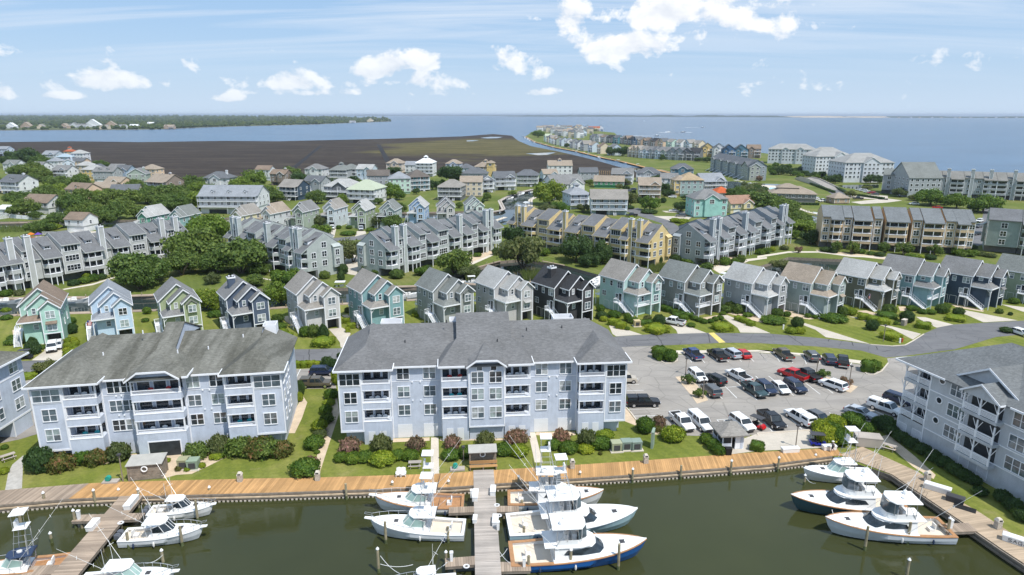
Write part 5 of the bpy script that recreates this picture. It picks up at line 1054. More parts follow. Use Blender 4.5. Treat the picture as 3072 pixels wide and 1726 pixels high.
def villas():
 V=[(('T1',160,660),-20,17,12,C_WH,RF_SL,dict(rtype='gx',deck=2,chim=True,dorm=1),'white house with dark slate roof and dormer at the left edge','the slate-roofed white house'),(('T1',500,930),-14,16,11,C_WH,RF_B,dict(rtype='gx',fl=1,deck=0,base=3.0),'white house with brown roof beside the pool fence','the brown-roofed white house'),(('T1',150,375),-15,14,10,C_WH,RF_GR,dict(rtype='cross',deck=0,dorm=1),'white house with grey green roof and dormer half hidden by oaks',None),(('T1',30,640),10,9,8,C_CR,RF_B,dict(rtype='gy',deck=0,fl=1),'small cream house with brown roof at the left edge',None),(('T1',690,215),-10,16,11,C_LB,RF_LG,dict(rtype='cross',deck=2),'light blue house with blue grey roof by the marsh edge','the light blue marsh-edge house'),(('T1',870,260),-10,12,9,C_BL,RF_MB,dict(rtype='hip',deck=1),'blue house under a pale metal roof near the red-roofed one',None),(('T1',960,215),0,9,8,C_CR,RF_RD,dict(rtype='hip',cup=True,deck=0,fl=3),'tall cream house with a red roof lantern','the red-roofed lantern house'),(('T1',1060,330),-8,15,9,C_PE,RF_SL,dict(rtype='gx',deck=0),'peach house with long dark grey roof in the far cluster','the peach dark-roofed house'),(('T1',1080,250),-8,13,10,C_WH,RF_L,dict(rtype='hip',deck=0,fl=3),'white house with pale hip roof on the marsh edge',None),(('T1',850,470),-12,13,10,C_WH,RF_G,dict(rtype='cross',deck=2),'white house with two-storey porches beside the oaks','the porched white house'),(('T1',970,410),30,8,10,C_LB,RF_LG,dict(rtype='gy',deck=0,fl=3,chim=True),'tall light blue house with a front chimney',None),(('T1',1260,470),-8,14,10,C_YE,RF_L,dict(rtype='hip',deck=0),'yellow house with pale hip roof near the marsh','the yellow pale-roofed house'),(('T1',1440,500),-6,16,10,C_GR,RF_G,dict(rtype='gx',deck=0,dorm=2),'grey house with long grey green roof facing the marsh',None),(('T1',1560,600),-18,14,10,C_PE,RF_T,dict(rtype='cross',deck=0,fl=1),'peach cottage with tan roof below the grey ones','the peach cottage'),(('T1',1690,470),-8,11,10,C_BL,RF_SL,dict(rtype='cross',deck=1),'blue dormered house on the marsh edge',None),(('T1',1900,540),12,12,11,C_SG,RF_G,dict(rtype='gy',deck=0,chim=True),'sage green house with arched gable window','the arched-window sage house'),(('T1',2180,660),-25,17,13,C_BR,RF_T,dict(rtype='gx',deck=2,chim=True),'brown shingled house with tan roof and white verandas','the brown veranda house'),(('T1',1050,720),-20,16,11,C_PE,RF_B,dict(rtype='gx',fl=1,deck=0,base=2.6,dorm=1),'peach house with brown roof showing above the oaks','the peach house above the oaks'),(('T1',1420,690),-6,14,10,C_PE,RF_T,dict(rtype='gx',fl=1,deck=0),'low tan-roofed house between the oaks',None),(('T1',1720,740),10,15,11,C_CR,RF_SL,dict(rtype='gx',fl=1,deck=0),'house with plain slate grey roof among the oaks','the slate roof among the oaks'),(('T1',1040,1180),-12,9,8,C_WH,RF_BR if False else RF_B,dict(rtype='gx',fl=1,base=2.6,deck=0),'small white garage house with brown roof by the play yard','the small white garage house'),(('T1',740,920),20,5,5,C_WH,RF_W,dict(rtype='gy',fl=1,base=.2,deck=0),'little white pool pavilion by the fence',None),(('T1',60,950),-8,10,5,C_WH,RF_W,dict(rtype='hip',fl=1,base=.3,deck=0),'long white flat shed at the left edge',None),(('T2',590,470),-10,17,12,C_WH,RF_SL,dict(rtype='hipgable',deck=0,chim=True,fl=2),'white house with slate hip roof and two white chimneys','the two-chimney white house'),(('T2',780,790),-3,30,14,C_WH,RF_LG,dict(rtype='gx',deck=2,fl=2,base=3.6,dorm=3),'long white waterfront house with grey roof and stacked verandas','the long white waterfront house'),(('T2',1450,400),-15,12,9,C_BR,RF_B,dict(rtype='cross',deck=0,fl=2,chim=True),'brown timber house with gabled dormers at the marsh','the brown timber house'),(('T2',1600,600),-22,13,11,C_NV,RF_TG,dict(rtype='gx',deck=2,fl=2),'dark navy house with tan grey roof and white decks','the navy deck house'),(('T2',1940,320),-12,14,11,C_WH,RF_G,dict(rtype='hipgable',deck=0,fl=2),'white house with tall arched gable window on the marsh','the arched white house'),(('T2',1930,520),-20,13,10,C_GR,RF_SL,dict(rtype='cross',deck=1,fl=2),'grey house with charcoal roof and white gable balcony','the charcoal-roofed balcony house'),(('T2',2290,330),-10,14,11,C_GR,RF_GR,dict(rtype='hip',deck=2,fl=2,cup=True),'grey green house with a roof lantern on the marsh edge','the lantern grey house'),(('T2',2300,610),-16,20,13,C_DG,RF_L,dict(rtype='hipgable',deck=2,fl=2),'dark grey house with pale roof and curved window wall','the curved-window dark grey house'),(('T3',220,690),-14,17,14,C_WH,RF_MG,dict(rtype='hip',deck=2,fl=2),'white house under a pale olive metal hip roof','the olive metal-roofed house'),(('T3',250,410),-12,12,10,C_LB,RF_L,dict(rtype='cross',deck=1,fl=3,base=1.5),'tall pale blue house with white gables on the marsh','the tall pale blue house'),(('T3',440,510),4,14,11,C_GR,RF_BR if False else shingles('shingle_umber',(.16,.14,.125)),dict(rtype='gx',deck=1,fl=3,base=1.0),'grey house with umber roof beside the pale mint one','the umber-roofed grey house'),(('T3',660,270),-10,14,11,C_CR,RF_T,dict(rtype='hipgable',deck=0,fl=2),'cream house with tan hip roof on the marsh edge','the tan-roofed cream house'),(('T3',740,560),12,13,12,C_MT,RF_LG,dict(rtype='hip',deck=0,fl=3,base=1.0),'pale mint house with pale grey hip roof','the pale mint house'),(('T3',1010,520),22,13,12,C_TL,shingles('shingle_umber',(.16,.14,.125)),dict(rtype='hip',deck=2,fl=3,base=1.0),'deep teal house with umber roof and white balconies','the deep teal house'),(('T3',1080,320),-6,14,12,C_WH,RF_W,dict(rtype='hip',deck=2,fl=3,cup='white'),'all white house with white metal roof and roof lantern','the all white lantern house'),(('T3',1470,260),-6,13,10,C_LB,RF_T,dict(rtype='hipgable',deck=0,fl=2,base=1.5),'pale house with tan hip roof behind the dark round tree','the pale house behind the round tree'),(('T3',1900,320),-10,15,11,C_YE,RF_T,dict(rtype='hip',deck=2,fl=2,cup=True,wing=(10,15.5,-2.5,4,3)),'yellow villa with a tower and tan roofs on the marsh','the yellow tower villa'),(('T3',1760,420),-4,18,12,C_GR,RF_SL,dict(rtype='hip',deck=1,fl=2,base=1.5),'low grey house with dark hip roof below the yellow villa','the dark hip-roofed grey house'),(('T3',1430,650),-8,14,11,C_DG,RF_TG,dict(rtype='hip',deck=2,fl=2),'dark grey house with light tan hip roof and white deck rails','the tan-roofed dark grey house'),(('T3',1720,610),0,13,10,C_CR,RF_T,dict(rtype='gx',deck=0,fl=3,base=.8),'cream slab-sided house with plain tan roof','the plain cream house'),(('T3',1950,540),25,8,9,C_WH,RF_SL,dict(rtype='gy',deck=2,fl=2),'narrow white house with black windows by the canal',None),(('T3',2190,510),12,14,11,C_WH,RF_SL,dict(rtype='cross',deck=2,fl=2,base=2.8),'white house on posts with dark roof and outside stair by the canal','the white house on posts'),(('T4',380,460),-2,15,10,C_SG,RF_SL,dict(rtype='hip',deck=2,fl=2),'sage house with black roof and white screened porch at the canal head','the black-roofed sage house'),(('T4',830,330),2,19,12,C_WH,RF_T,dict(rtype='gx',deck=0,fl=3,base=.6,cup='white'),'big white house with tan roof and a red-topped roof lantern','the red-topped lantern house'),(('T4',700,400),15,11,10,C_LB,RF_T,dict(rtype='cross',deck=0,fl=2,base=.5),'pale blue gabled house attached before the big white one',None),(('T4',950,640),22,20,16,C_WH,RF_G,dict(rtype='cross',deck=0,fl=3,base=.6),'large white gabled house with grey roof by the bright round tree','the large white gabled house'),(('T4',1090,770),14,11,11,C_LB,RF_LG,dict(rtype='hip',deck=2,fl=2,cup='white'),'pale blue house with a glazed roof lantern and decks','the glazed lantern house'),(('T4',1500,850),-4,18,12,pal('powder',(.38,.48,.56)),RF_TG,dict(rtype='gx',deck=2,fl=2,base=2.6),'powder blue house with warm grey roof and white porch','the powder blue porch house'),(('T4',1500,480),-10,20,11,C_GN,RF_T,dict(rtype='gx',fl=1,deck=0,base=1.6),'unfinished house wrapped in green sheathing on bare posts','the unfinished green-wrapped house'),(('T4',1680,430),-14,15,11,C_WH,RF_G,dict(rtype='cross',deck=2,fl=2,base=2.0),'white and grey gabled house behind the unfinished one','the house behind the unfinished one'),(('T4',2040,400),-12,17,12,C_GR,RF_SL,dict(rtype='hipgable',deck=2,fl=2,base=1.0),'grey house with slate hip roof and white gable windows by the channel','the channel-side slate house'),(('T4',2060,620),-8,13,12,C_TN,RF_T,dict(rtype='cross',deck=2,fl=2),'tan house with double gable and screened porch on the cul-de-sac','the tan cul-de-sac house'),(('T5',300,480),-10,16,12,C_PB,RF_SL,dict(rtype='hipgable',deck=0,fl=3,base=.6),'petrol blue house with dark slate roof by the channel','the petrol blue house'),(('T5',280,690),2,8,9,C_YE,RF_T,dict(rtype='hip',deck=0,fl=3,base=1.4),'narrow yellow tower house with tan roof beside the sage one','the narrow yellow tower house'),(('T5',430,690),4,14,13,pal('duck',(.33,.43,.43)),shingles('shingle_sandy',(.44,.34,.22)),dict(rtype='hip',deck=0,fl=3,base=1.4),'grey green house with a sandy pyramid roof','the sandy pyramid-roofed house'),(('T5',740,640),14,16,14,C_GR,RF_LG,dict(rtype='cross',deck=2,fl=2,base=2.0),'grey house with pale blue roof and white decks at the creek','the creek-side grey house'),(('T5',690,980),4,16,13,C_AQ,RF_G,dict(rtype='hipgable',deck=0,fl=3,base=.5),'aqua green house with grey hip roof and curved balcony','the aqua hip-roofed house'),(('T5',1130,920),14,13,11,pal('custard',(.72,.62,.38)),shingles('shingle_terracotta',(.36,.22,.16)),dict(rtype='cross',deck=0,fl=1,base=2.2),'pale yellow house with terracotta brown roof','the terracotta-roofed house'),(('T5',880,760),10,10,9,C_WH,shingles('shingle_orange',(.55,.13,.05)),dict(rtype='hip',deck=0,fl=1,base=2.2),'low house under a bright orange red roof','the orange-roofed house'),(('T5',1830,775),-16,24,16,pal('clubgrey',(.27,.26,.25)),RF_T,dict(rtype='hip',fl=1,base=2.2,deck=0,sl=.42,wing=(4,15,5,14,2)),'club house with broad tan hip roof and small turret by the pool','the tan-roofed club house'),(('T6',60,700),6,9,8,C_TN,RF_T,dict(rtype='hip',fl=1,base=.4,deck=0),'small tan-roofed boat pavilion behind the tan block',None)]
 V+=[(('T1',1160,400),-8,12,9,C_CR,RF_L,dict(rtype='hip',deck=0,fl=2),'cream house with pale hip roof between peach and yellow ones',None),(('T1',1340,450),6,10,9,C_GR,RF_SL,dict(rtype='gy',deck=0,fl=2),'grey front-gabled house by the yellow one near the marsh',None),(('T1',1600,440),-10,12,9,C_WH,RF_G,dict(rtype='cross',deck=1,fl=2),'white cross-gabled house behind the peach cottage',None),(('T1',740,330),-12,11,9,C_WH,RF_LG,dict(rtype='hip',deck=1,fl=2),'white hip-roofed house behind the porched one',None),(('T1',40,130),-12,14,10,C_LB,RF_LG,dict(rtype='gx',deck=0,fl=2),'pale blue house at the far left marsh edge',None),(('T1',260,620),-18,12,9,C_CR,RF_B,dict(rtype='gx',deck=0,fl=1),'cream house with brown roof in the left oak grove',None),(('T1',520,400),-14,11,9,C_WH,RF_G,dict(rtype='cross',deck=1,fl=2),'white gabled house in the far oak grove',None),(('T1',2060,460),-10,12,10,C_PE,RF_T,dict(rtype='hip',deck=0,fl=2),'peach hip-roofed house behind the brown veranda house',None),(('T3',40,360),-8,12,10,C_GR,RF_GR,dict(rtype='hip',deck=2,fl=2),'grey decked house left of the tall pale blue one',None),(('T3',900,300),-6,11,9,C_WH,RF_LG,dict(rtype='gx',deck=0,fl=2),'white house tucked beside the all white one',None),(('T3',1640,350),-6,11,9,C_LB,RF_SL,dict(rtype='hip',deck=1,fl=2),'pale blue house left of the yellow tower villa',None),(('T2',1240,330),-12,12,9,C_WH,RF_B,dict(rtype='gx',deck=0,fl=2),'white brown-roofed house left of the brown timber house',None),(('T4',1230,420),6,13,10,C_GR,RF_SL,dict(rtype='gx',deck=0,fl=2),'grey dark-roofed house behind the large white one',None),(('T4',2330,520),-8,11,10,C_WH,RF_G,dict(rtype='cross',deck=1,fl=2),'white house between the tan and the yellow tower ones',None)]
 for (p,yaw,w,d,wl_,rf,kw,lab,sh) in V:
  villa(G(*p),R(yaw),w,d,wl_,rf,lab,sh,**kw)
villas()
def slab_block(name,label,short,p,yaw,w,d,fl,wm,rf,gables=(),base=2.6,sl=.5,cols=None,hip=True,group=None):
 """apartment block with a regular grid of windows; gables = [(x0, x1)] cross gables on the front"""
 Rm=Matrix.Rotation(yaw,3,'Z');t=thing(name,label,'apartment building',(p.x,p.y,0),yaw,group)
 for f in (.25,.75):mark(short,p+Rm@Vector((w*f,d/2,0)),w*.3)
 H=base+fl*2.9;b=MB();b.box(0,0,0,w,d,H);b.build('wall',wm,t);r,g,tr=MB(),MB(),MB()
 if hip:hip_roof(r,0,0,w,d,H,sl)
 else :gable_x(r,g,0,0,w,d,H,sl)
 for (a,c) in gables:
  q=MB();q.box(a,-1.2,0,c,.1,H-.03);q.build('bay_wall',wm,t);gable_y(r,g,a,-1.2,c,d*.5,H-.02,.62,trim=tr)
  n=max(1,int((c-a)/3))
  for i in range(fl):
   for j in range(n):window(t,a+(c-a)*(j+.5)/n,-1.2,base+i*2.9+.8,1.5,1.4,0,2,1,True)
 r.build('roof',rf,t);g.build('gable_wall',wm,t);tr.build('barge_board',M_TRIM,t)
 n=cols or int(w/3.0)
 for i in range(fl):
  for j in range(n):
   x=w*(j+.5)/n
   if any(a-.8<x<c+.8 for a,c in gables):continue
   window(t,x,0,base+i*2.9+.7,1.9 if j%3==1 else 1.1,1.5,0,2 if j%3==1 else 1,1,True)
  m=int(d/4)
  for j in range(m):
   for xx,rz in ((0,-math.pi/2),(w,math.pi/2)):window(t,xx,d*(j+.5)/m,base+i*2.9+.8,1.2,1.4,rz,2,1,True)
 e=MB();e.box(-.05,-.06,H-.3,w+.05,-.005,H-.03);e.build('trim',M_TRIM,t);return t
def blocks():
 WA=pal('aptwhite',(.62,.645,.68));RA=shingles('shingle_apt',(.36,.36,.35));WG=pal('condogrey',(.36,.385,.40))
 slab_block('apartment_block','tall white sound-side apartment block, leftmost of the white ones, with stepped gables','the leftmost white apartment block',G('T5',1480,232),R(-22),44,20,4,WA,RA,((13,19),(26,33)),group='white apartment blocks on the sound')
 slab_block('apartment_block','white sound-side apartment block between two others behind the trees','the middle white apartment block',G('T5',1990,325),R(-24),32,22,4,WA,RA,((17,26),),group='white apartment blocks on the sound')
 slab_block('apartment_block','white sound-side apartment block with pale roof and dark balconies','the dark-balcony white block',G('T5',2130,380),R(8),34,20,4,WA,RA,((16,27),),group='white apartment blocks on the sound')
 slab_block('apartment_block','white sound-side apartment block nearest the bridge, with one broad gable','the white block nearest the bridge',G('T6',80,405),R(2),36,24,4,WA,RA,((13,25),),group='white apartment blocks on the sound')
 slab_block('apartment_block','grey gable-ended condo block with three stepped roofs on the sound','the stepped grey condo block',G('T6',960,612),R(-2),19,22,3,WG,RF_GR,(),hip=False,sl=.75,base=3.0)
 p=G('T6',600,558);th=R(-30)
 row_block('apartment_block','grey condo wing with pale fin walls joined beside the stepped block','the grey wing with fin walls',p,th,[('flat',0,7),('tower',7.2,10.2),('flat',10.4,19),('tower',19.2,22),('flat',22.2,27.5)],WG,RF_GR,three=True,D=16,cat='apartment building')
 p=G('T6',1250,600);th=R(-24)
 row_block('apartment_block','long grey sound-front condo with pale fin walls and white roof wells','the long grey sound-front condo',p,th,[('flat',0,6),('tower',6.2,10),('bay',10.2,17,'straight'),('flat',17.2,22.5),('tower',22.7,26.4),('bay',26.6,33,'straight'),('bay',33.2,38,'straight'),('tower',38.2,42),('bay',42.2,49,'straight'),('flat',49.2,58),('chim',8,9.6,17),('chim',20,21.6,17),('chim',29,30.6,17),('chim',40.5,42,17)],WG,shingles('shingle_soundfront',(.25,.245,.23)),three=True,D=16,cat='apartment building')
 a=G('T5',690,330);c=G('T5',1200,470);th=ang(a,c);L=(c-a).length
 t=slab_block('townhouse_row','slate grey marsh-side townhouse row with many dormers and white stair flights','the marsh row with stair flights',a,th,L,14,3,pal('marshrow',(.30,.34,.37)),RF_SL,[(L*f,L*f+4) for f in (.1,.3,.5,.7)],base=2.2,hip=False,sl=.6)
 for i in range(9):
  s=MB();x=L*(i+.3)/9
  for s_ in (0,1.3):s.bar((x+s_,-.3,2.6),(x+s_,-5.2,.1),.1)
  for j in range(9):s.box(x,-.6-j*.5,2.4-j*.27,x+1.3,-.25-j*.5,2.5-j*.27)
  s.build('stair',M_TRIM,t)
 q=G('T5',1330,478);slab_block('apartment_block','sage end house of the marsh row with white porch','the sage end house of the marsh row',G('T5',1200,470),R(4),13,12,3,pal('sageend',(.36,.385,.345)),RF_SL,((1,9),),base=1.5,hip=False,sl=.6)
 a,c=G('T5',1870,450),G('T5',2330,600);th=ang(a,c);L=(c-a).length
 t=thing('road_bridge','low concrete road bridge rising over the creek by the club house','bridge',(a.x,a.y,0),th);mark('the road bridge',(a+c)/2,8)
 prof=[(0,0.1),(L*.15,2.2),(L*.4,2.6),(L*.75,1.2),(L,.1)]
 b=MB();n_=len(prof);b.add([(x,0,z) for x,z in prof]+[(x,8,z) for x,z in prof],[(i,i+1,n_+i+1,n_+i) for i in range(n_-1)]);b.build('bridge_deck',M_ASPHL,t)
 for y in (-.25,8.0):
  b=MB()
  for (xa,za),(xb,zb) in zip(prof,prof[1:]):b.add([(xa,y,-.4),(xb,y,-.4),(xb,y,zb+.8),(xa,y,za+.8),(xa,y+.25,-.4),(xb,y+.25,-.4),(xb,y+.25,zb+.8),(xa,y+.25,za+.8)],[(0,1,2,3),(7,6,5,4),(3,2,6,7),(0,3,7,4),(1,5,6,2)])
  b.build('parapet',M_CONCW,t)
blocks()
# --- the peninsula, the wooded shore and the horizon
RP=random.Random(21)
def mini_house(p,yaw,w,d,h,wall,roof,phrase,group,wins=True):
 Rm=Matrix.Rotation(yaw,3,'Z');o=p-Rm@Vector((w/2,0,0));t=put('waterside_house',None,None,(o.x,o.y,0),yaw);t.empty_display_size=.5;w*=1.12
 auto(t,phrase,'house',group)
 b=MB();b.box(0,0,0,w,d,h);b.build('wall',wall,t);r,g=MB(),MB()
 if RP.random()<.65:gable_x(r,g,0,0,w,d,h,.7)
 else :gable_y(r,g,0,0,w,d,h,.7)
 gable_y(r,g,w*.1,-1.5,w*.5,d*.5,h-.3,.8);b=MB();b.box(w*.1,-1.5,0,w*.5,.1,h-.3);b.build('bay_wall',wall,t)
 r.build('roof',roof,t);g.build('gable_wall',wall,t)
 dk=MB()
 for z in (h*.35,h*.68):
  dk.box(w*.5,-2.4,z-.15,w,-.01,z);dk.box(w*.5,-2.4,z+.8,w,-2.3,z+.9)
  for j in range(5):dk.box(w*.5+w*.5*j/4-.07,-2.4,z,w*.5+w*.5*j/4+.07,-2.28,z+.8)
 for x in (w*.52,w-.1):dk.box(x-.12,-2.38,0,x+.12,-2.2,h*.68)
 dk.build('deck',M_TRIM,t)
 if wins:
  for z in (h*.4,h*.72):
   window(t,w*.3,-1.5,z,1.8,1.4,0,2,1,True);window(t,w*.75,0,z,2.4,1.6,0,2,1,True)
   window(t,0,d*.5,z,1.2,1.4,-math.pi/2,1,1,True)
 return t
def lerp_path(p,n,jit=0):
 L=[0]
 for a,b in zip(p,p[1:]):L.append(L[-1]+(b-a).length)
 out=[]
 for i in range(n):
  s=L[-1]*(i+.5)/n
  k_=max(j for j in range(len(L)-1) if L[j]<=s);f=(s-L[k_])/(L[k_+1]-L[k_]);q=p[k_].lerp(p[k_+1],f)
  out.append((q,ang(p[k_],p[k_+1])))
 return out
cols=[(C_WH,'white'),(C_LB,'pale blue'),(C_GR,'grey'),(C_SG,'sage'),(C_CR,'cream'),(C_WH,'white'),(C_LB,'pale blue'),(C_LB,'pale blue'),(C_GR,'grey'),(C_WH,'white')]
rcols=[RF_G,RF_SL,RF_TG,RF_T,RF_B,RF_G,RF_LG]
def far_places():
 mark('the peninsula tree pair',G('M',1440,470),6);mark('the peninsula tip',G('M',1000,215),20);mark('the green point of the peninsula',G('M',1350,265),10);mark('the far marsh canal',G('M',900,400),10)
 mark('the wooded shore',G('S',600,380),100)
 p=[G('M',*q) for q in ((745,335),(860,372),(1000,400),(1120,428),(1280,455),(1440,478))]
 for i,(q,a) in enumerate(lerp_path(p,13)):
  c,cn=cols[(i*3+1)%10] if i else (C_MT,'mint');mini_house(q,a+RP.uniform(-.06,.06),11.5,12,9.2,c,rcols[i%7] if i else RF_MG,cn+' canal-side house','canal-side houses on the peninsula')
 p=[G('M',*q) for q in ((1560,482),(1700,498),(1860,508),(2050,518),(2230,524))]
 for i,(q,a) in enumerate(lerp_path(p,12)):
  c,cn=[(C_CR,'cream'),(C_CR,'cream'),(C_CR,'cream'),(C_WH,'white'),(C_LB,'pale blue'),(C_GR,'grey'),(C_LB,'pale blue'),(C_SG,'sage'),(C_GR,'grey'),(C_GR,'grey'),(C_DG,'dark grey'),(C_DG,'dark grey')][i]
  mini_house(q,a+RP.uniform(-.05,.05),10.5,12,9.0,c,(RF_T,RF_T,RF_TG,RF_TG,RF_G,RF_SL,RF_G,RF_G,RF_SL,RF_SL,RF_SL,RF_D)[i],cn+' canal-side house','canal-side houses on the peninsula')
 p=[G('M',*q) for q in ((1180,338),(1330,350),(1480,360),(1680,385),(1860,400),(2050,414),(2250,430))]
 sea=[C_GR,C_WH,C_GR,C_DG,C_TL,C_DG,C_DG,C_NV,C_DB,C_TN,C_DG,C_BR,C_PE,C_MT,C_WH,C_LB,C_CR]
 sn=['grey','white','grey','dark grey','teal','dark grey','dark grey','navy','deep blue','tan','dark grey','brown','peach','mint','white','pale blue','cream']
 for i,(q,a) in enumerate(lerp_path(p,17)):mini_house(q,a+RP.uniform(-.05,.05),12,12,9.5,sea[i],(RF_SL,RF_G,RF_B,RF_D)[i%4] if i<13 else RF_TG,sn[i]+' sound-side house','sound-side houses on the peninsula')
 for c_,q,cn in ((C_YE,('T5',640,140),'yellow'),(C_WH,('T5',800,150),'white'),(C_DB,('T5',930,170),'deep blue'),(C_PB,('T5',1100,170),'petrol'),(C_BR,('T5',1280,160),'brown')):mini_house(G(*q),R(-12),13,12,10.5,c_,RF_SL if c_!=C_BR else RF_B,cn+' sound-side house','sound-side houses on the peninsula')
 n=0
 for (x,y) in [(700,245),(745,238),(790,250),(835,262),(760,225),(815,232),(870,245),(905,268),(930,232),(960,250),(1000,262),(1040,280),(1050,243),(1085,262),(1120,285),(1110,240),(1150,250),(1185,262),(880,222),(990,228),(1075,218),(1200,240),(1255,240),(1290,236),(1160,228),(960,290),(880,285),(1010,300),(1090,305)]:
  c,cn=[(C_WH,'white'),(C_GR,'grey'),(C_CR,'cream'),(C_WH,'white'),(C_LB,'pale blue')][n%5]
  mini_house(G('M',x,y),R(RP.choice((-20,-10,0,15))),15,13,9+RP.random()*3,c,(RF_T,RF_G,RF_TG,RF_B,RF_SL)[(n*2)%5] if (x,y) not in ((1255,240),(1200,240)) else RF_RD,cn+' house','houses crowded on the peninsula tip',wins=False);n+=1
 isl=pts(('S',-700,391,0,391,340,389,470,388,640,381,950,373,1130,366,1175,364.5,1150,359,900,354,500,352,0,352.5,-700,352.5));land('wooded_shore_ground',isl,.3,grass_mat('shore_grass',(.05,.07,.025),(.08,.10,.035),(.12,.12,.06),.004))
 b=MB();rr=random.Random(4)
 def inside(p):
  c=False;j=len(isl)-1
  for i in range(len(isl)):
   a,q=isl[i],isl[j]
   if (a.y>p.y)!=(q.y>p.y) and p.x<(q.x-a.x)*(p.y-a.y)/(q.y-a.y)+a.x:c= not c
   j=i
  return c
 cnt=0
 while cnt<5200:
  px=rr.uniform(-250,1172);py=352.6+38*rr.random()**1.6
  q=G('S',px,py)
  if not inside(q) or (px<345 and py>374 and rr.random()<.85):continue
  s=rr.uniform(.7,1.3)*(7 if py>362 else 11)*(1+max(0,q.y-3000)/9000);hh=s*rr.uniform(1.0,1.7)
  n=5;o=len(b.v)
  for j,(rf_,zf) in enumerate(((.6,.0),(1.0,.45),(.55,.85))):
   for i in range(n):t_=2*math.pi*(i+rr.random()*.6)/n;b.v.append((q.x+s*rf_*math.cos(t_),q.y+s*rf_*math.sin(t_),hh*(zf+rr.uniform(-.1,.1))))
  b.v.append((q.x,q.y,hh*rr.uniform(1,1.15)))
  for j in range(2):
   for i in range(n):a=o+j*n+i;c=o+j*n+(i+1)%n;b.f.append((a,c,c+n,a+n));b.mi.append(0)
  for i in range(n):b.f.append((o+2*n+i,o+2*n+(i+1)%n,o+3*n));b.mi.append(0)
  cnt+=1
 o=b.build('far_forest',leafmat('leaves_far',((.022,.04,.012),(.045,.07,.018),(.085,.11,.03)),.9));structure(o,'stuff')
 for i,(x,y,w) in enumerate([(30,386,30),(75,385,34),(120,387,20),(230,383,60),(275,382,55),(330,384,40),(310,388,26),(365,386,22),(400,385,26),(505,387,30),(1110,366,40),(1055,369,30),(450,376,26),(190,386,24)]):
  c,cn=[(C_WH,'white'),(C_TN,'tan'),(C_CR,'cream'),(C_WH,'white')][i%4]
  mini_house(G('S',x,y),R(RP.uniform(-10,10)),w,16,8,c,(RF_W,RF_T,RF_TG,RF_G)[i%4],cn+' house far across the water','houses on the wooded shore',wins=False)
 def strip(name,x0,x1,dist0,dist1,h,m,seed,amp=.5):
  b=MB();n=160;rings=[]
  for i in range(n+1):
   f=i/n;px=x0+(x1-x0)*f;dd=dist0+(dist1-dist0)*f;az=(px-CXP)/FPX;e=min(1,8*f,8*(1-f))
   hh=max(1,h*e*(.55+amp*(mnoise.noise(Vector((f*14+seed,0,0)))+.5*mnoise.noise(Vector((f*60+seed,3,0)))+.35*mnoise.noise(Vector((f*220+seed,5,0))))))
   rings.append([(az*dd,dd,-1.5),(az*dd,dd+60,hh),(az*dd*1.01,dd+900,hh*.9),(az*dd*1.02,dd+1200,-1.5)])
  b.loft(rings,close=False,cap0=False,cap1=False);return structure(b.build(name,m))
 mg=leafmat('leaves_horizon',((.02,.035,.014),(.03,.05,.018),(.045,.065,.025)),.95)
 strip('horizon_hills',930,2000,26000,18000,42,mg,1);strip('horizon_hills',1500,2420,15000,11500,40,mg,7,.6);strip('horizon_hills',2280,3500,11000,8200,22,mg,12)
 strip('dune_hills',2380,2520,10400,10200,26,M_SAND,3);strip('dune_hills',2540,2640,10000,9900,22,M_SAND,9)
 for i in range(14):
  q=G('S',2660+i*33+RP.uniform(-12,12),355.0);mini_house(q,0,26,14,7,(C_WH,C_CR)[i%2],RF_G,('white','cream')[i%2]+' speck of a house on the horizon','houses along the horizon shore',wins=False)
 hb=MB();hb.box(-61000,-300,-4.5,61000,62500,62);hz=hb.build('haze',None);hz['kind']='stuff';hz.data.materials.clear()
 m=bpy.data.materials.new('haze_air');m.use_nodes=True;nt=m.node_tree;nt.nodes.clear();out=nd(nt,'ShaderNodeOutputMaterial');pv=nd(nt,'ShaderNodeVolumePrincipled')
 pv.inputs['Color'].default_value=(.78,.87,1,1);pv.inputs['Density'].default_value=5.5e-5;pv.inputs['Anisotropy'].default_value=.2;lk(nt,pv.outputs[0],out.inputs['Volume']);hz.data.materials.append(m)
far_places()
# --- trees, shrubs and hedges
RL=random.Random(17)
def leaf(b,c,n,s,spread=.7):
 n=Vector(n)+Vector((RL.uniform(-1,1),RL.uniform(-1,1),RL.uniform(-1,1)))*spread
 n=n.normalized() if n.length>1e-3 else Vector((0,0,1))
 u=n.orthogonal().normalized();u=Matrix.Rotation(RL.uniform(0,6.28),3,n)@u;v=n.cross(u);a=s*RL.uniform(.7,1.3);w=a*RL.uniform(.5,.9)
 o=len(b.v);c=Vector(c)
 b.v+=[tuple(c-u*a),tuple(c-v*w+n*a*.18),tuple(c+u*a),tuple(c+v*w+n*a*.18)];b.f.append((o,o+1,o+2,o+3));b.mi.append(0)
def sup(t,ph,e):
 f=lambda x,k_:math.copysign(abs(x)**k_,x)
 return f(math.cos(ph),e)*f(math.cos(t),e),f(math.cos(ph),e)*f(math.sin(t),e),f(math.sin(ph),e)
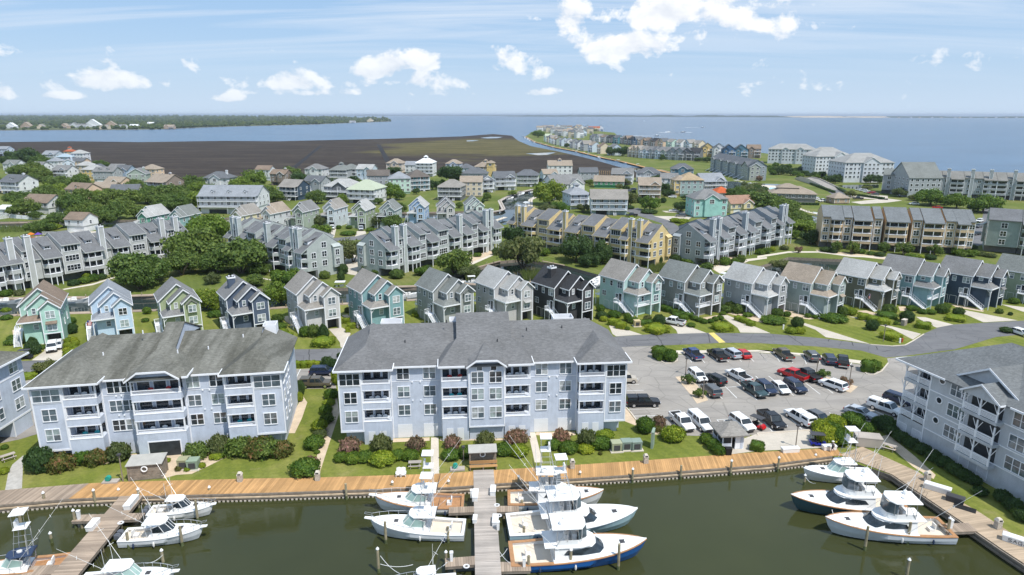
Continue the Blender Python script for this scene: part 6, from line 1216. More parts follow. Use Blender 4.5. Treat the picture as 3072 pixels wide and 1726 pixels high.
def bush_mesh(name,m,kind,n=1100,s=.075,seed=0):
 b=MB();NT,NP=18,9
 nz=lambda p,k_:1+k_*mnoise.noise(Vector(p)*2.1+Vector((seed,0,0)))
 def surf(t,ph):
  e=.45 if kind=='box' else 1.0
  x,y,z=sup(t,ph,e)
  if kind=='cone':k_=1.0-.62*max(0,z*.5+.5)**1.2;x*=k_;y*=k_
  a={'box':.10,'round':.24,'cone':.16,'loose':.42}[kind];q=nz((x,y,z),a)*(1 if kind!='loose' else nz((x*2,y*2,z*2),.18))
  return Vector((x*q,y*q,(z*q*.5+.5)))
 rings=[[surf(2*math.pi*i/NT,-math.pi/2+math.pi*(j+.02)/NP*.999)*.93+Vector((0,0,.02)) for i in range(NT)] for j in range(NP+1)]
 b.loft(rings)
 for i in range(n):
  t=RL.uniform(0,2*math.pi);ph=math.asin(RL.uniform(-.75,1));p=surf(t,ph);nn=(p-Vector((0,0,.45)))
  k_=RL.uniform(.93,1.10) if kind!='loose' else RL.uniform(.85,1.2);leaf(b,Vector((p.x*k_,p.y*k_,.5+(p.z-.5)*k_)),nn.normalized(),s*(1 if kind=='box' else 1.25) if kind!='loose' else s*1.6,.85)
 return b.mesh(name,m)
def tree_mesh(name,m,seed,lobes=16,n=3600,s=.075,flat=.62,gap=.0):
 """crown of unit radius, z from about .25 to 1.15 in units of radius"""
 rr=random.Random(seed);b=MB();L=[]
 for i in range(lobes):
  t=rr.uniform(0,6.28);d=math.sqrt(rr.random())*.76;L.append((Vector((d*math.cos(t),d*math.sin(t),.40+rr.uniform(0,.62)*(1-d*.6))),rr.uniform(.17,.36)))
 for c,r in L[:lobes*2//3]:
  b.blob(c-Vector((0,0,.05)),(r*.6,r*.6,r*flat*.6),7,4,.2)
 for i in range(n):
  c,r=L[i%lobes];d=Vector((rr.gauss(0,1),rr.gauss(0,1),rr.gauss(.25,1))).normalized();q=c+Vector((d.x*r,d.y*r,d.z*r*flat))*(rr.uniform(.7,1.15) if rr.random()<.8 else rr.uniform(1.1,1.55))
  leaf(b,q,d,s,.75)
 return b.mesh(name,m)
def trunk_mesh(seed,stems=3,h=.75):
 rr=random.Random(seed);b=MB()
 if stems==1:b.bar((0,0,0),(0,0,h*.6),.07,6,.05)
 for i in range(stems if stems>1 else 4):
  t=6.28*i/max(stems,4 if stems==1 else stems)+rr.uniform(-.4,.4);z0=0 if stems>1 else h*.5
  m_=Vector((.22*math.cos(t),.22*math.sin(t),z0+(h-z0)*.5));e=Vector((.5*math.cos(t+.2),.5*math.sin(t+.2),h+.1));b.bar((.03*math.cos(t),.03*math.sin(t),z0),m_,.045,5,.035);b.bar(m_,e,.035,5,.012)
  e2=m_+Vector((.3*math.cos(t+1.1),.3*math.sin(t+1.1),.3));b.bar(m_,e2,.022,4,.01)
 return b.mesh('trunk',M_BARK)
BUSH={}
def proto(k_):
 if k_ in BUSH:return BUSH[k_]
 spec={'hedge':(L_HEDGE,'box'),'brighthedge':(L_BRIGHT,'box'),'ball':(L_DARK,'round'),'cone':(L_DARK,'cone'),'round':(L_HEDGE,'round'),'bright':(L_BRIGHT,'round'),'loose':(L_OAK,'loose'),'red':(L_RED,'loose'),'olive':(L_OLIVE,'loose'),'pink':(L_PINK,'loose'),'darkhedge':(L_DARK,'box'),'whitef':(L_WHITEF,'loose'),'dome':(L_OAK,'round')}[k_]
 BUSH[k_]=[bush_mesh('shrub',spec[0],spec[1],1300 if spec[1]!='loose' else 1500,.07,i*7.3) for i in range(2)];return BUSH[k_]
TREES={k_:[(tree_mesh('crown',m,sd+i,lb,n,s,fl),trunk_mesh(sd+i,st,h)) for i in range(3)] for k_,m,sd,lb,n,s,fl,st,h in (('oak',L_OAK,3,26,5600,.058,.66,3,.6),('dark',L_DARK,40,20,4600,.06,.75,1,.5),('green',L_HEDGE,60,24,5200,.058,.8,1,.6),('olive',L_OLIVE,80,22,4600,.06,.7,3,.6),('myrtle',L_OAK,90,10,1700,.08,.9,4,.8),('pinkmyrtle',L_PINK,95,10,1700,.08,.9,4,.8),('bright',leafmat('leaves_fresh',((.07,.12,.015),(.13,.19,.025),(.22,.27,.05))),110,24,5200,.058,.8,1,.6))}
PHR={'hedge':'clipped green box hedge','brighthedge':'clipped lime green box hedge','ball':'dark round clipped shrub','cone':'dark cone-shaped shrub','round':'round green shrub','bright':'lime green cushion shrub','loose':'loose green bush','red':'red-tipped green bush','olive':'olive green feathery bush','pink':'pink flowering myrtle bush','darkhedge':'dark green hedge piece','whitef':'white flowering bush','dome':'domed green topiary shrub'}
TPH={'oak':'spreading live oak tree','dark':'dark evergreen tree','green':'leafy green tree','olive':'grey green tree','myrtle':'small multi-stemmed tree','pinkmyrtle':'small pink myrtle tree','bright':'bright green round tree'}
def mpp(p):return (p.y*math.cos(PITCH)+(CAMH-p.z)*math.sin(PITCH))/FPX
def shrub(c,x,y,w,h,k_,rz=None,dep=None):
 p=G(c,x,y);s=KR[c][2];q_=.84 if k_ in ('pink','olive','red') else .92;r=w/s*mpp(p)/2*q_;hh=h/s*mpp(p)*(.78 if c[0]=='B' else .95)
 d=r if dep is None else dep
 p=G(c,x,y)+Vector((0,d*.75 if dep is None else dep*.6,0));p.z=-.02
 o=put('hedge' if 'hedge' in k_ else 'shrub',RL.choice(proto(k_)),None,p,RL.uniform(0,6.28) if rz is None else rz,(r,d,max(hh*.9,.4)))
 auto(o,PHR[k_],'hedge' if 'hedge' in k_ else 'shrub','clipped hedges' if 'hedge' in k_ else 'garden shrubs');return o
def tree(c,x,y,w,k_='oak',hr=1.0):
 p=G(c,x,y);r=w/KR[c][2]*mpp(p)/2*1.18;hr*=1.12;p=p+Vector((0,r*.35,0));p.z=-.05
 t=put('tree',None,None,p,RL.uniform(0,6.28));t.scale=(r,r,r*hr*1.05);t.empty_display_size=.3
 cr,tk=RL.choice(TREES[k_]);put('crown',cr,t);put('trunk',tk,t);auto(t,TPH[k_],'tree','trees of the neighbourhood');return t
def plants():
 for a in [('R1',1880,1240,480,'oak',1.0),('R1',1960,1060,400,'bright',1.0),('R1',2290,1310,480,'oak',.9),('R1',1310,1420,490,'oak',.85),('R1',1730,1320,330,'oak',.9),('R1',2080,1290,300,'oak',.9),('R1',1480,1370,200,'oak',.9)]+[('T1',x,y,w,'dark' if i in (0,1,4) else 'oak',1.0) for i,(x,y,w) in enumerate([(200,250,270),(360,270,300),(540,300,240),(620,320,200),(100,290,220),(430,440,280),(560,480,260),(250,440,240),(370,580,200),(650,560,200),(800,600,240),(1080,590,270),(620,740,260),(170,830,260),(300,980,330),(480,1010,150),(750,1110,260),(920,930,340),(1060,880,270),(1200,1010,310),(1400,860,310),(1330,1100,340),(1560,1010,310),(1750,850,330),(1850,1000,250),(2000,790,290),(2150,800,310),(2350,790,340),(2510,810,240),(2250,880,280),(1850,610,200),(1950,690,160),(1370,330,180),(600,1200,230),(470,1215,230),(1670,900,260),(2070,690,140),(1010,1010,220),(1130,760,230),(1500,760,230)])]+[('T2',60,570,220,'oak',1),('T2',250,490,290,'oak',1),('T2',330,730,310,'bright',1),('T2',90,660,270,'oak',1),('T2',880,470,300,'bright',.8),('T2',1110,430,300,'bright',1),('T2',1180,570,260,'bright',1),('T2',1270,660,310,'oak',1),('T2',1420,630,200,'oak',1),('T2',1600,330,240,'oak',1),('T2',1750,400,260,'dark',1),('T2',1960,660,250,'oak',1),('T2',2060,480,270,'dark',.9),('T2',2330,650,140,'bright',1.2),('T2',420,1200,480,'green',1),('T2',2005,980,180,'olive',1.1),('T2',2010,1130,290,'green',.8),('T2',800,470,180,'oak',.8),('T2',960,560,200,'oak',.9),('T2',700,430,150,'dark',.7),('T3',590,650,260,'green',1.1),('T3',720,650,160,'green',1.2),('T3',630,310,210,'dark',.8),('T3',1430,420,350,'dark',1),('T3',1185,510,150,'dark',1.3),('T3',960,570,100,'dark',1.2),('T3',440,530,120,'dark',1),('T3',430,710,120,'oak',1),('T3',740,820,150,'oak',1.2),('T3',1940,660,120,'oak',1.2),('T3',470,1030,230,'olive',1),('T3',640,1060,240,'oak',1.1),('T3',1060,960,110,'olive',1),('T3',1550,760,110,'oak',1),('T3',100,410,140,'dark',1.0),('T3',2290,590,110,'oak',.8),('T3',1960,980,130,'green',1),('T3',1560,920,90,'green',1),('T4',680,720,390,'bright',1.15),('T4',640,840,210,'olive',.8),('T4',840,820,260,'green',.7),('T4',2080,800,290,'green',.9),('T4',1790,740,230,'olive',1.1),('T4',2500,800,150,'dark',1.2),('T4',1840,590,90,'dark',1.1),('T4',590,395,70,'dark',1.2),('T4',540,390,70,'pinkmyrtle',1),('T4',1150,820,170,'olive',.9),('T4',2340,600,170,'dark',.8),('T4',2200,430,250,'dark',.6),('R3',150,1030,280,'dark',1),('R3',220,1260,430,'olive',1),('R3',740,1190,290,'dark',1.25),('R3',980,1200,210,'dark',1.3),('R3',540,1100,110,'dark',.9),('R3',1560,1070,160,'green',1.2),('R3',1660,1030,80,'green',1.2),('R3',860,1230,180,'dark',1),('R3',430,1120,130,'green',.8),('T5',1080,770,310,'oak',.9),('T5',1450,910,450,'oak',.8),('T5',1750,960,360,'oak',.8),('T5',1880,1110,290,'oak',.9),('T5',1300,770,260,'oak',.7),('T5',300,910,180,'dark',1.2),('T5',380,740,160,'dark',.7),('T5',1650,390,160,'dark',1.1),('T5',1810,400,130,'dark',1),('T5',1720,380,120,'dark',1.1),('T5',2000,410,140,'dark',.8),('T5',2330,490,130,'dark',1),('T5',2430,510,130,'dark',1.1),('T5',2200,450,170,'dark',.9),('T5',1380,480,100,'pinkmyrtle',1),('T5',1160,550,80,'olive',1),('T5',1560,380,90,'dark',1),('T5',1900,390,100,'dark',.8),('T5',2080,430,110,'dark',.8),('T5',2000,1060,200,'oak',.9),('T5',1600,800,220,'olive',.7),('T5',40,620,190,'dark',.9),('T6',1330,730,390,'green',.8),('T6',1680,770,290,'green',1.0),('T6',2060,830,380,'green',.8),('T6',880,610,180,'olive',.9),('T6',470,420,170,'dark',.9),('T6',570,420,130,'dark',1.1),('T6',200,610,140,'olive',.8),('T6',20,400,120,'dark',1.3),('T6',1500,720,180,'dark',.7),('T6',1900,800,170,'dark',.8),('T6',1100,660,180,'olive',.6),('T6',420,500,130,'olive',.5),('R4',780,1095,115,'myrtle',1.3),('R4',915,1105,125,'myrtle',1.3),('R4',1240,1110,120,'myrtle',1.3),('R4',1430,1120,150,'myrtle',1.1),('R4',1720,1120,120,'myrtle',1.1),('R4',520,1010,180,'dark',1.1),('R4',380,960,130,'green',.9),('R4',1940,1120,120,'green',.9),('R4',2070,1130,110,'green',.8),('R4',400,1090,70,'pinkmyrtle',1.2),('R4',250,1260,190,'olive',.6),('R4',450,880,260,'bright',.5),('R4',560,890,170,'bright',.5),('R2',950,1190,260,'olive',1.1),('R2',1930,1300,340,'oak',.9),('R2',320,1420,270,'green',.8),('R2',60,1310,170,'oak',.9),('R2',1620,1310,140,'green',.8),('R2',2080,1330,200,'olive',.7),('R2',2270,800,90,'green',.9),('R2',1060,1170,90,'olive',1.0),('L3',1825,985,125,'myrtle',1.0),('L3',1925,1105,115,'myrtle',1.0),('L4',630,930,125,'myrtle',1.05),('L4',865,1005,125,'pinkmyrtle',1.1),('L1',420,890,190,'olive',.9),('c1',1640,380,420,'oak',1.0),('c1',2470,600,300,'bright',1.1),('c2',110,620,290,'bright',1.1),('c2',880,560,340,'bright',1.1),('c2',60,300,180,'olive',.9),('c2',560,330,240,'oak',.8),('c2',920,300,260,'green',.8),('M',1400,475,110,'dark',1.1),('M',1510,480,120,'dark',1.1),('M',690,300,120,'green',.7),('M',730,235,60,'dark',.9),('M',970,395,50,'dark',1),('M',1120,420,70,'dark',.6),('M',1890,520,55,'dark',1.2),('M',2330,540,80,'dark',.8),('M',2250,530,90,'dark',.6),('M',1640,490,40,'dark',1),('M',945,270,40,'dark',1),('M',1240,240,50,'green',.7)]:
  tree(*a)
 for a in [('L1',285,700,180,190,'cone'),('L1',400,640,80,45,'round'),('B1',340,478,260,320,'ball'),('B1',545,465,250,205,'red'),('B1',780,392,210,185,'round'),('B1',900,395,230,190,'red'),('B1',1110,365,220,225,'olive'),('B1',1870,345,210,180,'loose'),('B1',1555,300,90,70,'bright'),('B1',1600,365,70,50,'bright'),('B1',2090,290,210,220,'olive'),('B1',2290,310,270,200,'loose'),('B1',2480,322,280,210,'red'),('B2',100,325,260,200,'loose'),('B2',260,320,210,180,'red'),('B1',2075,335,160,60,'bright'),('B1',1715,445,70,55,'red'),('B1',1800,450,70,50,'bright'),('B1',1940,420,70,70,'bright'),('B1',30,240,70,60,'round'),('B1',20,480,90,80,'bright'),('B2',470,512,290,180,'round'),('B2',545,420,150,120,'pink'),('L2',740,1130,140,110,'round'),('L2',720,1190,120,60,'bright'),('L2',690,1270,130,90,'round'),('L2',700,1360,120,100,'loose'),('L2',625,1447,150,130,'bright'),('B2',630,130,140,90,'olive'),('B2',570,245,200,160,'round'),('B2',610,280,60,40,'round'),('L2',445,1090,90,170,'ball'),('L2',700,850,120,150,'ball'),('L2',760,850,100,130,'ball'),('L2',830,720,60,50,'ball'),('L2',790,990,90,180,'bright'),('L2',440,1150,70,110,'bright'),('B2',915,290,200,185,'pink'),('B2',1225,285,200,230,'olive'),('B2',1565,275,175,190,'pink'),('B2',1915,245,155,165,'pink'),('B2',2240,225,175,190,'olive'),('B2',2520,205,160,165,'pink'),('B3',165,190,210,160,'pink'),('B3',595,195,170,175,'pink'),('B3',840,215,170,205,'olive'),('B2',830,368,130,125,'round'),('B2',950,382,170,130,'round'),('B2',1060,372,170,135,'round'),('B2',1235,402,265,130,'bright'),('B2',1390,345,150,120,'round'),('B2',1510,355,170,120,'round'),('B2',1650,305,110,100,'bright'),('B2',1900,350,190,120,'round'),('B2',2050,328,160,150,'round'),('B2',2410,305,190,140,'round'),('B2',2540,290,120,100,'bright'),('B3',185,315,190,130,'bright'),('B3',55,305,150,120,'round'),('B3',520,245,150,120,'round'),('B3',665,282,190,130,'round'),('B3',830,282,165,90,'bright'),('B3',985,245,210,140,'round'),('B3',1020,135,175,80,'bright'),('B3',968,290,40,40,'red'),('B3',900,200,110,90,'round'),('L3',1410,1460,175,170,'round'),('B3',1685,175,235,180,'bright'),('L3',1545,1400,120,120,'pink'),('B3',1525,70,80,70,'red'),('B3',2000,190,130,130,'round'),('B3',2070,250,140,140,'round'),('B3',2120,300,130,130,'round'),('B3',2490,258,130,115,'hedge'),('B4',25,255,100,110,'hedge'),('B4',700,200,240,230,'bright'),('B4',820,215,200,230,'round'),('B4',640,80,180,150,'bright'),('B4',780,40,190,150,'bright'),('B4',960,20,220,150,'round'),('B4',1080,90,160,130,'round'),('B4',740,110,200,150,'round'),('B4',1215,40,130,120,'ball'),('B4',1310,110,150,130,'ball'),('B4',1410,175,150,130,'ball'),('B4',1510,235,150,130,'ball'),('B4',1620,300,160,140,'ball'),('B4',1730,365,160,140,'ball'),('B4',1830,425,160,140,'ball'),('B4',1930,490,160,140,'ball'),('B4',2030,550,160,140,'ball'),('B4',2120,590,130,120,'ball'),('B4',2175,695,140,110,'ball'),('B4',2400,760,160,150,'ball'),('B4',2500,850,180,170,'ball'),('B4',2600,950,180,170,'ball'),('L4',1270,1440,200,150,'ball'),('L4',1180,1400,120,110,'ball'),('L3',1560,745,150,130,'hedge'),('L3',1650,765,140,130,'round'),('L3',1530,690,110,80,'hedge'),('L4',1090,865,140,120,'hedge'),('L4',1150,850,130,110,'round'),('L2',420,815,70,66,'brighthedge'),('L2',485,815,80,66,'brighthedge'),('L2',555,812,80,66,'brighthedge'),('L2',610,810,60,60,'brighthedge'),('L1',250,935,150,60,'brighthedge'),('L1',350,900,70,50,'round'),('L1',90,600,150,60,'round')]+[('c1',x,y,95,70,'bright') for x,y in ((800,1010),(870,1000),(895,1040),(800,1065),(860,1085),(790,1125),(865,1135),(905,1110),(800,1165),(885,1190))]+[('c4',105,885,130,100,'ball'),('c4',260,868,165,90,'round'),('c4',415,905,95,115,'round'),('c4',485,935,130,85,'round'),('c4',600,955,120,65,'hedge'),('c4',690,950,100,65,'hedge'),('c4',130,910,100,70,'bright'),('c4',250,960,130,90,'brighthedge'),('c4',340,1000,130,90,'brighthedge'),('c4',415,1015,60,50,'round'),('c4',660,900,95,70,'olive'),('c4',805,965,148,150,'ball'),('c4',785,1058,265,95,'brighthedge'),('c4',1190,980,100,60,'round'),('c4',1580,1030,235,85,'brighthedge'),('c4',1585,942,82,52,'ball'),('c4',1770,905,110,65,'brighthedge'),('c4',1840,930,110,65,'brighthedge'),('c4',1910,965,100,65,'brighthedge')]+[('c4',x,y,85,60,'round') for x,y in ((1290,915),(1350,935),(1425,930),(1480,905),(1230,895),(1540,890))]+[('c4',x,y,110,75,'hedge') for x,y in ((1160,870),(1080,850),(1010,830),(930,800),(860,780),(1100,900),(1020,870))]+[('c4',1600,805,150,90,'loose'),('c4',1690,770,150,110,'loose'),('c4',1760,815,130,120,'loose'),('c4',1880,855,120,55,'round'),('c4',1570,830,80,45,'round'),('c4',2215,948,305,85,'round'),('c4',2235,860,140,115,'dome'),('c4',2350,850,90,70,'round'),('c4',2480,988,145,145,'ball'),('c4',2410,1060,140,80,'bright'),('c4',2510,1060,130,80,'bright'),('c4',90,790,110,90,'round'),('c5',100,822,75,55,'round'),('c5',180,832,65,50,'round'),('c5',250,832,85,62,'round'),('c5',440,882,295,85,'round'),('c5',505,800,115,115,'dome'),('c5',605,795,125,90,'bright'),('c5',750,850,130,80,'brighthedge'),('c5',860,880,130,80,'brighthedge'),('c5',980,905,150,80,'brighthedge'),('c5',1050,785,155,125,'dome'),('c5',1040,832,215,62,'hedge'),('c5',850,972,138,135,'ball'),('c5',1255,885,155,155,'ball'),('c5',1085,1083,215,85,'brighthedge'),('c5',1450,950,165,76,'brighthedge'),('c5',1310,742,125,62,'round'),('c5',1430,780,110,60,'round'),('c5',1530,785,110,60,'round'),('c5',1660,775,150,110,'dome'),('c5',1845,803,122,105,'ball'),('c5',1830,868,205,66,'brighthedge'),('c5',2485,665,115,75,'round'),('c5',1705,705,95,50,'round'),('c5',2305,775,70,60,'loose'),('c5',2430,795,50,45,'ball'),('c5',1110,905,50,50,'round'),('c5',2400,1000,130,70,'ball'),('c2',1180,935,155,135,'round'),('c2',1280,940,135,160,'loose'),('c2',1395,962,175,200,'cone'),('c2',1390,1060,260,105,'brighthedge'),('c2',880,840,150,75,'round'),('c2',910,920,130,90,'bright'),('c2',960,955,130,70,'brighthedge'),('c2',840,775,130,115,'loose'),('c2',1680,770,90,70,'brighthedge'),('c2',1740,830,110,70,'brighthedge'),('c2',1700,880,60,80,'brighthedge'),('c2',1900,830,125,65,'round'),('c2',2040,740,130,50,'brighthedge'),('c2',2540,680,130,60,'brighthedge'),('c2',190,775,115,95,'round'),('c2',80,700,190,80,'round'),('c2',1700,640,80,70,'olive'),('c1',850,900,125,140,'ball'),('c1',845,985,90,50,'round'),('c1',480,1080,90,50,'round'),('c1',1760,660,100,95,'round'),('c1',1740,755,90,50,'round'),('c1',1070,830,100,90,'loose'),('c1',850,780,100,90,'round'),('c1',130,990,130,80,'round'),('c1',50,730,130,60,'round'),('c1',50,640,110,60,'bright'),('c1',40,450,120,90,'round'),('c1',215,435,110,75,'olive'),('c1',100,430,80,80,'round'),('c3',200,650,130,50,'brighthedge'),('c3',110,690,100,40,'brighthedge'),('c3',2360,720,140,100,'ball'),('R1',690,1410,110,60,'ball'),('R1',800,1390,110,70,'round'),('R1',890,1370,90,80,'round'),('R1',965,1350,90,60,'ball'),('R1',830,1340,80,60,'bright'),('R1',1570,1240,90,70,'ball'),('R1',400,880,230,70,'bright'),('R2',840,1360,90,110,'cone'),('R2',860,1300,95,110,'ball'),('R2',1050,1330,80,120,'cone'),('R2',680,1345,105,85,'dome'),('R2',1195,1305,115,70,'dome'),('R2',1380,1345,135,100,'dome'),('R2',2345,1115,95,75,'ball'),('R2',2160,1130,80,40,'round'),('R2',1680,1265,80,60,'ball'),('R2',210,1315,120,60,'round'),('R2',905,925,150,40,'round'),('R2',1120,885,80,40,'round'),('R2',920,860,60,40,'round'),('R2',1475,840,50,70,'cone'),('R2',820,860,50,40,'round'),('R2',280,850,70,50,'loose'),('R2',2215,610,40,55,'cone'),('R2',2340,870,70,50,'round'),('R3',1535,1205,75,100,'ball'),('R3',1695,1190,110,90,'ball'),('R3',1850,1200,190,60,'round'),('R3',2010,1250,110,60,'loose'),('R3',2180,1215,110,90,'round'),('R3',2270,1215,90,80,'round'),('R3',2330,1190,80,80,'loose'),('R3',2080,1210,70,60,'olive'),('R3',2520,1110,90,60,'round'),('R3',1345,610,60,65,'ball'),('R3',1580,610,55,60,'ball'),('R3',1700,800,110,45,'bright'),('R3',1770,810,120,50,'bright'),('R3',1800,850,110,50,'bright'),('R3',1270,775,70,45,'bright'),('R3',1450,715,160,40,'ball'),('R3',1260,670,80,35,'ball'),('R3',1470,1180,100,50,'loose'),('R4',40,1110,80,60,'round'),('R4',100,1100,80,60,'round'),('R4',150,1080,60,50,'bright'),('R4',270,1065,80,45,'olive'),('R4',680,1085,120,50,'ball'),('R4',745,1095,80,50,'ball'),('R4',945,1095,70,35,'bright'),('R4',1010,1100,90,50,'round'),('R4',1110,1115,80,40,'round'),('R4',1200,1130,90,50,'ball'),('R4',1520,1145,130,40,'round'),('R4',1600,1150,90,40,'bright'),('R4',1690,1160,110,50,'ball'),('R4',2180,1125,90,45,'olive'),('R4',2270,1140,90,45,'olive'),('R4',2100,1060,70,50,'ball'),('R4',1990,1130,90,50,'loose')]:
  shrub(*a)
 for (a,b_,n) in [(('T5',2080,520),('T5',2400,640),9),(('T5',2330,520),('T5',2560,640),7),(('T6',280,590),('T6',640,640),9),(('T5',1880,805),('T5',2190,810),7)]:
  p,q=G(*a),G(*b_);th=ang(p,q)
  for i in range(n):
   c=p.lerp(q,(i+.5)/n);c.z=-.02;o=put('hedge',RL.choice(proto('darkhedge')),None,c,th,((q-p).length/n*.56,1.0,1.3));auto(o,PHR['darkhedge'],'hedge','clipped hedges')
 b=MB();rr=random.Random(9)
 for poly,n in ((('c3',680,140,880,130,860,230,720,260),900),(('c3',1370,150,1680,140,1640,210,1420,250),900),(('c4',640,240,920,215,880,300,720,320),900),(('T1',0,1110,380,1110,360,1180,0,1190),700),(('R1',1500,1390,1900,1300,1880,1420,1550,1447),0)):
  q=pts(poly)
  for i in range(n):
   u,v=rr.random(),rr.random();c=(q[0].lerp(q[1],u)).lerp(q[3].lerp(q[2],u),v);h=rr.uniform(.9,2.0);d=Vector((rr.uniform(-.35,.35),rr.uniform(-.35,.35),h));w=Vector((rr.uniform(-1,1),rr.uniform(-1,1),0)).normalized()*.09
   c.z=-.1;o=len(b.v);b.v+=[tuple(c-w),tuple(c+w),tuple(c+d)];b.f.append((o,o+1,o+2));b.mi.append(0)
 o=b.build('reeds',leafmat('leaves_reed',((.07,.10,.02),(.13,.16,.04),(.24,.22,.10)),.8));structure(o,'stuff')
plants()
def scatter():
 rr=random.Random(31)
 for poly,n,ks,w0,w1 in ((('T1',20,560,2500,640,2500,900,20,1000),16,('oak','oak','bright'),4.5,7.5),(('T1',20,300,700,330,1200,560,20,640),6,('oak','dark'),4,7),(('T2',60,400,1500,400,1480,700,60,760),8,('oak','bright'),4,7),(('T3',60,330,2000,330,1700,540,60,560),14,('dark','oak','green'),2.5,4.5),(('T4',560,330,2500,330,2500,560,620,560),12,('dark','oak','olive'),2.5,4.5),(('T5',960,640,1250,560,2000,1000,1600,1000),20,('oak','dark','olive'),3,5.5),(('T5',1480,260,2500,400,2560,480,1500,420),16,('dark','green'),2.5,4)):
  q=pts(poly);k2=0;tries=0
  while k2<n and tries<900:
   tries+=1;u,v=rr.random(),rr.random();c=(q[0].lerp(q[1],u)).lerp(q[3].lerp(q[2],u),v)
   if any(math.hypot(m[1]-c.x,m[2]-c.y)<m[3]+2.5 for m in MARKS):continue
   r=rr.uniform(w0,w1);k_=rr.choice(ks);t=put('tree',None,None,(c.x,c.y,-.05),rr.uniform(0,6));t.scale=(r,r,r*rr.uniform(.9,1.2));cr,tk=rr.choice(TREES[k_]);put('crown',cr,t);put('trunk',tk,t);auto(t,TPH[k_],'tree','trees of the neighbourhood');k2+=1
scatter()
# --- boardwalk, docks, pilings
def yx(p,x):
 for a,b in zip(p,p[1:]):
  if min(a.x,b.x)<=x<=max(a.x,b.x):return a.y+(b.y-a.y)*(x-a.x)/(b.x-a.x)
 return p[-1].y if x>p[-1].x else p[0].y
def boardwalk():
 t=thing('boardwalk','long timber boardwalk along the marina bulkhead, honey brown with a weathered left end','boardwalk');mark('the long boardwalk',Vector((10,78,0)),2)
 xn=G('B1',740,640).x;new,old=MB(),MB();x=FRONT_EDGE[0].x;xe=min(FRONT_EDGE[-1].x,BACK_EDGE[-1].x)+1.5;w=.29
 while x<xe:
  yf=yx(FRONT_EDGE,x);yb=yx(BACK_EDGE,x);sk=.09*(yb-yf);b=new if x>xn else old;z=.10+random.uniform(-.006,.006)
  b.add([(x,yf,z-.06),(x+w-.022,yf,z-.06),(x+w-.022+sk,yb,z-.06),(x+sk,yb,z-.06),(x,yf,z),(x+w-.022,yf,z),(x+w-.022+sk,yb,z),(x+sk,yb,z)],[(4,5,6,7),(0,1,5,4),(1,2,6,5),(2,3,7,6),(3,0,4,7)]);x+=w
 new.build('new_planking',M_DECK,t)['kind']='stuff';old.build('old_planking',M_DECKO,t)['kind']='stuff'
 for nm,dy,z0,z1,m in (('fascia_beam',.12,-.22,.06,M_TIMB),('wale',.30,-.52,-.34,mat('wale_timber',(.46,.36,.25),.8,.25,1.0)),('lower_wale',.22,-.80,-.58,M_TIMB)):
  b=MB()
  for a,c in zip(FRONT_EDGE,FRONT_EDGE[1:]):b.add([(a.x,a.y-dy,z0),(c.x,c.y-dy,z0),(c.x,c.y-dy,z1),(a.x,a.y-dy,z1),(a.x,a.y+.05,z0),(c.x,c.y+.05,z0),(c.x,c.y+.05,z1),(a.x,a.y+.05,z1)],[(0,1,2,3),(3,2,6,7),(4,5,1,0)])
  b.build(nm,m,t)
 b=MB();x=FRONT_EDGE[0].x
 while x<xe:
  y=yx(FRONT_EDGE,x)-.16;b.box(x,y-.12,-1.05,x+.26,y+.1,-.82);x+=.55
 b.build('sheet_piling',M_CONCW,t)['kind']='stuff'
boardwalk()
def plank_run(L,w,m,parent,wid=.29,x0=0.0,name='planking',z=.10):
 b=MB();x=x0
 while x<x0+L:b.box(x,-w/2,z-.06,x+wid-.022,w/2,z+random.uniform(-.006,.006));x+=wid
 o=b.build(name,m,parent);o['kind']='stuff';return o
def dock(name,a,b_,w,m,label,short=None,piles=True,cat='dock'):
 th=ang(a,b_);L=(b_-a).length;t=thing(name,label,cat,(a.x,a.y,0),th)
 if short:
  for f in (.25,.75):mark(short,a.lerp(b_,f),1.5)
 plank_run(L,w,m,t,z=.15 if name=='pier' else .125)
 for y in (-w/2+.1,w/2-.1):s=MB();s.box(0,y-.08,-.25,L,y+.08,.03);s.build('stringer',M_TIMB,t)
 if piles:
  x=1.0
  while x<L:
   for y in (-w/2+.25,w/2-.25):p=MB();p.bar((x,y,WZ-1),(x,y,.02),.14,6);p.build('support_pile',M_PILE,t)
   x+=4.5
 return t
def mid(c,a,b_,z=0):return (G(c,*a)+G(c,*b_))/2
a,b_=mid('B2',(2120,440),(2320,440)),mid('B2',(2136,1700),(2418,1700));dock('pier',a,b_,(G('B2',2355,1000)-G('B2',2128,1000)).length,M_DECKG,'grey central pier running out from the shelter between the big boats','the central pier')
a,b_=mid('B1',(1190,690),(1350,690)),mid('B1',(380,1560),(690,1560));LPIER=ang(a,b_);dock('pier',a,b_,2.9,M_DECKO,'brown weathered pier running out at the left basin','the left pier')
for i,(c,p,q,w,lab) in enumerate([('B1',(720,905),(1375,885),1.4,'narrow finger dock crossing the left pier'),('B1',(240,1415),(560,1400),1.6,'short finger dock at the foot of the left pier'),('B2',(1885,828),(2130,818),1.3,'finger dock behind the upper tower boat left of the central pier'),('B2',(1850,1335),(2140,1312),1.5,'finger dock near the bottom, left of the central pier'),('B3',(-40,815),(175,815),1.3,'finger dock behind the aqua-hulled boat'),('B3',(-60,1375),(290,1368),1.6,'finger dock beside the royal blue hull'),('B4',(1790,1000),(2060,990),1.7,'finger dock at the stern of the lowest right-hand boat')]):
 dock('finger_dock',G(c,*p),G(c,*q),w,M_DECKO,lab)
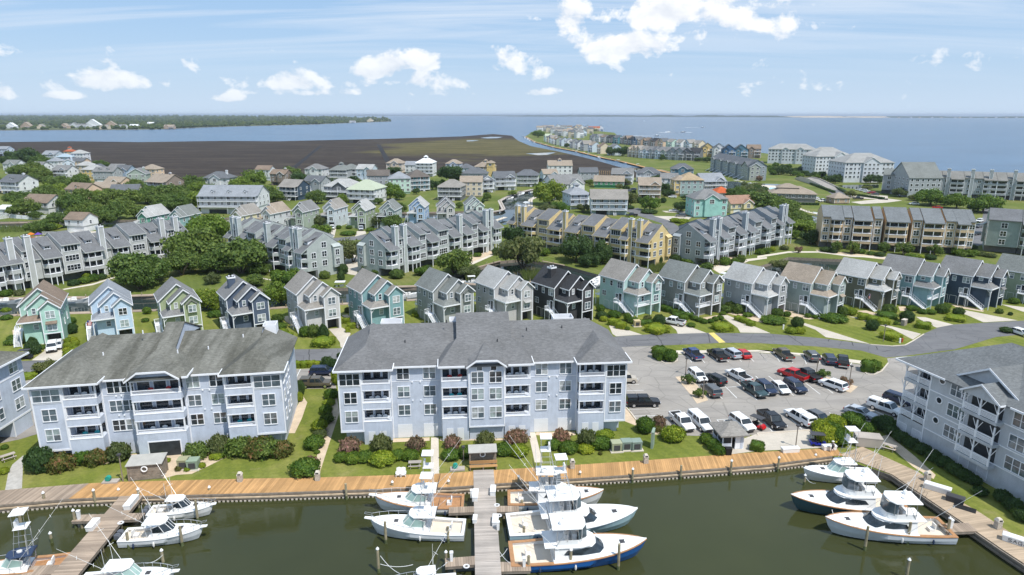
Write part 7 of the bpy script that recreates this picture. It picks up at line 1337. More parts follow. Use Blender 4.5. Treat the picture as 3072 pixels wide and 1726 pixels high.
def side_dock():
 t=thing('side_dock','weathered timber dock along the grey condo lawn, lined with dock boxes','dock');mark('the side dock',G('B4',1500,420),2);b=MB();n=210
 wa=[SIDE_WATER[0]+Vector((1.2,.3,0))]+SIDE_WATER[1:];la=[BACK_EDGE[-1]+Vector((5.0,.5,0))]+SIDE_LAND[1:]
 def at(p,f):
  L=[0]
  for a,c in zip(p,p[1:]):L.append(L[-1]+(c-a).length)
  s=f*L[-1];k_=min(max(j for j in range(len(L)) if L[j]<=s),len(p)-2);return p[k_].lerp(p[k_+1],(s-L[k_])/(L[k_+1]-L[k_]))
 for i in range(n):
  a,c=at(wa,i/n),at(la,i/n);d,e=at(wa,(i+.93)/n),at(la,(i+.93)/n);z=.09+random.uniform(-.006,.006)
  b.add([(a.x,a.y,z-.06),(d.x,d.y,z-.06),(e.x,e.y,z-.06),(c.x,c.y,z-.06),(a.x,a.y,z),(d.x,d.y,z),(e.x,e.y,z),(c.x,c.y,z)],[(4,5,6,7),(0,1,5,4),(1,2,6,5),(2,3,7,6),(3,0,4,7)])
 b.build('planking',planks('deck_pale',(.42,.33,.24),var=.18),t)['kind']='stuff'
 f=MB()
 for a,c in zip(wa,wa[1:]):f.bar((a.x-.1,a.y,-.15),(c.x-.1,c.y,-.15),.16);f.bar((a.x-.2,a.y,-.6),(c.x-.2,c.y,-.6),.12)
 f.build('fascia_beam',M_TIMB,t)
side_dock()
def pile(c,x,yt,yb,cap=True,grp='mooring piles',z0=WZ):
 p=G(c,x,yb,z0);h=ZAT(c,x,yt,p.y);t=put('mooring_pile',None,None,(p.x,p.y,z0),0);t.empty_display_size=.3;auto(t,'white-capped timber mooring pile' if cap else 'bare timber mooring pile','piling',grp)
 hh=max(1.2,h-z0);b=MB();b.lathe([(.17,-1.5),(.165,.5),(.15,hh)],8);b.build('post',M_PILE,t,smooth=False)
 b=MB();b.lathe([(.175,-.6),(.172,.55)],8);b.build('algae_band',mat('algae',(.10,.12,.05),.9,.3,2),t)
 if cap:b=MB();b.lathe([(.19,hh-.02),(.19,hh+.06),(.0,hh+.32)],8);b.build('cap',M_VINYL,t)
for q in [('B1',440,655,780),('B1',925,630,775),('B1',1155,630,700),('B1',1350,620,750),('B1',2030,600,695),('B1',215,810,1005),('B1',735,825,990),('B1',500,1055,1130),('B1',250,1320,1400),('B1',1580,1210,1360),('B2',1345,550,650),('B2',1210,1195,1420),('B2',1860,1225,1330),('B2',1885,540,640),('B3',770,455,548),('B3',1275,425,558),('B3',2222,345,488),('B3',845,660,730),('B3',920,875,1005),('B3',680,1205,1398),('B4',195,315,452),('B4',555,290,360),('B4',450,485,578),('B4',1105,655,770),('B4',1825,900,1085),('B4',1435,1300,1480),('B3',180,495,612)]:pile(*q)
for q in [('B2',900,565,715),('B2',1325,712,785),('B2',1280,932,1140),('B2',1880,978,1132),('B1',1910,728,930),('B1',1245,1035,1185),('B1',1760,975,1165),('B3',1740,388,524),('B3',1140,1145,1395),('B3',230,975,1108),('B3',275,1258,1432),('B3',210,730,800),('B4',715,735,815),('B4',1035,975,1205),('B4',1445,935,1145)]:pile(*q,cap=False)
def rope(c,a,za,b_,zb,sag=.3):
 p,q=G(c,*a,za),G(c,*b_,zb);m=MB();pts_=[p.lerp(q,i/8)-Vector((0,0,sag*4*(i/8)*(1-i/8))) for i in range(9)];m.path([tuple(v-p) for v in pts_],.025)
 o=m.build('mooring_rope',M_VINYL,None,loc=p);auto(o,'thin white mooring rope','rope','mooring ropes')
for r_ in [('B2',(1225,1340),.8,(1540,1345),.3),('B2',(1225,1260),1.0,(1410,1430),.2),('B1',(1570,1250),1.0,(1400,1330),.5),('B4',(465,500),1.1,(560,560),1.0),('B4',(720,815),1.2,(770,890),1.0),('B4',(1030,990),1.2,(800,905),1.1),('B3',(1135,1170),1.2,(900,1020),1.1),('B3',(70,1190),.6,(-20,1270),.1),('B3',(100,1330),.5,(-20,1190),.1)]:rope(*r_)
def walk(name,crop,p,w,label,m=None):
 q=[G(crop,*v) for v in p];t=thing(name,label,'dock',(q[0].x,q[0].y,0));b=MB();o=q[0]
 for a,c in zip(q,q[1:]):
  d=(c-a);n_=Vector((-d.y,d.x,0)).normalized()*w/2;b.prism([(a-n_-o)[:2],(c-n_-o)[:2],(c+n_-o)[:2],(a+n_-o)[:2]],-.1,.15)
 b.build('decking',m or M_DECKO,t);pl=MB()
 for a,c in zip(q,q[1:]):
  n=max(1,int((c-a).length/3.5))
  for i in range(n):v=a.lerp(c,i/n)-o;pl.bar((v.x,v.y,-1.6),(v.x,v.y,.9),.12,5)
 pl.build('post_row',M_PILE,t)['kind']='stuff'
walk('canal_walk','c1',[(0,690),(220,668),(800,648),(1095,640),(1600,622),(1890,612)],1.8,'timber walk behind the mint and pale blue houses');walk('canal_walk','c1',[(-40,470),(740,455),(1040,455),(1880,425)],1.6,'timber walk on the far side of the left canal')
walk('canal_walk','c2',[(760,590),(960,575),(1640,535),(1740,530)],1.6,'timber walk behind the off-white house');walk('canal_walk','c2',[(2300,325),(2576,318)],1.6,'short timber walk beyond the turquoise house');walk('canal_walk','c3',[(0,492),(125,485)],1.6,'short timber walk between turquoise and stone grey houses');walk('canal_walk','c3',[(1490,265),(1580,285)],1.8,'short timber dock behind the charcoal house');walk('canal_walk','c3',[(700,290),(840,300)],1.6,'short timber dock behind the stone grey house')
walk('canal_walk','T3',[(1910,815),(2120,795),(2165,770),(2110,660),(2200,610),(2400,540),(2560,500)],2.2,'curved timber walk round the lawn of the second canal',M_DECKG);walk('canal_walk','T3',[(2040,960),(2060,930),(2190,885)],2.0,'round timber landing at the canal mouth',M_CONCW);walk('canal_walk','T4',[(420,740),(420,645),(490,605)],2.5,'pale timber landing by the bright round tree',M_CONCW)
walk('canal_walk','T2',[(200,930),(650,920)],1.6,'timber walk beside the seafoam house');walk('canal_walk','T3',[(690,830),(1230,815)],1.4,'timber bulkhead walk behind the cornflower blue house');walk('canal_walk','T1',[(0,1060),(650,1045)],1.8,'timber bulkhead walk at the left pool yard');walk('canal_walk','T5',[(1130,600),(1320,660),(1510,735)],2.4,'pale timber dock on the creek lawn',M_CONCW);walk('canal_walk','T5',[(1900,850),(2040,905),(2240,950)],2.0,'timber dock of the little inlet',M_CONCW)
walk('canal_walk','M',[(570,290),(660,342),(860,396),(1060,432),(1330,498),(1510,534),(1710,584),(1970,642)],3.5,'long timber dock along the far marsh canal',M_DECK);walk('canal_walk','T5',[(0,320),(150,360)],3.0,'end of the far dock by the petrol blue house')
walk('canal_walk','R3',[(410,1172),(620,1212)],.8,'retaining wall below the yellow row');walk('canal_walk','c3',[(800,108),(960,62),(1130,15)],.8,'retaining wall below the grey green row')
# --- boats
GEL=mat('gelcoat_white',(.80,.80,.79),.25,.03,spec=.5);TEAK=mat('teak',(.40,.215,.105),.5,.15,2.0);SOLE=mat('cockpit_sole',(.66,.58,.48),.7,.08);TINT=M_GLASS[0]
GREEN=mat('green_glass',(.30,.42,.385),.1,.15,spec=.7);NAVYC=mat('canvas_navy',(.03,.05,.10),.8,.1);CUSH=mat('cushion_white',(.75,.73,.70),.7,.05);BOOT=mat('bottom_paint',(.03,.05,.09),.7,.2);OUTB=mat('outboard_grey',(.12,.13,.15),.35,.1)
def hullmat(n,c):return mat('hull_'+n,c,.18,.05,spec=.5)
def hull_parts(t,L,B,hm,teak=True,bow_h=2.15,st_h=1.15,pulpit=False,cock=.30,sole=True):
 N=19;st=[i/(N-1) for i in range(N)]
 def hb(s):return B/2*(.90+.10*min(1,s/.35))*max(0,1-max(0,(s-.36)/.64)**2.7)**.82
 def sh(s):return st_h+(bow_h-st_h)*max(0,(s-.12)/.88)**1.5
 X=lambda s:(s-.5)*L
 def rings(s):
  b=hb(s);z=sh(s);cb=b*(.92-.42*s**1.5);rk=-.07*L*max(0,(s-.7)/.3)**2
  return [(X(s),b,z),(X(s)+rk*.4,b*.97-(.12*b if s>.6 else 0),z*.5),(X(s)+rk,cb,.12),(X(s)+rk*1.3,0,-.55*(1-s**3)),(X(s)+rk,-cb,.12),(X(s)+rk*.4,-(b*.97-(.12*b if s>.6 else 0)),z*.5),(X(s),-b,z)]
 h=MB();h.loft([rings(s) for s in st],close=False,cap0=True,cap1=False);h.build('hull',hm,t,smooth=False)
 bt=MB();
 def ring2(s):r=rings(s);return [(r[2][0],r[2][1]*1.012,.13),(r[3][0],0,-.6*(1-s**3)),(r[4][0],r[4][1]*1.012,.13)]
 bt.loft([ring2(s) for s in st],close=False,cap0=True,cap1=False);bt.build('bottom',BOOT,t)
 rail=MB();w=.16
 for s0,s1 in zip(st,st[1:]):
  for sg in (1,-1):
   a=Vector((X(s0),sg*hb(s0),sh(s0)));c=Vector((X(s1),sg*hb(s1),sh(s1)));i0=Vector((X(s0),sg*max(0,hb(s0)-w),sh(s0)+.02));i1=Vector((X(s1),sg*max(0,hb(s1)-w),sh(s1)+.02))
   q=[a+Vector((0,sg*.04,.02)),c+Vector((0,sg*.04,.02)),i1,i0];rail.slab(q if sg>0 else q[::-1],.08)
 rail.build('toe_rail',TEAK if teak else GEL,t)
 d=MB();sd=[cock+(1-cock)*i/10 for i in range(11)]
 d.loft([[(X(s),max(0,hb(s)-.1),sh(s)),(X(s),max(0,hb(s)-.1)*.5,sh(s)+.10),(X(s),0,sh(s)+.14),(X(s),-max(0,hb(s)-.1)*.5,sh(s)+.10),(X(s),-max(0,hb(s)-.1),sh(s))] for s in sd],close=False,cap0=False,cap1=False);d.build('deck',GEL,t)
 cs=MB();cs.quad((X(.015),-hb(.02)+.2,.62),(X(cock),-hb(cock)+.2,.62),(X(cock),hb(cock)-.2,.62),(X(.015),hb(.02)-.2,.62));cs.build('cockpit_sole',TEAK if teak=='cockpit' else SOLE,t)
 iw=MB()
 for sg in (1,-1):
  for s0,s1 in ((.01,cock*.5),(cock*.5,cock)):iw.add([(X(s0),sg*(hb(s0)-.22),.62),(X(s1),sg*(hb(s1)-.22),.62),(X(s1),sg*(hb(s1)-.22),sh(s1)),(X(s0),sg*(hb(s0)-.22),sh(s0))],[(0,1,2,3)])
 iw.box(X(.0),-hb(0)+.1,.6,X(.025),hb(0)-.1,sh(0));iw.box(X(cock)-.02,-hb(cock)+.2,.6,X(cock)+.02,hb(cock)-.2,sh(cock));iw.build('cockpit_liner',GEL,t)
 cb=MB()
 for sg in (1,-1):
  for s0,s1 in ((.0,cock*.5),(cock*.5,cock)):
   q=[(X(s0),sg*hb(s0),sh(s0)+.04),(X(s1),sg*hb(s1),sh(s1)+.04),(X(s1),sg*(hb(s1)-.4),sh(s1)+.04),(X(s0),sg*(hb(s0)-.4),sh(s0)+.04)];cb.slab(q if sg<0 else q[::-1],.07)
 cb.box(X(-.002),-hb(0),sh(0)-.03,X(.028),hb(0),sh(0)+.042);cb.build('covering_board',TEAK if teak else GEL,t)
 c=MB();c.box(X(cock*.38),-.35,.62,X(cock*.38)+.6,.35,1.0);c.box(X(cock*.38)-.08,-.35,1.0,X(cock*.38)+.05,.35,1.6);c.build('fighting_chair',CUSH,t)
 if pulpit:
  p=MB();p.slab([(X(.97),-.3,sh(.97)+.12),(X(1.055),-.2,sh(1)+.16),(X(1.055),.2,sh(1)+.16),(X(.97),.3,sh(.97)+.12)][::-1],.08);p.build('pulpit',GEL,t)
  r=MB();prev=None
  for sg in (1,-1):
   pp=[]
   for s in (.52,.62,.72,.82,.91,.98):q=(X(s),sg*max(.18,hb(s)-.08),sh(s));q2=(q[0],q[1],q[2]+.62);r.bar(q,q2,.022);pp.append(q2)
   pp.append((X(1.05),sg*.18,sh(1)+.75));r.path([(pp[0][0]-.5,pp[0][1],sh(.5))]+pp,.026)
  r.bar((X(1.05),-.18,sh(1)+.75),(X(1.05),.18,sh(1)+.75),.026);r.build('bow_rail',M_METAL,t)
 return X,hb,sh
def poles(t,base,tips,r=.03,name='outrigger',m=None):
 for b_,e in zip(base,tips):
  p=MB();p.bar(b_,e,r,5,r*.5);a,c=Vector(b_),Vector(e)
  for f in (.35,.65):q=a.lerp(c,f);d=(c-a).cross(Vector((0,0,1))).normalized()*.35;p.bar(q-d,q+d,.018)
  p.build(name,m or GEL,t)
def gear(t,X,hb,sh,xr,w,zt):
 """rods in the rack behind the hardtop, fenders on the side, coiled line on the foredeck"""
 for i in range(5):y=-w*.8+w*1.6*i/4;r=MB();r.bar((xr,y,zt-.3),(xr-.5,y*1.05,zt+1.5),.016);r.build('fishing_rod',M_DKMET,t)
 for s_ in (.2,.45):
  for sg in (1,-1):f=MB();f.blob((X(s_),sg*(hb(s_)+.14),sh(s_)-.55),(.13,.13,.36),8,6);f.build('fender',NAVYC if s_<.3 else CUSH,t)
 c=MB();c.path([(X(.88)+.25*math.cos(a),.2+.25*math.sin(a),sh(.88)+.15) for a in [2*math.pi*i/12 for i in range(13)]],.03);c.build('line_coil',CUSH,t)
def convertible(c,bow,stern,hn,hc,label,short,tower=False,teak=True):
 p,q=G(c,*stern,.25),G(c,*bow,1.15);p.z=q.z=0;th=ang(p,q);L=(q-p).length;B=L*.315;m=(p+q)/2
 t=thing('sportfishing_boat',label,'boat',(m.x,m.y,WZ),th,'boats moored in the marina');mark(short,m,3)
 X,hb,sh=hull_parts(t,L,B,hullmat(hn,hc),teak)
 s0,s1,s2=.31,.60,.72;z0,z1=1.2,sh(.55)+1.15;hw0,hw1=B/2-.55,B/2-.85
 def plan(z,k_,fr,wd):return [(X(s0),-wd,z),(X(.50),-wd,z),(X(fr)-.55*k_,-wd*.82,z),(X(fr),-wd*.42,z),(X(fr)+.12,0,z),(X(fr),wd*.42,z),(X(fr)-.55*k_,wd*.82,z),(X(.50),wd,z),(X(s0),wd,z)]
 h=MB();h.loft([plan(z0,1,s2,hw0),plan(z1,1,s1,hw1)],cap0=False);h.build('deck_house',GEL,t)
 zl,zh=z0+(z1-z0)*.40,z0+(z1-z0)*.90;f=lambda zz,a,b_:a+(b_-a)*(zz-z0)/(z1-z0)
 lo=plan(zl,1,f(zl,s2,s1),f(zl,hw0,hw1)+.03);hi=plan(zh,1,f(zh,s2,s1),f(zh,hw0,hw1)+.03)
 lo=[(x+(.03 if i in (2,3,4,5,6) else 0),y,z) for i,(x,y,z) in enumerate(lo)];hi=[(x+(.03 if i in (2,3,4,5,6) else 0),y,z) for i,(x,y,z) in enumerate(hi)]
 lo[0]=(X(.37),lo[0][1],zl+.1);lo[-1]=(X(.37),lo[-1][1],zl+.1);hi[0]=(X(.40),hi[0][1],zh-.15);hi[-1]=(X(.40),hi[-1][1],zh-.15)
 g=MB();g.loft([lo,hi],close=False,cap0=False,cap1=False);g.build('windshield',TINT,t)
 r=MB();r.loft([[(x+(.15 if i in (3,4,5) else 0),y*1.06,z) for i,(x,y,z) in enumerate(plan(zz,1,s1,hw1+.05))] for zz in (z1,z1+.12)]);r.slab([(X(s0)-1.1,-hw1,z1+.1),(X(s0)+.1,-hw1,z1+.1),(X(s0)+.1,hw1,z1+.1),(X(s0)-1.1,hw1,z1+.1)],.08);r.build('house_top',GEL,t)
 zf=z1+.12;fb=MB();wf=hw1-.1
 fr=[(X(.33),-wf),(X(.48),-wf),(X(.545),-wf*.6),(X(.555),0),(X(.545),wf*.6),(X(.48),wf),(X(.33),wf)]
 fb.loft([[(x,y,zf) for x,y in fr],[(x-.12,y*.97,zf+.75) for x,y in fr]],close=False,cap0=False,cap1=False);fb.box(X(.44),-wf*.5,zf,X(.475),wf*.5,zf+1.0);fb.build('flybridge',GEL,t)
 se=MB();se.box(X(.39),-.8,zf,X(.415),.8,zf+.9);se.box(X(.49),-wf*.6,zf,X(.53),wf*.6,zf+.45);se.build('flybridge_seat',CUSH,t)
 zt=zf+2.15;ht=MB();hp=[(X(.29),-wf-.1),(X(.50),-wf-.12),(X(.535),-wf*.55),(X(.54),0),(X(.535),wf*.55),(X(.50),wf+.12),(X(.29),wf+.1)];ht.loft([[(x,y,zt) for x,y in hp],[(x,y,zt+.08) for x,y in hp],[(x*.985+X(.41)*.015,y*.9,zt+.16) for x,y in hp]]);ht.build('hardtop',GEL,t)
 le=MB()
 for sx in (.325,.40,.50):
  for sg in (1,-1):le.bar((X(sx),sg*wf,zf+.6),(X(sx)+.05,sg*(wf-.05),zt),.04)
 for sg in (1,-1):le.bar((X(.325),sg*wf,zf+.2),(X(.40),sg*wf,zt),.03);le.bar((X(.30),sg*(wf-.2),.7),(X(.32),sg*wf,zf),.05)
 le.build('hardtop_frame',M_METAL,t)
 en=MB();en.loft([[(x,y*.98,zf+.76) for x,y in fr[1:6]],[(x-.1,y*.97,zt-.03) for x,y in fr[1:6]]],close=False,cap0=False,cap1=False);en.build('enclosure',M_GLASS[1],t)
 ra=MB();ra.lathe([(.0,0),(.3,.0),(.3,.18),(.0,.24)],10);ra.build('radar',GEL,t,loc=(X(.40),.3,zt+.15))
 dm=MB();dm.blob((0,0,.25),(.28,.28,.32),10,6);dm.build('satellite_dome',GEL,t,loc=(X(.36),-.7,zt+.12))
 for i,(sx,y,h_) in enumerate(((.30,.8,3.2),(.30,-.9,3.6),(.45,1.2,2.0))):a=MB();a.bar((X(sx),y,zt+.1),(X(sx)-.2,y,zt+h_),.02);a.build('antenna',GEL,t)
 poles(t,[(X(.42),B/2-.3,sh(.4)),(X(.42),-B/2+.3,sh(.4))],[(X(.42)-L*.40,B/2+2.4,sh(.4)+L*.52),(X(.42)-L*.40,-B/2-2.4,sh(.4)+L*.52)])
 hat=MB();hat.box(X(.80),-.32,sh(.8)+.12,X(.80)+.6,.32,sh(.8)+.19);hat.build('deck_hatch',M_DKMET,t)
 ld=MB();
 for y in (hw1-.6,hw1-.25):ld.bar((X(.29),y,.65),(X(.33),y,zf+.7),.025)
 for i in range(7):ld.bar((X(.29)+.04*i,hw1-.6,1.0+i*.33),(X(.29)+.04*i,hw1-.25,1.0+i*.33),.02)
 ld.build('ladder',M_METAL,t)
 gear(t,X,hb,sh,X(.295),wf,zt)
 if tower:make_tower(t,X,wf,zt,.33,.50)
 return t
def make_tower(t,X,w,z0,sa,sb):
 b=MB();zt=z0+3.1;xm=(X(sa)+X(sb))/2-.3
 for sx in (sa,sb):
  for sg in (1,-1):b.bar((X(sx),sg*w,z0-1.2),(xm+(.5 if sx==sb else -.5),sg*.55,zt),.035)
 for f in (.25,.5,.75):
  zz=z0+(zt-z0)*f
  for sg in (1,-1):b.bar((X(sa)+(xm-.5-X(sa))*f,sg*(w+(.55-w)*f),zz),(X(sb)+(xm+.5-X(sb))*f,sg*(w+(.55-w)*f),zz),.022)
 b.build('tower_frame',M_METAL,t)
 p=MB();p.box(xm-.7,-.7,zt-.04,xm+.6,.7,zt+.02);p.box(xm+.3,-.4,zt,xm+.5,.4,zt+.8);p.build('tower_platform',GEL,t)
 for x,y in ((xm-.6,-.6),(xm-.6,.6),(xm+.55,-.6),(xm+.55,.6)):q=MB();q.bar((x,y,zt),(x,y*.9,zt+1.7),.022);q.build('tower_post',M_METAL,t)
 s=MB();s.box(xm-.75,-.75,zt+1.7,xm+.7,.75,zt+1.78);s.build('sun_top',GEL,t)
def express(c,bow,stern,hn,hc,label,short,tower=False,outboards=0,teak=False,pulpit=True,glass=None,top=None,bh=1.75):
 p,q=G(c,*stern,.1),G(c,*bow,.8);p.z=q.z=0;th=ang(p,q);L=(q-p).length;B=L*.32;m=(p+q)/2
 t=thing('express_boat',label,'boat',(m.x,m.y,WZ),th,'boats moored in the marina');mark(short,m,2.5);k_=L/11.0
 X,hb,sh=hull_parts(t,L,B,hullmat(hn,hc),teak,bh*k_**.5,1.0,pulpit,.36)
 hw=B/2-.35;z0=sh(.5)+.05;ct=MB();ct.loft([[(X(.40),-hw,z0-.2),(X(.62),-hw*.95,z0-.1),(X(.80),-hw*.45,sh(.8)),(X(.84),0,sh(.84)),(X(.80),hw*.45,sh(.8)),(X(.62),hw*.95,z0-.1),(X(.40),hw,z0-.2)],[(X(.40),-hw*.9,z0+.3),(X(.60),-hw*.82,z0+.42),(X(.73),-hw*.38,z0+.42),(X(.76),0,z0+.42),(X(.73),hw*.38,z0+.42),(X(.60),hw*.82,z0+.42),(X(.40),hw*.9,z0+.3)]],cap0=False);ct.build('cabin_top',GEL,t)
 zw=z0+.36;zt=z0+1.55*k_**.4;w2=hw*.84
 lo=[(X(.42),-w2,zw),(X(.56),-w2,zw+.05),(X(.645),-w2*.5,zw+.06),(X(.655),0,zw+.06),(X(.645),w2*.5,zw+.06),(X(.56),w2,zw+.05),(X(.42),w2,zw)]
 hi=[(X(.40),-w2*.92,zt-.5),(X(.50),-w2*.92,zt-.12),(X(.565),-w2*.5,zt-.1),(X(.57),0,zt-.1),(X(.565),w2*.5,zt-.1),(X(.50),w2*.92,zt-.12),(X(.40),w2*.92,zt-.5)]
 g=MB();g.loft([lo,hi],close=False,cap0=False,cap1=False);g.build('windshield',glass or TINT,t)
 fr=MB();
 for a,b_ in zip(lo,hi):fr.bar(a,b_,.035)
 fr.path(hi,.035);fr.path(lo,.03);fr.build('windshield_frame',GEL,t)
 ht=MB();hp=[(X(.30),-w2),(X(.52),-w2*1.02),(X(.575),-w2*.5),(X(.58),0),(X(.575),w2*.5),(X(.52),w2*1.02),(X(.30),w2)];ht.loft([[(x,y,zt) for x,y in hp],[(x,y,zt+.07) for x,y in hp],[(x,y*.88,zt+.15) for x,y in hp]]);ht.build('hardtop',top or GEL,t)
 le=MB()
 for sx,bx in ((.32,.36),(.42,.42)):
  for sg in (1,-1):le.bar((X(bx),sg*hw,sh(.35)),(X(sx),sg*w2*.95,zt),.035)
 le.build('hardtop_frame',M_METAL,t)
 he=MB();he.box(X(.50),-.1,.7,X(.53),w2*.7,z0+.75);he.box(X(.43),.1,.7,X(.46),.9,z0+.5);he.box(X(.43),-.9,.7,X(.46),-.1,z0+.5);he.build('helm',CUSH,t)
 h2=MB();h2.box(X(.70),-.28,z0+.40,X(.70)+.5,.28,z0+.47);h2.build('deck_hatch',M_DKMET,t)
 poles(t,[(X(.42),w2,zt-.2),(X(.42),-w2,zt-.2)],[(X(.42)-L*.38,w2+2.0,zt+L*.45),(X(.42)-L*.38,-w2-2.0,zt+L*.45)],.025)
 for y in (-.8,.8):a=MB();a.bar((X(.34),y,zt+.1),(X(.33),y,zt+2.6),.02);a.build('antenna',GEL,t)
 ra=MB();ra.lathe([(.0,0),(.27,.0),(.27,.16),(.0,.22)],10);ra.build('radar',GEL,t,loc=(X(.45),0,zt+.14))
 for i in range(outboards):
  y=(i-(outboards-1)/2)*.75;o=MB();o.loft([[(X(0)-.15+dx,y+dy,z) for dx,dy in ((-.55,-.2),(.05,-.24),(.12,0),(.05,.24),(-.55,.2),(-.65,0))] for z in (.75,1.25)]+[[(X(0)-.15+dx,y+dy,1.42) for dx,dy in ((-.4,-.12),(.0,-.14),(.04,0),(.0,.14),(-.4,.12),(-.45,0))]]);o.box(X(0)-.55,y-.07,-.4,X(0)-.25,y+.07,.76);o.build('outboard_motor',OUTB,t)
 gear(t,X,hb,sh,X(.305),w2*.9,zt)
 if tower:make_tower(t,X,w2*.9,zt+.1,.33,.50)
 return t
WH=(.78,.78,.77)
convertible('B3',(1000,622),(75,690),'white',WH,'white sportfishing boat with teak rails, first of three right of the central pier','the uppermost boat right of the pier',tower=True)
convertible('B3',(1328,800),(75,950),'aqua',(.42,.60,.66),'aqua-hulled sportfishing boat, middle of three right of the central pier','the aqua-hulled boat',teak=False,tower=True)
convertible('B3',(1415,1095),(95,1230),'royal',(.018,.115,.37),'royal blue hulled sportfishing boat with orange teak rail','the royal blue boat')
convertible('B4',(322,668),(1420,745),'tealblack',(.04,.09,.11),'dark teal hulled sportfishing boat, middle of three at the side dock','the dark teal boat')
convertible('B4',(655,885),(1840,975),'pearl',(.62,.66,.70),'pearl grey hulled sportfishing boat with brown rail at the side dock','the pearl grey boat')
express('B4',(445,410),(1120,455),'white',WH,'white tower boat with green glass nearest the hedge at the side dock','the tower boat by the hedge',tower=True,pulpit=False,glass=GREEN,bh=1.9)
express('B2',(1165,690),(2030,725),'white',WH,'white tower boat with teak cockpit, upper one left of the central pier','the teak-cockpit tower boat',tower=True,teak='cockpit',glass=GREEN,bh=2.0)
express('B2',(1125,915),(2040,975),'offwhite',(.74,.76,.78),'white tower boat with curved bow rail, lower one left of the central pier','the curved-rail tower boat',tower=True,glass=GREEN,bh=2.0)
express('B2',(1290,1500),(1960,1480),'white',WH,'small white boat cut by the bottom edge left of the central pier','the small boat at the bottom',outboards=1)
express('B1',(2050,742),(1440,815),'white',WH,'white hardtop boat nearest the boardwalk at the left pier','the hardtop boat by the boardwalk',outboards=2)
express('B1',(1955,965),(1180,1050),'offwhite',(.74,.76,.78),'white hardtop boat with twin grey outboards at the left pier','the twin-outboard boat',outboards=2)
express('B1',(1680,1400),(760,1500),'white',WH,'white boat with pale green windshield cut by the bottom edge','the green-windshield boat',glass=GREEN,tower=False)
express('B1',(-330,1390),(640,1290),'white',WH,'white tower boat with navy top and teak cockpit at the lower left corner','the navy-topped boat',tower=True,teak='cockpit',top=NAVYC,glass=GREEN,bh=2.0,pulpit=True)
def small_boat(p,th,L,hn='white',hc=WH,top=None,phrase='small white open boat',lift=0.0,grp='small boats along the canals'):
 t=put('small_boat',None,None,(p.x,p.y,WZ+lift),th);t.empty_display_size=.3;auto(t,phrase,'boat',grp);B=L*.33
 S_=[0,.3,.6,.85,1];hb=[B/2*.9,B/2,B/2*.92,B/2*.55,.03];zs=[.8,.85,1.0,1.2,1.35];X=lambda s:(s-.5)*L
 h=MB();h.loft([[(X(s),b,z),(X(s)-.1*L*(s>.8),b*.75,0),(X(s)-.12*L*(s>.8),0,-.35),(X(s)-.1*L*(s>.8),-b*.75,0),(X(s),-b,z)] for s,b,z in zip(S_,hb,zs)],close=False,cap1=False);h.build('hull',hullmat(hn,hc),t)
 d=MB();d.loft([[(X(s),b*.96,z-(.35 if s<.62 else 0)),(X(s),-b*.96,z-(.35 if s<.62 else 0))] for s,b,z in zip(S_,hb,zs)],close=False,cap0=False,cap1=False);d.build('deck',GEL,t)
 c=MB();c.box(X(.42),-.35,.5,X(.54),.35,1.5);c.box(X(.30),-.4,.5,X(.36),.4,1.15);c.build('console',CUSH,t)
 if top is not None:
  tt=MB();tt.box(X(.28),-B*.36,2.35,X(.60),B*.36,2.43);tt.build('t_top',top,t);f=MB()
  for x in (X(.32),X(.56)):
   for y in (-B*.3,B*.3):f.bar((x,y,.6),(x,y,2.35),.03)
  f.build('top_frame',M_METAL,t)
 o=MB();o.box(X(0)-.5,-.22,.3,X(0)+.05,.22,1.3);o.build('outboard_motor',OUTB,t)
for (c,x,y,th,L,top,ph) in [('c1',910,515,0,8.5,None,'white skiff with black cover'),('c1',90,525,0,9,None,'white cabin skiff'),('c2',1640,360,5,9,GEL,'white boat with sun top'),('c2',2420,460,20,5,None,'small white open boat'),('c1',2560,560,10,8,None,'white skiff'),('c2',60,560,5,8,None,'white skiff'),('c3',800,290,10,7,GEL,'white boat with sun top'),('c3',40,455,20,5,None,'small white open boat'),('c3',2310,300,60,7,None,'white skiff'),('c4',45,430,60,8,None,'white skiff'),('c4',1575,410,60,7,GEL,'white boat with sun top'),('T2',570,880,0,11,None,'white runabout'),('T2',1500,840,15,6,None,'small white open boat'),('T2',1940,845,5,9,NAVYC,'blue-covered boat'),('T2',2330,810,15,9,GEL,'white boat with sun top'),('T2',2310,720,20,6,None,'small white open boat'),('T3',345,865,15,8,None,'white skiff'),('T3',2250,640,60,8,NAVYC,'blue-topped boat'),('T3',2400,580,65,10,GEL,'white boat with sun top'),('T3',2480,740,70,11,GEL,'white boat with tall top'),('T4',150,640,60,7,NAVYC,'blue-topped boat'),('T4',290,580,62,10,GEL,'white boat with sun top'),('T4',490,550,40,10,None,'dark runabout'),('T4',370,730,75,11,GEL,'white boat with tall top'),('T5',1070,510,8,13,GEL,'white cabin boat'),('T5',1250,525,0,11,None,'white runabout'),('T5',2170,985,-35,9,GEL,'white boat with sun top'),('T5',2160,1040,-20,7,None,'small white open boat'),('T5',1980,1000,-30,6,None,'small white open boat'),('T5',2050,930,-35,7,None,'white skiff')]:
 small_boat(G(c,x,y,WZ),R(th),L,top=top,phrase=ph,lift=.02)
rb=random.Random(2)
pth=[G('M',*v,WZ) for v in ((545,287),(640,340),(850,396),(1050,432),(1310,498),(1490,534),(1700,586))]
for i,(q,a) in enumerate(lerp_path(pth,30)):small_boat(q-Vector((1.5,3.0,0))+Vector((rb.uniform(-3,3),0,0)),a+rb.choice((0,math.pi)),rb.uniform(8,13),top=GEL if i%2 else None,phrase='white far-dock boat',grp='boats along the far marsh canal')
FOAM=mat('wake_foam',(.75,.78,.8),.8,.1)
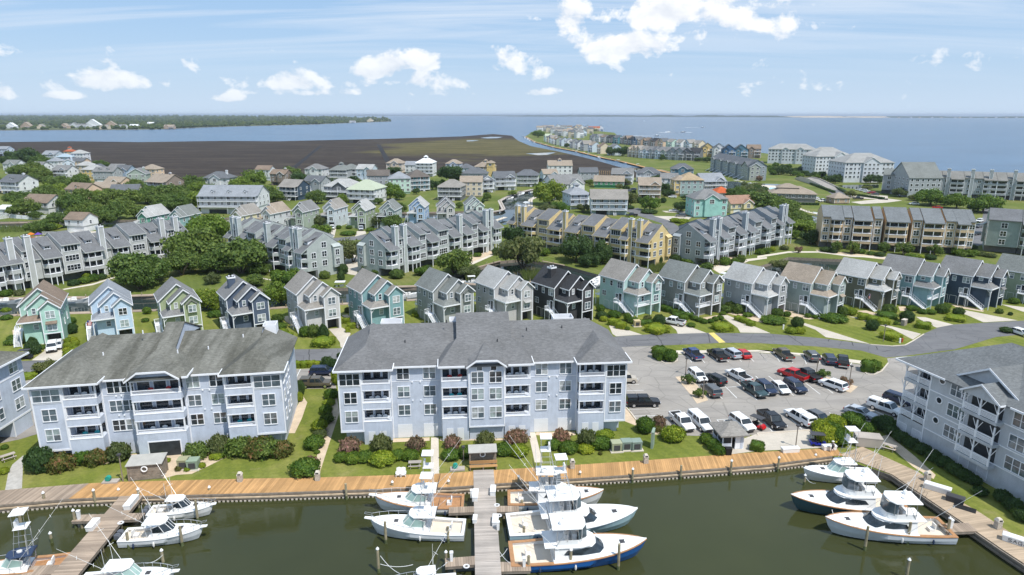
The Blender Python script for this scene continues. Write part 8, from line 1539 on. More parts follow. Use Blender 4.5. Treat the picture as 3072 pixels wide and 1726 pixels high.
for (x,y,dx,ph) in [(2280,203,1,'right-hand speeding motor boat'),(1945,250,-1,'nearer speeding motor boat on the sound'),(1840,285,1,'speeding motor boat off the green point'),(1715,142,-1,'distant motor boat far out on the sound'),(2090,250,1,'dark motor boat crossing the sound')]:
 p=G('M',x,y,WZ);t=thing('motor_boat',f'{ph} with white wake','boat',(p.x,p.y,WZ),0 if dx>0 else math.pi,'motor boats out on the sound');s=1.6
 h=MB();h.loft([[((u-.5)*9*s,b*s,z*s),((u-.5)*8.4*s,0,-.2),((u-.5)*9*s,-b*s,z*s)] for u,b,z in ((0,1.4,.9),(.5,1.5,1.1),(1,.05,1.6))],close=False);h.build('hull',GEL if 'dark' not in ph else OUTB,t);c=MB();c.box(-2*s,-.9*s,.8*s,1*s,.9*s,2.0*s);c.build('cabin',GEL,t)
 w=MB();w.add([(-4,-1.5,.05),(-4,1.5,.05),(-62,9,.05),(-70,0,.05),(-62,-9,.05)],[(0,1,2,3,4)]);w.build('wake',FOAM,t)
 # --- vehicles
CARC={'white':(.75,.75,.75),'black':(.012,.012,.014),'navy':(.015,.025,.06),'silver':(.42,.45,.49),'red':(.45,.012,.015),'grey':(.10,.105,.11),'teal':(.03,.06,.065),'blue':(.02,.05,.16),'tan':(.45,.40,.33),'bronze':(.10,.085,.06),'royal':(.02,.03,.30)}
CARM={}
def car_meshes(kind,col):
 k_=(kind,col)
 if k_ in CARM:return CARM[k_]
 paint=mat('paint_'+col,CARC[col],.22,.03,spec=.6);L,W,H={'sedan':(4.8,1.84,1.45),'suv':(4.9,1.95,1.75),'pickup':(5.8,2.02,1.88),'cap':(5.8,2.02,1.88),'jeep':(4.4,1.9,1.85)}[kind]
 h=L/2;w=W/2;zb=.36 if kind=='sedan' else .5;zs=zb+(.56 if kind=='sedan' else .62)
 hood={'sedan':(.30,.12),'suv':(.27,.0),'pickup':(.27,.04),'cap':(.27,.04),'jeep':(.30,.0)}[kind]
 xw=h-L*.26
 def ring(x,wd,z0,z1,tuck=.06):return [(x,-wd,z0),(x,-wd-.0,(z0+z1)/2),(x,-wd+tuck,z1),(x,wd-tuck,z1),(x,wd,(z0+z1)/2),(x,wd,z0)]
 b=MB();end=zs+(.02 if kind=='sedan' else .04)
 b.loft([ring(-h,w*.90,zb+.1,end-.1),ring(-h+.12,w*.97,zb,end),ring(-h+.7,w,zb,end),ring(0,w,zb,zs+.02),ring(xw,w,zb,zs),ring(h-.35,w*.97,zb,zs-.10),ring(h-.08,w*.88,zb+.05,zs-.18),ring(h,w*.80,zb+.15,zs-.3)])
 if kind=='pickup':
  bx0,bx1=-h,-h+L*.33
  b.box(bx0+.02,-w*.97,zs-.1,bx1,-w*.97+.12,zs+.14);b.box(bx0+.02,w*.97-.12,zs-.1,bx1,w*.97,zs+.14);b.box(bx0+.01,-w*.9,zs-.1,bx0+.09,w*.9,zs+.14)
 body=b.mesh('body',paint)
 xr0,xr1={'sedan':(-h+.95,xw-.75),'suv':(-h+.35,xw-.65),'pickup':(-h+L*.36,xw-.6),'cap':(-h+L*.36,xw-.6),'jeep':(-h+.3,xw-.25)}[kind]
 xg0={'sedan':-h+.35,'suv':-h+.08,'pickup':-h+L*.33,'cap':-h+L*.33,'jeep':-h+.1}[kind]
 r=MB();wt=w*.80;q=lambda x,wd,z:[(x,-wd,z),(x,wd,z)]
 g=MB();g.loft([[(xg0,-w*.93,zs),(xw+.02,-w*.93,zs),(xw+.02,w*.93,zs),(xg0,w*.93,zs)],[(xr0,-wt,H-.06),(xr1,-wt,H-.06),(xr1,wt,H-.06),(xr0,wt,H-.06)]],cap0=False);glass=g.mesh('window_glass',M_GLASS[0])
 r.loft([[(xr0-.04,-wt-.02,H-.08),(xr1+.06,-wt-.02,H-.08),(xr1+.06,wt+.02,H-.08),(xr0-.04,wt+.02,H-.08)],[(xr0+.05,-wt+.12,H),(xr1-.1,-wt+.12,H),(xr1-.1,wt-.12,H),(xr0+.05,wt-.12,H)]])
 for sg in (-1,1):
  for (xa,xb) in ((xg0,xr0),(xw,xr1),((xg0+xw)/2-.1,(xr0+xr1)/2-.05)):r.bar((xa,sg*w*.935,zs),(xb,sg*(wt+.01),H-.06),.05)
 if kind=='cap':r.loft([[(-h+.05,-w*.95,zs),(xg0-.03,-w*.95,zs),(xg0-.03,w*.95,zs),(-h+.05,w*.95,zs)],[(-h+.2,-w*.80,H-.05),(xg0-.03,-w*.80,H-.05),(xg0-.03,w*.80,H-.05),(-h+.2,w*.80,H-.05)]],cap0=False)
 roof=r.mesh('cabin_roof',paint)
 ex=[]
 if kind=='cap':
  c=MB()
  for sg in (-1,1):y=sg*(w*.915);c.add([(-h+.35,y,zs+.2),(xg0-.3,y,zs+.2),(xg0-.3,sg*w*.85,H-.22),(-h+.45,sg*w*.85,H-.22)],[(0,1,2,3)])
  c.add([(-h+.065,-w*.75,zs+.2),(-h+.065,w*.75,zs+.2),(-h+.165,w*.68,H-.2),(-h+.165,-w*.68,H-.2)],[(0,1,2,3)]);ex.append(('cap_glass',c.mesh('cap_glass',M_GLASS[0])))
 if kind=='pickup':c=MB();c.quad((-h+.1,-w*.84,zs+.045),(-h+L*.325,-w*.84,zs+.045),(-h+L*.325,w*.84,zs+.045),(-h+.1,w*.84,zs+.045));ex.append(('truck_bed',c.mesh('truck_bed',M_RUBBER)))
 t=MB();t.box(h-.03,-.55,zb+.05,h+.03,.55,zs-.34);ex.append(('grille',t.mesh('grille',M_DKMET)))
 t=MB();t.box(-h-.06,-w*.9,zb-.02,-h+.1,w*.9,zb+.2);ex.append(('bumper',t.mesh('bumper',M_CHROME if kind in ('pickup','cap') else paint)))
 rw=.34 if kind=='sedan' else .40
 ty=MB();ty.loft([[(rw*k2*math.cos(a),y,rw*k2*math.sin(a)) for a in [2*math.pi*i/14 for i in range(14)]] for k2,y in ((.88,-.12),(1,-.09),(1,.09),(.88,.12))]);ri=MB();ri.loft([[(rw*.6*math.cos(a),y,rw*.6*math.sin(a)) for a in [2*math.pi*i/10 for i in range(10)]] for y in (-.13,.13)])
 hl=MB();hl.box(-.05,-.2,-.09,.05,.2,.09)
 CARM[k_]=(body,glass,roof,ex,ty.mesh('wheel',M_RUBBER),ri.mesh('rim',M_CHROME),hl.mesh('headlight',mat('lamp_clear',(.7,.72,.75),.1,.02)),hl.mesh('taillight',mat('lamp_red',(.4,.01,.01),.2,.02)),L,w,zs,rw);return CARM[k_]
KN={'sedan':'sedan','suv':'suv','pickup':'pickup_truck','cap':'pickup_truck','jeep':'suv'}
def car(c,nose,tail,kind,col,label=None,group='vehicles parked around the marina'):
 body,glass,roof,ex,ty,ri,hl,tl,L,w,zs,rw=car_meshes(kind,col);p,q=G(c,*nose),G(c,*tail);th=ang(q,p);m=(p+q)/2
 t=put(KN[kind],None,None,(m.x,m.y,.03),th);t.empty_display_size=.3;cat={'sedan':'car','suv':'car','jeep':'car'}.get(kind,'pickup truck')
 if label:tag(t,label,cat,group)
 else :auto(t,f"{col} {'parked sedan' if kind == 'sedan' else 'parked pickup' if kind in ('pickup', 'cap') else 'parked suv'}",cat,group)
 put('body',body,t);put('window_glass',glass,t);put('cabin_roof',roof,t)
 for n_,me in ex:put(n_,me,t)
 for sx in (1,-1):
  for sy in (1,-1):wo=put('wheel',ty,t,(sx*L*.30+.05,sy*(w-.10),rw));put('rim',ri,wo)
 for sy in (1,-1):put('headlight',hl,t,(L/2-.1,sy*w*.72,zs-.28));put('taillight',tl,t,(-L/2+.02,sy*w*.76,zs-.18))
 return t
for a in [('L3',(1820,685),(1900,742),'pickup','blue','dark blue pickup, first vehicle of the upper parking row'),('L3',(2050,692),(2140,752),'pickup','black','black pickup beside the silver suv in the upper parking row'),('L3',(2190,684),(2265,728),'suv','silver','silver suv between black pickup and red sedan in the upper row'),('L3',(2300,680),(2370,728),'sedan','red','red sedan in the upper parking row'),('L3',(2220,885),(2375,968),'pickup','white','white pickup with its bed loaded in the middle rows'),('L3',(2530,1115),(2375,1015),'pickup','teal','dark teal pickup facing the water in the middle rows'),('L4',(150,1098),(20,1000),'suv','navy','navy suv between teal pickup and white sedan'),('L3',(1960,975),(1850,885),'suv','white','white suv behind the small island tree'),('L3',(2010,935),(2115,985),'suv','black','black suv beside the white one near the island tree'),('L3',(1985,1030),(2080,1105),'suv','grey','grey suv at the end of the island'),('L3',(1515,1178),(1235,1182),'cap','black','black capped pickup parked against the middle condo'),('L3',(1305,955),(1105,960),'jeep','tan','pale jeep half hidden by the middle condo corner'),('L3',(1825,1440),(1685,1310),'pickup','white','white pickup, first of the lower parking row'),('L3',(2005,1440),(1865,1320),'cap','white','white capped pickup second in the lower row'),('L3',(2405,1440),(2265,1340),'suv','white','white suv behind the shingled kiosk'),('L4',(225,1425),(50,1290),'pickup','black','black pickup beside the golf cart in the lower row'),('L4',(320,1280),(495,1385),'cap','white','white capped pickup with its tail to the water'),('L4',(655,1362),(520,1290),'sedan','grey','dark grey sedan at the hedge in the lower row'),('L4',(1090,1310),(890,1245),'sedan','silver','silver sedan alone at the right end of the lower row'),('L4',(1355,1282),(1120,1200),'cap','white','white capped pickup beside the grey condo'),('L4',(1440,1185),(1290,1135),'suv','navy','navy suv half hidden by the grey condo'),('L4',(205,685),(290,745),'pickup','bronze','dark bronze pickup alone in the upper row'),('L4',(495,708),(545,756),'suv','grey','dark grey suv by the upper row lamp'),('L4',(672,735),(708,792),'suv','navy','navy suv near the end of the upper row'),('L4',(812,748),(828,822),'pickup','black','black pickup at the end of the upper row'),('L4',(255,885),(425,945),'pickup','red','red pickup in the middle rows'),('L4',(395,868),(565,962),'pickup','black','black pickup next to the red one'),('L4',(275,1082),(165,995),'sedan','white','white sedan between two navy suvs'),('L4',(440,1078),(290,985),'suv','navy','navy suv right of the white sedan'),('L4',(650,988),(800,1042),'suv','white','white suv by the right-hand island tree'),('c4',(880,925),(1040,955),'pickup','white','white pickup on the drive between aqua and dark grey houses'),('L2',(755,995),(460,1000),'cap','bronze','black and tan capped pickup between the two blue condos'),('L2',(790,880),(560,885),'suv','navy','navy suv behind the capped pickup between the condos'),('c1',(620,1148),(650,1035),'suv','white','white van-like suv on the mint house drive'),('c1',(690,1095),(710,1020),'sedan','white','white car nearer the mint house garage'),('L4',(2600,520),(2480,480),'sedan','white','white car at the right edge by the road'),('R2',(762,880),(762,845),'suv','white'),('R2',(1040,884),(1040,856),'suv','silver'),('R2',(450,868),(450,845),'sedan','black'),('R3',(1625,560),(1700,563),'suv','white'),('R3',(1640,692),(1708,694),'sedan','white'),('R3',(1700,742),(1785,745),'suv','grey'),('R3',(1235,738),(1305,740),'pickup','black'),('R3',(1260,488),(1300,490),'suv','navy'),('R3',(1210,505),(1255,506),'suv','grey'),('R3',(1165,515),(1200,516),'suv','white'),('R4',(600,600),(665,598),'pickup','white'),('R4',(540,588),(590,580),'suv','white'),('R4',(940,575),(1000,578),'pickup','black')]+[('R4',(955+i*38,488+i*11),(1010+i*38,492+i*11),'suv' if i%2 else 'sedan',('white','white','white','red','grey')[i]) for i in range(5)]+[('R4',(1480,628),(1540,630),'suv','white'),('R4',(1710,662),(1755,664),'sedan','red'),('R4',(2120,800+0),(2160,790),'suv','white'),('R4',(2110,850),(2150,842),'suv','grey'),('R4',(2090,920),(2135,915),'sedan','black')]:car(*a)
def golf_cart(c,x,y,th,col,label):
 p=G(c,x,y);t=thing('golf_cart',label,'golf cart',(p.x,p.y,.04),th);pm=mat('paint_'+col,CARC[col],.25,.03)
 b=MB();b.box(-1.1,-.55,.28,1.15,.55,.42);b.loft([[(.55,-.55,.4),(1.2,-.5,.4),(1.2,.5,.4),(.55,.55,.4)],[(.6,-.5,.85),(.95,-.42,.8),(.95,.42,.8),(.6,.5,.85)]]);b.box(-1.15,-.52,.4,-.35,.52,.7);b.build('body',pm,t)
 s=MB();s.box(-.35,-.5,.7,.05,.5,.8);s.box(-.42,-.5,.8,-.34,.5,1.2);s.box(-.95,-.5,.7,-.5,.5,.8);s.build('seat',M_RUBBER,t)
 for x_ in (-1.05,.72):
  for y_ in (-.5,.5):q=MB();q.bar((x_,y_,.5),(x_-(.1 if x_>0 else 0),y_,1.85),.025);q.build('roof_post',M_DKMET,t)
 r=MB();r.box(-1.2,-.6,1.85,.85,.6,1.92);r.build('canopy_top',M_DKMET,t)
 for x_ in (-.75,.85):
  for y_ in (-.5,.5):wo=MB();wo.loft([[(.24*math.cos(a),yy,.24*math.sin(a)) for a in [2*math.pi*i/12 for i in range(12)]] for yy in (-.09,.09)]);wo.build('wheel',M_RUBBER,t,loc=(x_,y_,.24))
golf_cart('L3',2485,1400,R(-50),'red','red golf cart with black canopy in the lower parking row');golf_cart('B4',580,195,R(-8),'royal','blue golf cart with black canopy beside the big hedge');golf_cart('c1',320,1195,R(10),'black','black golf cart under the trees by the left condo')
# --- dockside furniture, lamps, shelters, a walker
def boxy(name,p,rz,s,m,label,cat,lid=True,group=None,lm=None,taper=.94):
 t=thing(name,label,cat,p,rz,group);x,y,z=s[0]/2,s[1]/2,s[2];b=MB();b.loft([[(-x*taper,-y*taper,0),(x*taper,-y*taper,0),(x*taper,y*taper,0),(-x*taper,y*taper,0)],[(-x,-y,z),(x,-y,z),(x,y,z),(-x,y,z)]]);b.build('body',m,t)
 if lid:b=MB();b.loft([[(-x-.04,-y-.04,z+.005),(x+.04,-y-.04,z+.005),(x+.04,y+.04,z+.005),(-x-.04,y+.04,z+.005)],[(-x,-y,z+.1),(x,-y,z+.1),(x,y,z+.1),(-x,y,z+.1)]]);b.build('lid',lm or m,t)
 return t
def at(c,x,y,z=.1):return G(c,x,y,z)
TH=ang(FRONT_EDGE[6],FRONT_EDGE[9])
PD=R(-91)
for i,(c,x,y,rz,s,lab) in enumerate([('B2',2142,700,PD,(2.0,.7,.65),'white dock box on the left edge of the central pier'),('B2',2312,655,PD,(1.6,.7,.65),'white dock box on the right edge of the central pier near the shelter'),('B2',2335,945,PD,(1.7,.7,.65),'white dock box halfway down the right edge of the central pier'),('B2',2138,925,PD,(1.1,.5,.5),'small white dock box halfway down the left edge of the central pier'),('B1',1270,770,LPIER,(2.6,.8,.65),'long white dock box on the left pier near the boardwalk'),('B1',900,985,LPIER,(1.9,.8,.6),'white dock box midway along the left pier'),('B4',315,255,TH,(2.6,.8,.6),'white dock box on the boardwalk by the wooden pole'),('B4',690,232,TH,(2.0,.8,.6),'white dock box on the boardwalk beside the walker'),('B4',1735,630,R(-40),(3.0,.9,.7),'long white dock box on the side dock by the lawn'),('B4',2510,1140,R(-40),(3.0,.9,.7),'white lettered dock box at the right edge of the side dock')]):
 t=boxy('dock_box',at(c,x,y),rz,s,GEL,lab,'dock box',group='white dock boxes')
 if 'lettered' in lab:
  A_=[[(0,0),(.5,1),(1,0)],[(.2,.4),(.8,.4)]]
  for j,st in enumerate(([[(1,.9),(.8,1),(.2,1),(0,.75),(.2,.55),(.8,.45),(1,.25),(.8,0),(.2,0),(0,.1)]],A_,[[(1,.85),(.8,1),(.2,1),(0,.8),(0,.2),(.2,0),(1,0),(1,.45),(.6,.45)]],A_)):
   b=MB()
   for q in st:b.path([(-.9+j*.48+u*.34,-.47,.16+v*.36) for u,v in q],.03)
   b.build('letter',M_DKMET,t)
boxy('dock_box',at('B4',1905,735),R(-40),(2.0,1.0,.7),M_DKMET,'dark brown dock box on the side dock lawn edge','dock box');boxy('rubber_mat',at('B4',2000,800),R(-40),(2.4,1.2,.02),M_RUBBER,'flat black mat lying on the side dock','mat',lid=False)
for c,x,y,lab in [('B1',2318,540,'pebbled litter bin on the boardwalk before the weathered-roof condo'),('B2',622,528,'pebbled litter bin at the gravel path end'),('B3',697,412,'pebbled litter bin on the boardwalk right of the pier'),('B3',1405,362,'pebbled litter bin on the boardwalk below the green cabinets'),('B4',1635,535,'pebbled litter bin on the side dock by the long dock box'),('B4',2315,992,'pebbled litter bin lower down the side dock')]:
 t=boxy('litter_bin',at(c,x,y),TH,(.62,.62,1.0),mat('pebble_aggregate',(.45,.40,.34),.9,.3,6),lab,'litter bin',False,'litter bins',taper=1);b=MB();b.loft([[(-.36,-.36,1.0),(.36,-.36,1.0),(.36,.36,1.0),(-.36,.36,1.0)],[(-.2,-.2,1.35),(.2,-.2,1.35),(.2,.2,1.35),(-.2,.2,1.35)]]);b.build('hood',M_CONCW,t);b=MB();b.box(-.2,-.345,1.04,.2,-.27,1.2);b.build('opening',M_RUBBER,t)
for c,x,y,col,lab in [('B3',1118,235,(.34,.36,.24),'pale olive utility cabinet, first of three on the lawn'),('B3',1215,222,(.22,.28,.24),'grey green utility cabinet, second of three on the lawn'),('B3',1312,222,(.22,.28,.24),'grey green utility cabinet, third of three on the lawn'),('B1',1780,400,(.33,.33,.20),'olive utility cabinet in the shell bed'),('B1',1870,408,(.25,.32,.24),'sage utility cabinet in the shell bed'),('c4',525,955,(.50,.40,.22),'tan utility cabinet in the aqua house hedge')]:
 t=boxy('utility_cabinet',at(c,x,y,.15),TH,(1.5,1.3,1.25),mat('cab%.2f'%col[0],col,.6,.08),lab,'utility cabinet',group='utility cabinets');b=MB();b.box(-.95,-.85,-.15,.95,.85,0);b.build('plinth',M_CONCW,t);b=MB();b.box(-.45,-.70,.2,.45,-.655,1.0);b.build('vent_grille',M_DKMET,t)
def lifebuoy(t,x,y,z):
 b=MB();R1,r1=.36,.09;b.loft([[((R1+r1*math.cos(a))*math.cos(u),r1*math.sin(a),(R1+r1*math.cos(a))*math.sin(u)) for a in [2*math.pi*j/8 for j in range(8)]] for u in [2*math.pi*i/16 for i in range(17)]],cap0=False,cap1=False);b.build('lifebuoy',M_VINYL,t,loc=(x,y,z))
def locker(c,x,y,rz,w,d,h,label,bench):
 p=at(c,x,y,.05);t=thing('dock_shelter',label,'dock shelter',p,rz);mark('the timber locker' if not bench else 'the bench shelter',p,2);n=6
 for i in range(n):b=MB();b.box(-w/2,0 if not bench else d*.45,h*i/n+.01,w/2,d if not bench else d*.55,h*(i+1)/n-.01);b.build('board',M_TIMB,t)
 for x_ in (-w/2,w/2):
  for y_ in (-.02,d):b=MB();b.box(x_-.08,y_-.08,0,x_+.08,y_+.08,h);b.build('post',M_TIMB,t)
 b=MB();b.slab([(-w/2-.2,-.25,h+.02),(w/2+.2,-.25,h+.02),(w/2+.2,d+.25,h+.3),(-w/2-.2,d+.25,h+.3)],.08);b.build('roof',mat('corrugated',(.40,.39,.36),.6,.1),t);lifebuoy(t,0,-.15 if not bench else d*.45-.15,h*.72)
 if bench:
  for i in range(4):b=MB();b.box(-w/2-.1,-.9+i*.16,.5,w/2+.2,-.78+i*.16,.56);b.build('slat',M_DECK,t)
  for i in range(3):b=MB();b.box(-w/2-.1,-.2,.68+i*.17,w/2+.2,-.15,.80+i*.17);b.build('slat',M_DECK,t)
  for x_ in (-w/2,0,w/2):b=MB();b.box(x_-.06,-.9,0,x_+.06,-.2,.5);b.build('bench_leg',M_TIMB,t)
locker('B1',1410,525,B_YAW,4.2,2.2,2.3,'weathered timber dock locker with a white lifebuoy and ribbed roof',False);locker('B2',2215,405,A_YAW,3.6,1.4,2.4,'timber bench shelter with lifebuoy at the head of the central pier',True)
def picnic(c,x,y,rz,label):
 t=thing('picnic_table',label,'picnic table',at(c,x,y,.02),rz)
 for i in range(5):b=MB();b.box(-.9,-.38+i*.155,.74,.9,-.24+i*.155,.78);b.build('plank',M_DECKG,t)
 for y_ in (-.78,.62):
  b=MB();b.box(-.9,y_,.42,.9,y_+.26,.46);b.build('seat',M_DECKG,t)
 for x_ in (-.6,.6):
  b=MB()
  for s in (-1,1):b.bar((x_,s*.7,0),(x_,s*.25,.74),.045)
  b.bar((x_,-.7,.4),(x_,.7,.4),.045);b.build('trestle',M_DECKG,t)
picnic('B2',1560,400,A_YAW,'grey picnic table on the lawn before the middle blue condo');picnic('B4',1270,235,R(-40),'tan picnic table on the lawn by the side dock');picnic('B1',80,330,R(50),'grey picnic table at the left edge by the board path')
for i,x in enumerate((1405,1445)):o=put('lawn_chair',chair_mesh((.75,.75,.74),'white'),None,at('B2',x,495,.03),A_YAW+math.pi*0);tag(o,f"white garden chair, {('left', 'right')[i]} of the pair on the lawn by the boardwalk",'chair')
def lamp(c,x,yt,yb,label,head=True,m=None):
 p=at(c,x,yb,0);h=ZAT(c,x,yt,p.y);t=thing('lamp_post',label,'lamp post',p);b=MB();b.lathe([(.09,0),(.07,h)],7);b.build('pole',m or M_TIMB,t)
 if head:b=MB();b.box(-.22,-.22,h-.1,.22,.22,h+.12);b.build('lamp_head',M_DKMET if not m else M_VINYL,t)
for a in [('L3',1790,725,880,'timber lamp post at the left island of the lot'),('L3',1955,915,1118,'timber lamp post at the tip of the left island'),('L4',570,690,870,'timber lamp post behind the black pickup'),('L4',880,800,1022,'timber lamp post at the right island of the lot'),('L4',1215,405,560,'thin dark lamp post on the lawn at the road bend'),('B4',370,5,208,'plain wooden pole on the quay by the dock box'),('B1',1188,285,545,'leaning timber lamp pole by the hose reel'),('B2',2028,210,345,'white-topped lamp post beside the bench shelter')]:lamp(*a)
for c,x,y,lab in [('B1',1072,550,'teal hose reel on a low timber stand near the timber locker'),('B2',1970,428,'teal hose reel on a low stand left of the bench shelter')]:
 t=thing('hose_reel',lab,'hose reel',at(c,x,y,.05),A_YAW);b=MB();b.box(-1.0,-.5,0,1.0,.5,.25);b.build('stand',M_DECKG,t);b=MB();b.loft([[(.35*math.cos(a)-.3,yy,.62+.35*math.sin(a)) for a in [2*math.pi*i/12 for i in range(12)]] for yy in (-.25,.25)]);b.build('reel',mat('hose_teal',(.02,.28,.22),.5,.1),t)
def kiosk():
 a,b_=G('B3',2140,240),G('B3',2345,230);th=ang(a,b_);L=(b_-a).length;t=thing('kiosk','small pale blue kiosk with shingled hip roof and screened windows on the quay','kiosk',(a.x,a.y,.03),th);mark('the shingled kiosk',a,3);D_=3.6
 w=MB();w.box(0,0,0,L*.42,.12,1.0);w.box(0,.13,0,.1,D_,1.0);w.box(L-.1,.13,0,L,D_,2.4);w.box(0,D_-.1,0,L,D_,2.4);w.box(L*.85,0,0,L,.12,2.4);w.build('wall',W_BLUE,t)
 for x,y in ((.06,.06),(L*.42,.06),(L*.62,.06),(L-.06,.06),(.06,D_-.06),(.06,D_*.5)):p=MB();p.box(x-.07,y-.07,0,x+.07,y+.07,2.42);p.build('post',M_TRIM,t)
 s=MB();s.box(.12,.05,1.0,L*.40,.08,2.35);s.box(.04,.15,1.0,.07,D_-.15,2.35);s.build('screen',M_SHADE,t);d=MB();d.box(L*.64,.02,.05,L*.84,.08,2.1);d.build('screen_door',M_TRIM,t);f=MB();f.box(.1,.1,0,L-.1,D_-.1,.03);f.build('floor_plate',M_CONC,t)
 r=MB();hip_roof(r,0,0,L,D_,2.45,.55,.55);r.build('roof',RF_TG,t)
kiosk()
t=boxy('barbecue_grill',at('B3',2200,282),0,(.9,.7,1.0),M_RUBBER,'covered black barbecue grill beside the kiosk','grill',taper=.85);t=boxy('sign_board',at('B3',1470,205,0),R(70),(1.6,.35,2.6),mat('sign_green',(.26,.33,.27),.6,.1),'tall grey green sign board standing edge-on on the lawn','sign',taper=1)
t=boxy('timber_bin',at('B4',1060,185),R(-12),(3.6,2.0,1.4),M_DECKG,'pale timber storage bin beside the big hedge','storage bin',lm=M_DECKG,taper=1);t=boxy('stone_marker',at('c5',1192,905,0),R(37),(1.5,.8,1.4),mat('marker_stone',(.30,.26,.22),.9,.2,3),'squat stone marker on the lawn before the olive house','marker',lm=M_CONC,taper=1)
for c,x,y,lab in [('c5',1145,1110,'white mailbox post by the road hydrant'),('c5',1362,940,'white post beside the lime hedge of the olive house'),('c4',2292,1000,'thin white post on the silver house lawn')]:boxy('post_box',at(c,x,y,0),0,(.25,.3,1.0),M_VINYL,lab,'mailbox',taper=1)
boxy('fire_hydrant',at('c5',1172,1100,0),0,(.3,.3,.75),mat('hydrant_red',(.45,.06,.03),.5,.1),'red fire hydrant on the verge at the road bend','hydrant',taper=.8)
def pole_flag(c,x,y,z,label,rz):
 p=G(c,x,y,z);t=thing('flag',label,'flag',p,rz);b=MB();b.bar((0,0,-.9),(.15,-.9,.6),.025);b.build('flag_pole',M_VINYL,t);mr,mw,mb=mat('flag_red',(.45,.04,.05),.7,.05),mat('flag_white',(.7,.68,.66),.7,.05),mat('flag_blue',(.04,.06,.2),.7,.05)
 for i in range(7):
  b=MB();z0=.55-i*.13;b.add([(.15+.04*math.sin(k_),-.9+k_*.02+.12*k_*0,z0-k_*.14) for k_ in range(6)]+[(.27+.04*math.sin(k_),-.9+k_*.02,z0-.02-k_*.14) for k_ in range(6)],[(k_,k_+1,k_+7,k_+6) for k_ in range(5)]) if False else b.box(-.02+i*.12,-.93,-.75,.10+i*.12,-.90,.45);b.build('stripe',mr if i%2==0 else mw,t)
 b=MB();b.box(-.03,-.94,.0,.36,-.895,.455);b.build('canton',mb,t)
pole_flag('c5',752,560,3.6,'striped flag hanging on the dark olive house stair',R(37));pole_flag('c1',1055,745,3.4,'striped flag on the corner of the pale sky blue house',R(30))
def walker():
 p=at('B4',722,258,.11);t=thing('person','person in grey top, dark shorts and pale hat walking on the boardwalk','person',p,R(185))
 J={'pel':(0,0,.95),'chest':(.03,0,1.28),'neck':(.04,0,1.48),'head':(.06,0,1.62),'top':(.06,0,1.73),'hl':(0,.1,.90),'kl':(.20,.11,.52),'al':(.26,.11,.10),'tl':(.42,.12,.04),'hr':(0,-.1,.90),'kr':(-.10,-.11,.50),'ar':(-.36,-.11,.17),'tr':(-.26,-.12,.04),'sl':(.03,.19,1.40),'el':(-.12,.25,1.15),'wl':(-.08,.26,.90),'fl':(-.06,.26,.80),'sr':(.03,-.19,1.40),'er':(.12,-.25,1.14),'wr':(.30,-.24,.98),'fr':(.37,-.24,.92)}
 E=[('pel','chest'),('chest','neck'),('neck','head'),('head','top'),('pel','hl'),('hl','kl'),('kl','al'),('al','tl'),('pel','hr'),('hr','kr'),('kr','ar'),('ar','tr'),('chest','sl'),('sl','el'),('el','wl'),('wl','fl'),('chest','sr'),('sr','er'),('er','wr'),('wr','fr')]
 rad={'pel':.15,'chest':.16,'neck':.06,'head':.10,'top':.085,'hl':.10,'kl':.065,'al':.045,'tl':.04,'sl':.07,'el':.045,'wl':.033,'fl':.035}
 names=list(J);me=bpy.data.meshes.new('body');me.from_pydata([J[n] for n in names],[(names.index(a),names.index(b_)) for a,b_ in E],[]);sk=mat('skin',(.42,.24,.16),.6,.05);me.materials.append(sk);o=put('body',me,t)
 m=o.modifiers.new('skin','SKIN');sv=me.skin_vertices[0].data
 for i,n in enumerate(names):r=rad.get(n,rad.get(n[:-1]+'l',.05));sv[i].radius=(r,r*(1.15 if n in ('chest','pel') else 1));sv[i].use_root=n=='pel'
 s2=o.modifiers.new('sub','SUBSURF');s2.levels=s2.render_levels=1
 sh=MB();sh.loft([[(cx+rx*math.cos(a),ry*math.sin(a),z) for a in [2*math.pi*i/12 for i in range(12)]] for cx,rx,ry,z in ((0,.17,.20,.92),(.01,.17,.20,1.1),(.03,.18,.23,1.30),(.03,.15,.24,1.41),(.04,.08,.10,1.49))]);sh.build('shirt',mat('shirt_grey',(.18,.18,.19),.8,.08),t)
 st=MB()
 for k_,hp in (('kl','hl'),('kr','hr')):a,c=Vector(J[hp]),Vector(J[k_]);st.bar(a+Vector((0,0,.1)),a.lerp(c,.85),.135,10,.115)
 st.build('shorts',mat('shorts_dark',(.03,.03,.035),.8,.08),t)
 h=MB();h.lathe([(.20,1.69),(.19,1.71),(.11,1.72),(.10,1.80),(.0,1.82)],12,.06);h.build('hat',CUSH,t)
walker()
def fence(c,p,h,label,m=None,gap=.35):
 q=[G(c,*v) for v in p];t=thing('fence',label,'fence',q[0]);o=q[0]
 for a,b_ in zip(q,q[1:]):
  n=max(2,int((b_-a).length/gap));f=MB();f.bar(a-o+Vector((0,0,h*.9)),b_-o+Vector((0,0,h*.9)),.05);f.bar(a-o+Vector((0,0,.2)),b_-o+Vector((0,0,.2)),.05)
  for i in range(n+1):v=a.lerp(b_,i/n)-o;f.bar(v,v+Vector((0,0,h)),.06)
  f.build('fence_panel',m or M_TRIM,t)
fence('T1',[(0,1005),(130,985),(300,1000),(450,1010),(650,1000)],1.8,'long white picket fence round the left pool yard',gap=.22);fence('R1',[(410,915),(600,915),(760,900)],1.3,'white rail fence of the play yard');fence('T1',[(770,965),(900,945),(915,960)],1.6,'short white fence beside the pool pavilion',gap=.25)
t=thing('swimming_pool','pale blue swimming pool with white deck by the creek','pool',G('T5',1560,575));o=G('T5',1560,575)
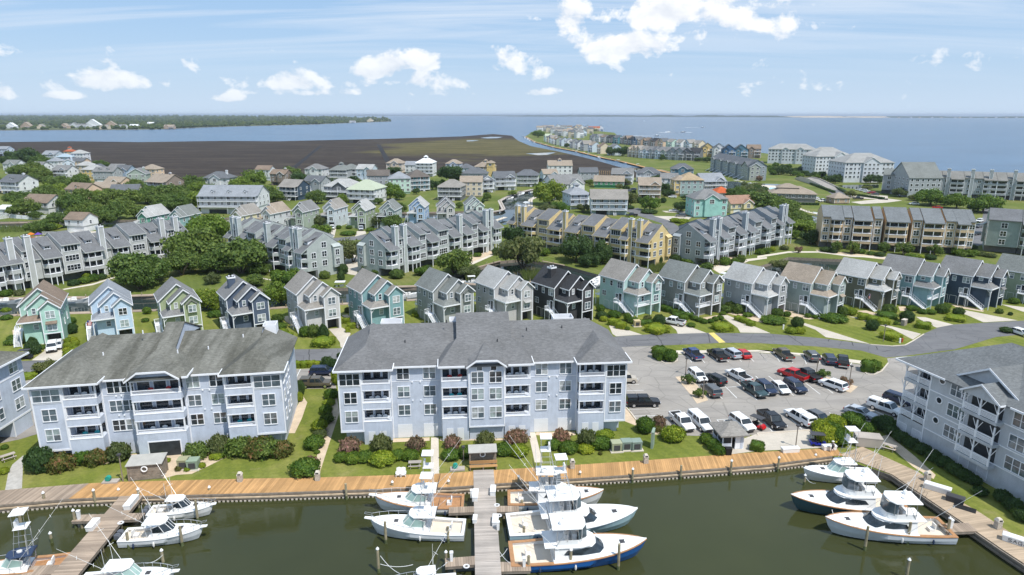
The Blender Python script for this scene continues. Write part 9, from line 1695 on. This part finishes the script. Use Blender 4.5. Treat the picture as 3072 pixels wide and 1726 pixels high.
b=MB();b.quad(*[tuple(v-o+Vector((0,0,.05))) for v in reversed(pts(('T5',1370,590,1620,615,1650,545,1400,530)))]);b.build('pool_deck',M_CONCW,t);b=MB();b.quad(*[tuple(v-o+Vector((0,0,.06))) for v in reversed(pts(('T5',1500,592,1610,600,1620,572,1520,565)))]);b.build('pool_surface',mat('pool_blue',(.25,.62,.68),.08,.05),t)
def play():
 p=G('R1',350,975);t=thing('play_set','orange and purple climbing frame on the sandy play yard','playground',p)
 for i,(x,col) in enumerate(((-1.6,(.6,.18,.02)),(1.2,(.12,.06,.35)))):
  m=mat('play%d'%i,col,.5,.05);b=MB();b.box(x-.9,-.9,1.3,x+.9,.9,1.42)
  for sx in (-.85,.85):
   for sy in (-.85,.85):b.bar((x+sx,sy,0),(x+sx,sy,2.6),.06)
  b.loft([[(x-1,-1,2.6),(x+1,-1,2.6),(x+1,1,2.6),(x-1,1,2.6)],[(x-.05,-.05,3.4),(x+.05,-.05,3.4),(x+.05,.05,3.4),(x-.05,.05,3.4)]]);b.build('tower',m,t)
 s=MB();s.slab([(.4,-.9,1.4),(.9,-.9,1.4),(.9,-3.6,.2),(.4,-3.6,.2)],.08);s.build('slide',mat('play0',(.6,.18,.02),.5),t)
play()
def unfinished():
 p=G('T4',1480,400);t=thing('roof_framing','bare wooden roof framing on top of the unfinished green house','framing',(p.x-8,p.y+8,4.6),R(-10));m=mat('raw_lumber',(.55,.36,.17),.7,.15)
 for i in range(12):
  b=MB()
  for y in (0,9):b.bar((i*1.5,y,0),(i*1.5,y,2.4),.09)
  b.bar((i*1.5,0,2.4),(i*1.5,9,2.4),.1);b.build('rafter',m,t)
unfinished()
for c,x,y,lab in [('B1',765,905,'white power pedestal on the crossing finger dock'),('B3',232,1362,'white power pedestal on the finger dock by the royal blue hull'),('B2',1912,1310,'white power pedestal on the bottom finger dock'),('B4',1862,990,'white covered motor on the side finger dock'),('B2',2105,700,'white round fender post at the upper left of the central pier'),('B2',2360,1010,'white power pedestal on the right edge of the central pier')]:
 t=boxy('power_pedestal',at(c,x,y,.12),TH,(.35,.35,1.1),GEL,lab,'power pedestal',group='power pedestals',taper=.8)
for c,x,y,lab in [('B2',2055,1360,'white coiled rope on the bottom finger dock'),('B2',2370,870,'white coiled rope hung on the right edge of the central pier'),('B1',1165,940,'white coiled rope at the crossing finger dock'),('B2',2350,770,'small white coiled rope near the pier middle')]:
 t=thing('rope_coil',lab,'rope',at(c,x,y,.17),0);b=MB()
 for r1 in (.2,.27,.34):b.path([(r1*math.cos(a),r1*math.sin(a),0) for a in [2*math.pi*i/14 for i in range(15)]],.03)
 b.build('coil',M_VINYL,t)
finish_labels()
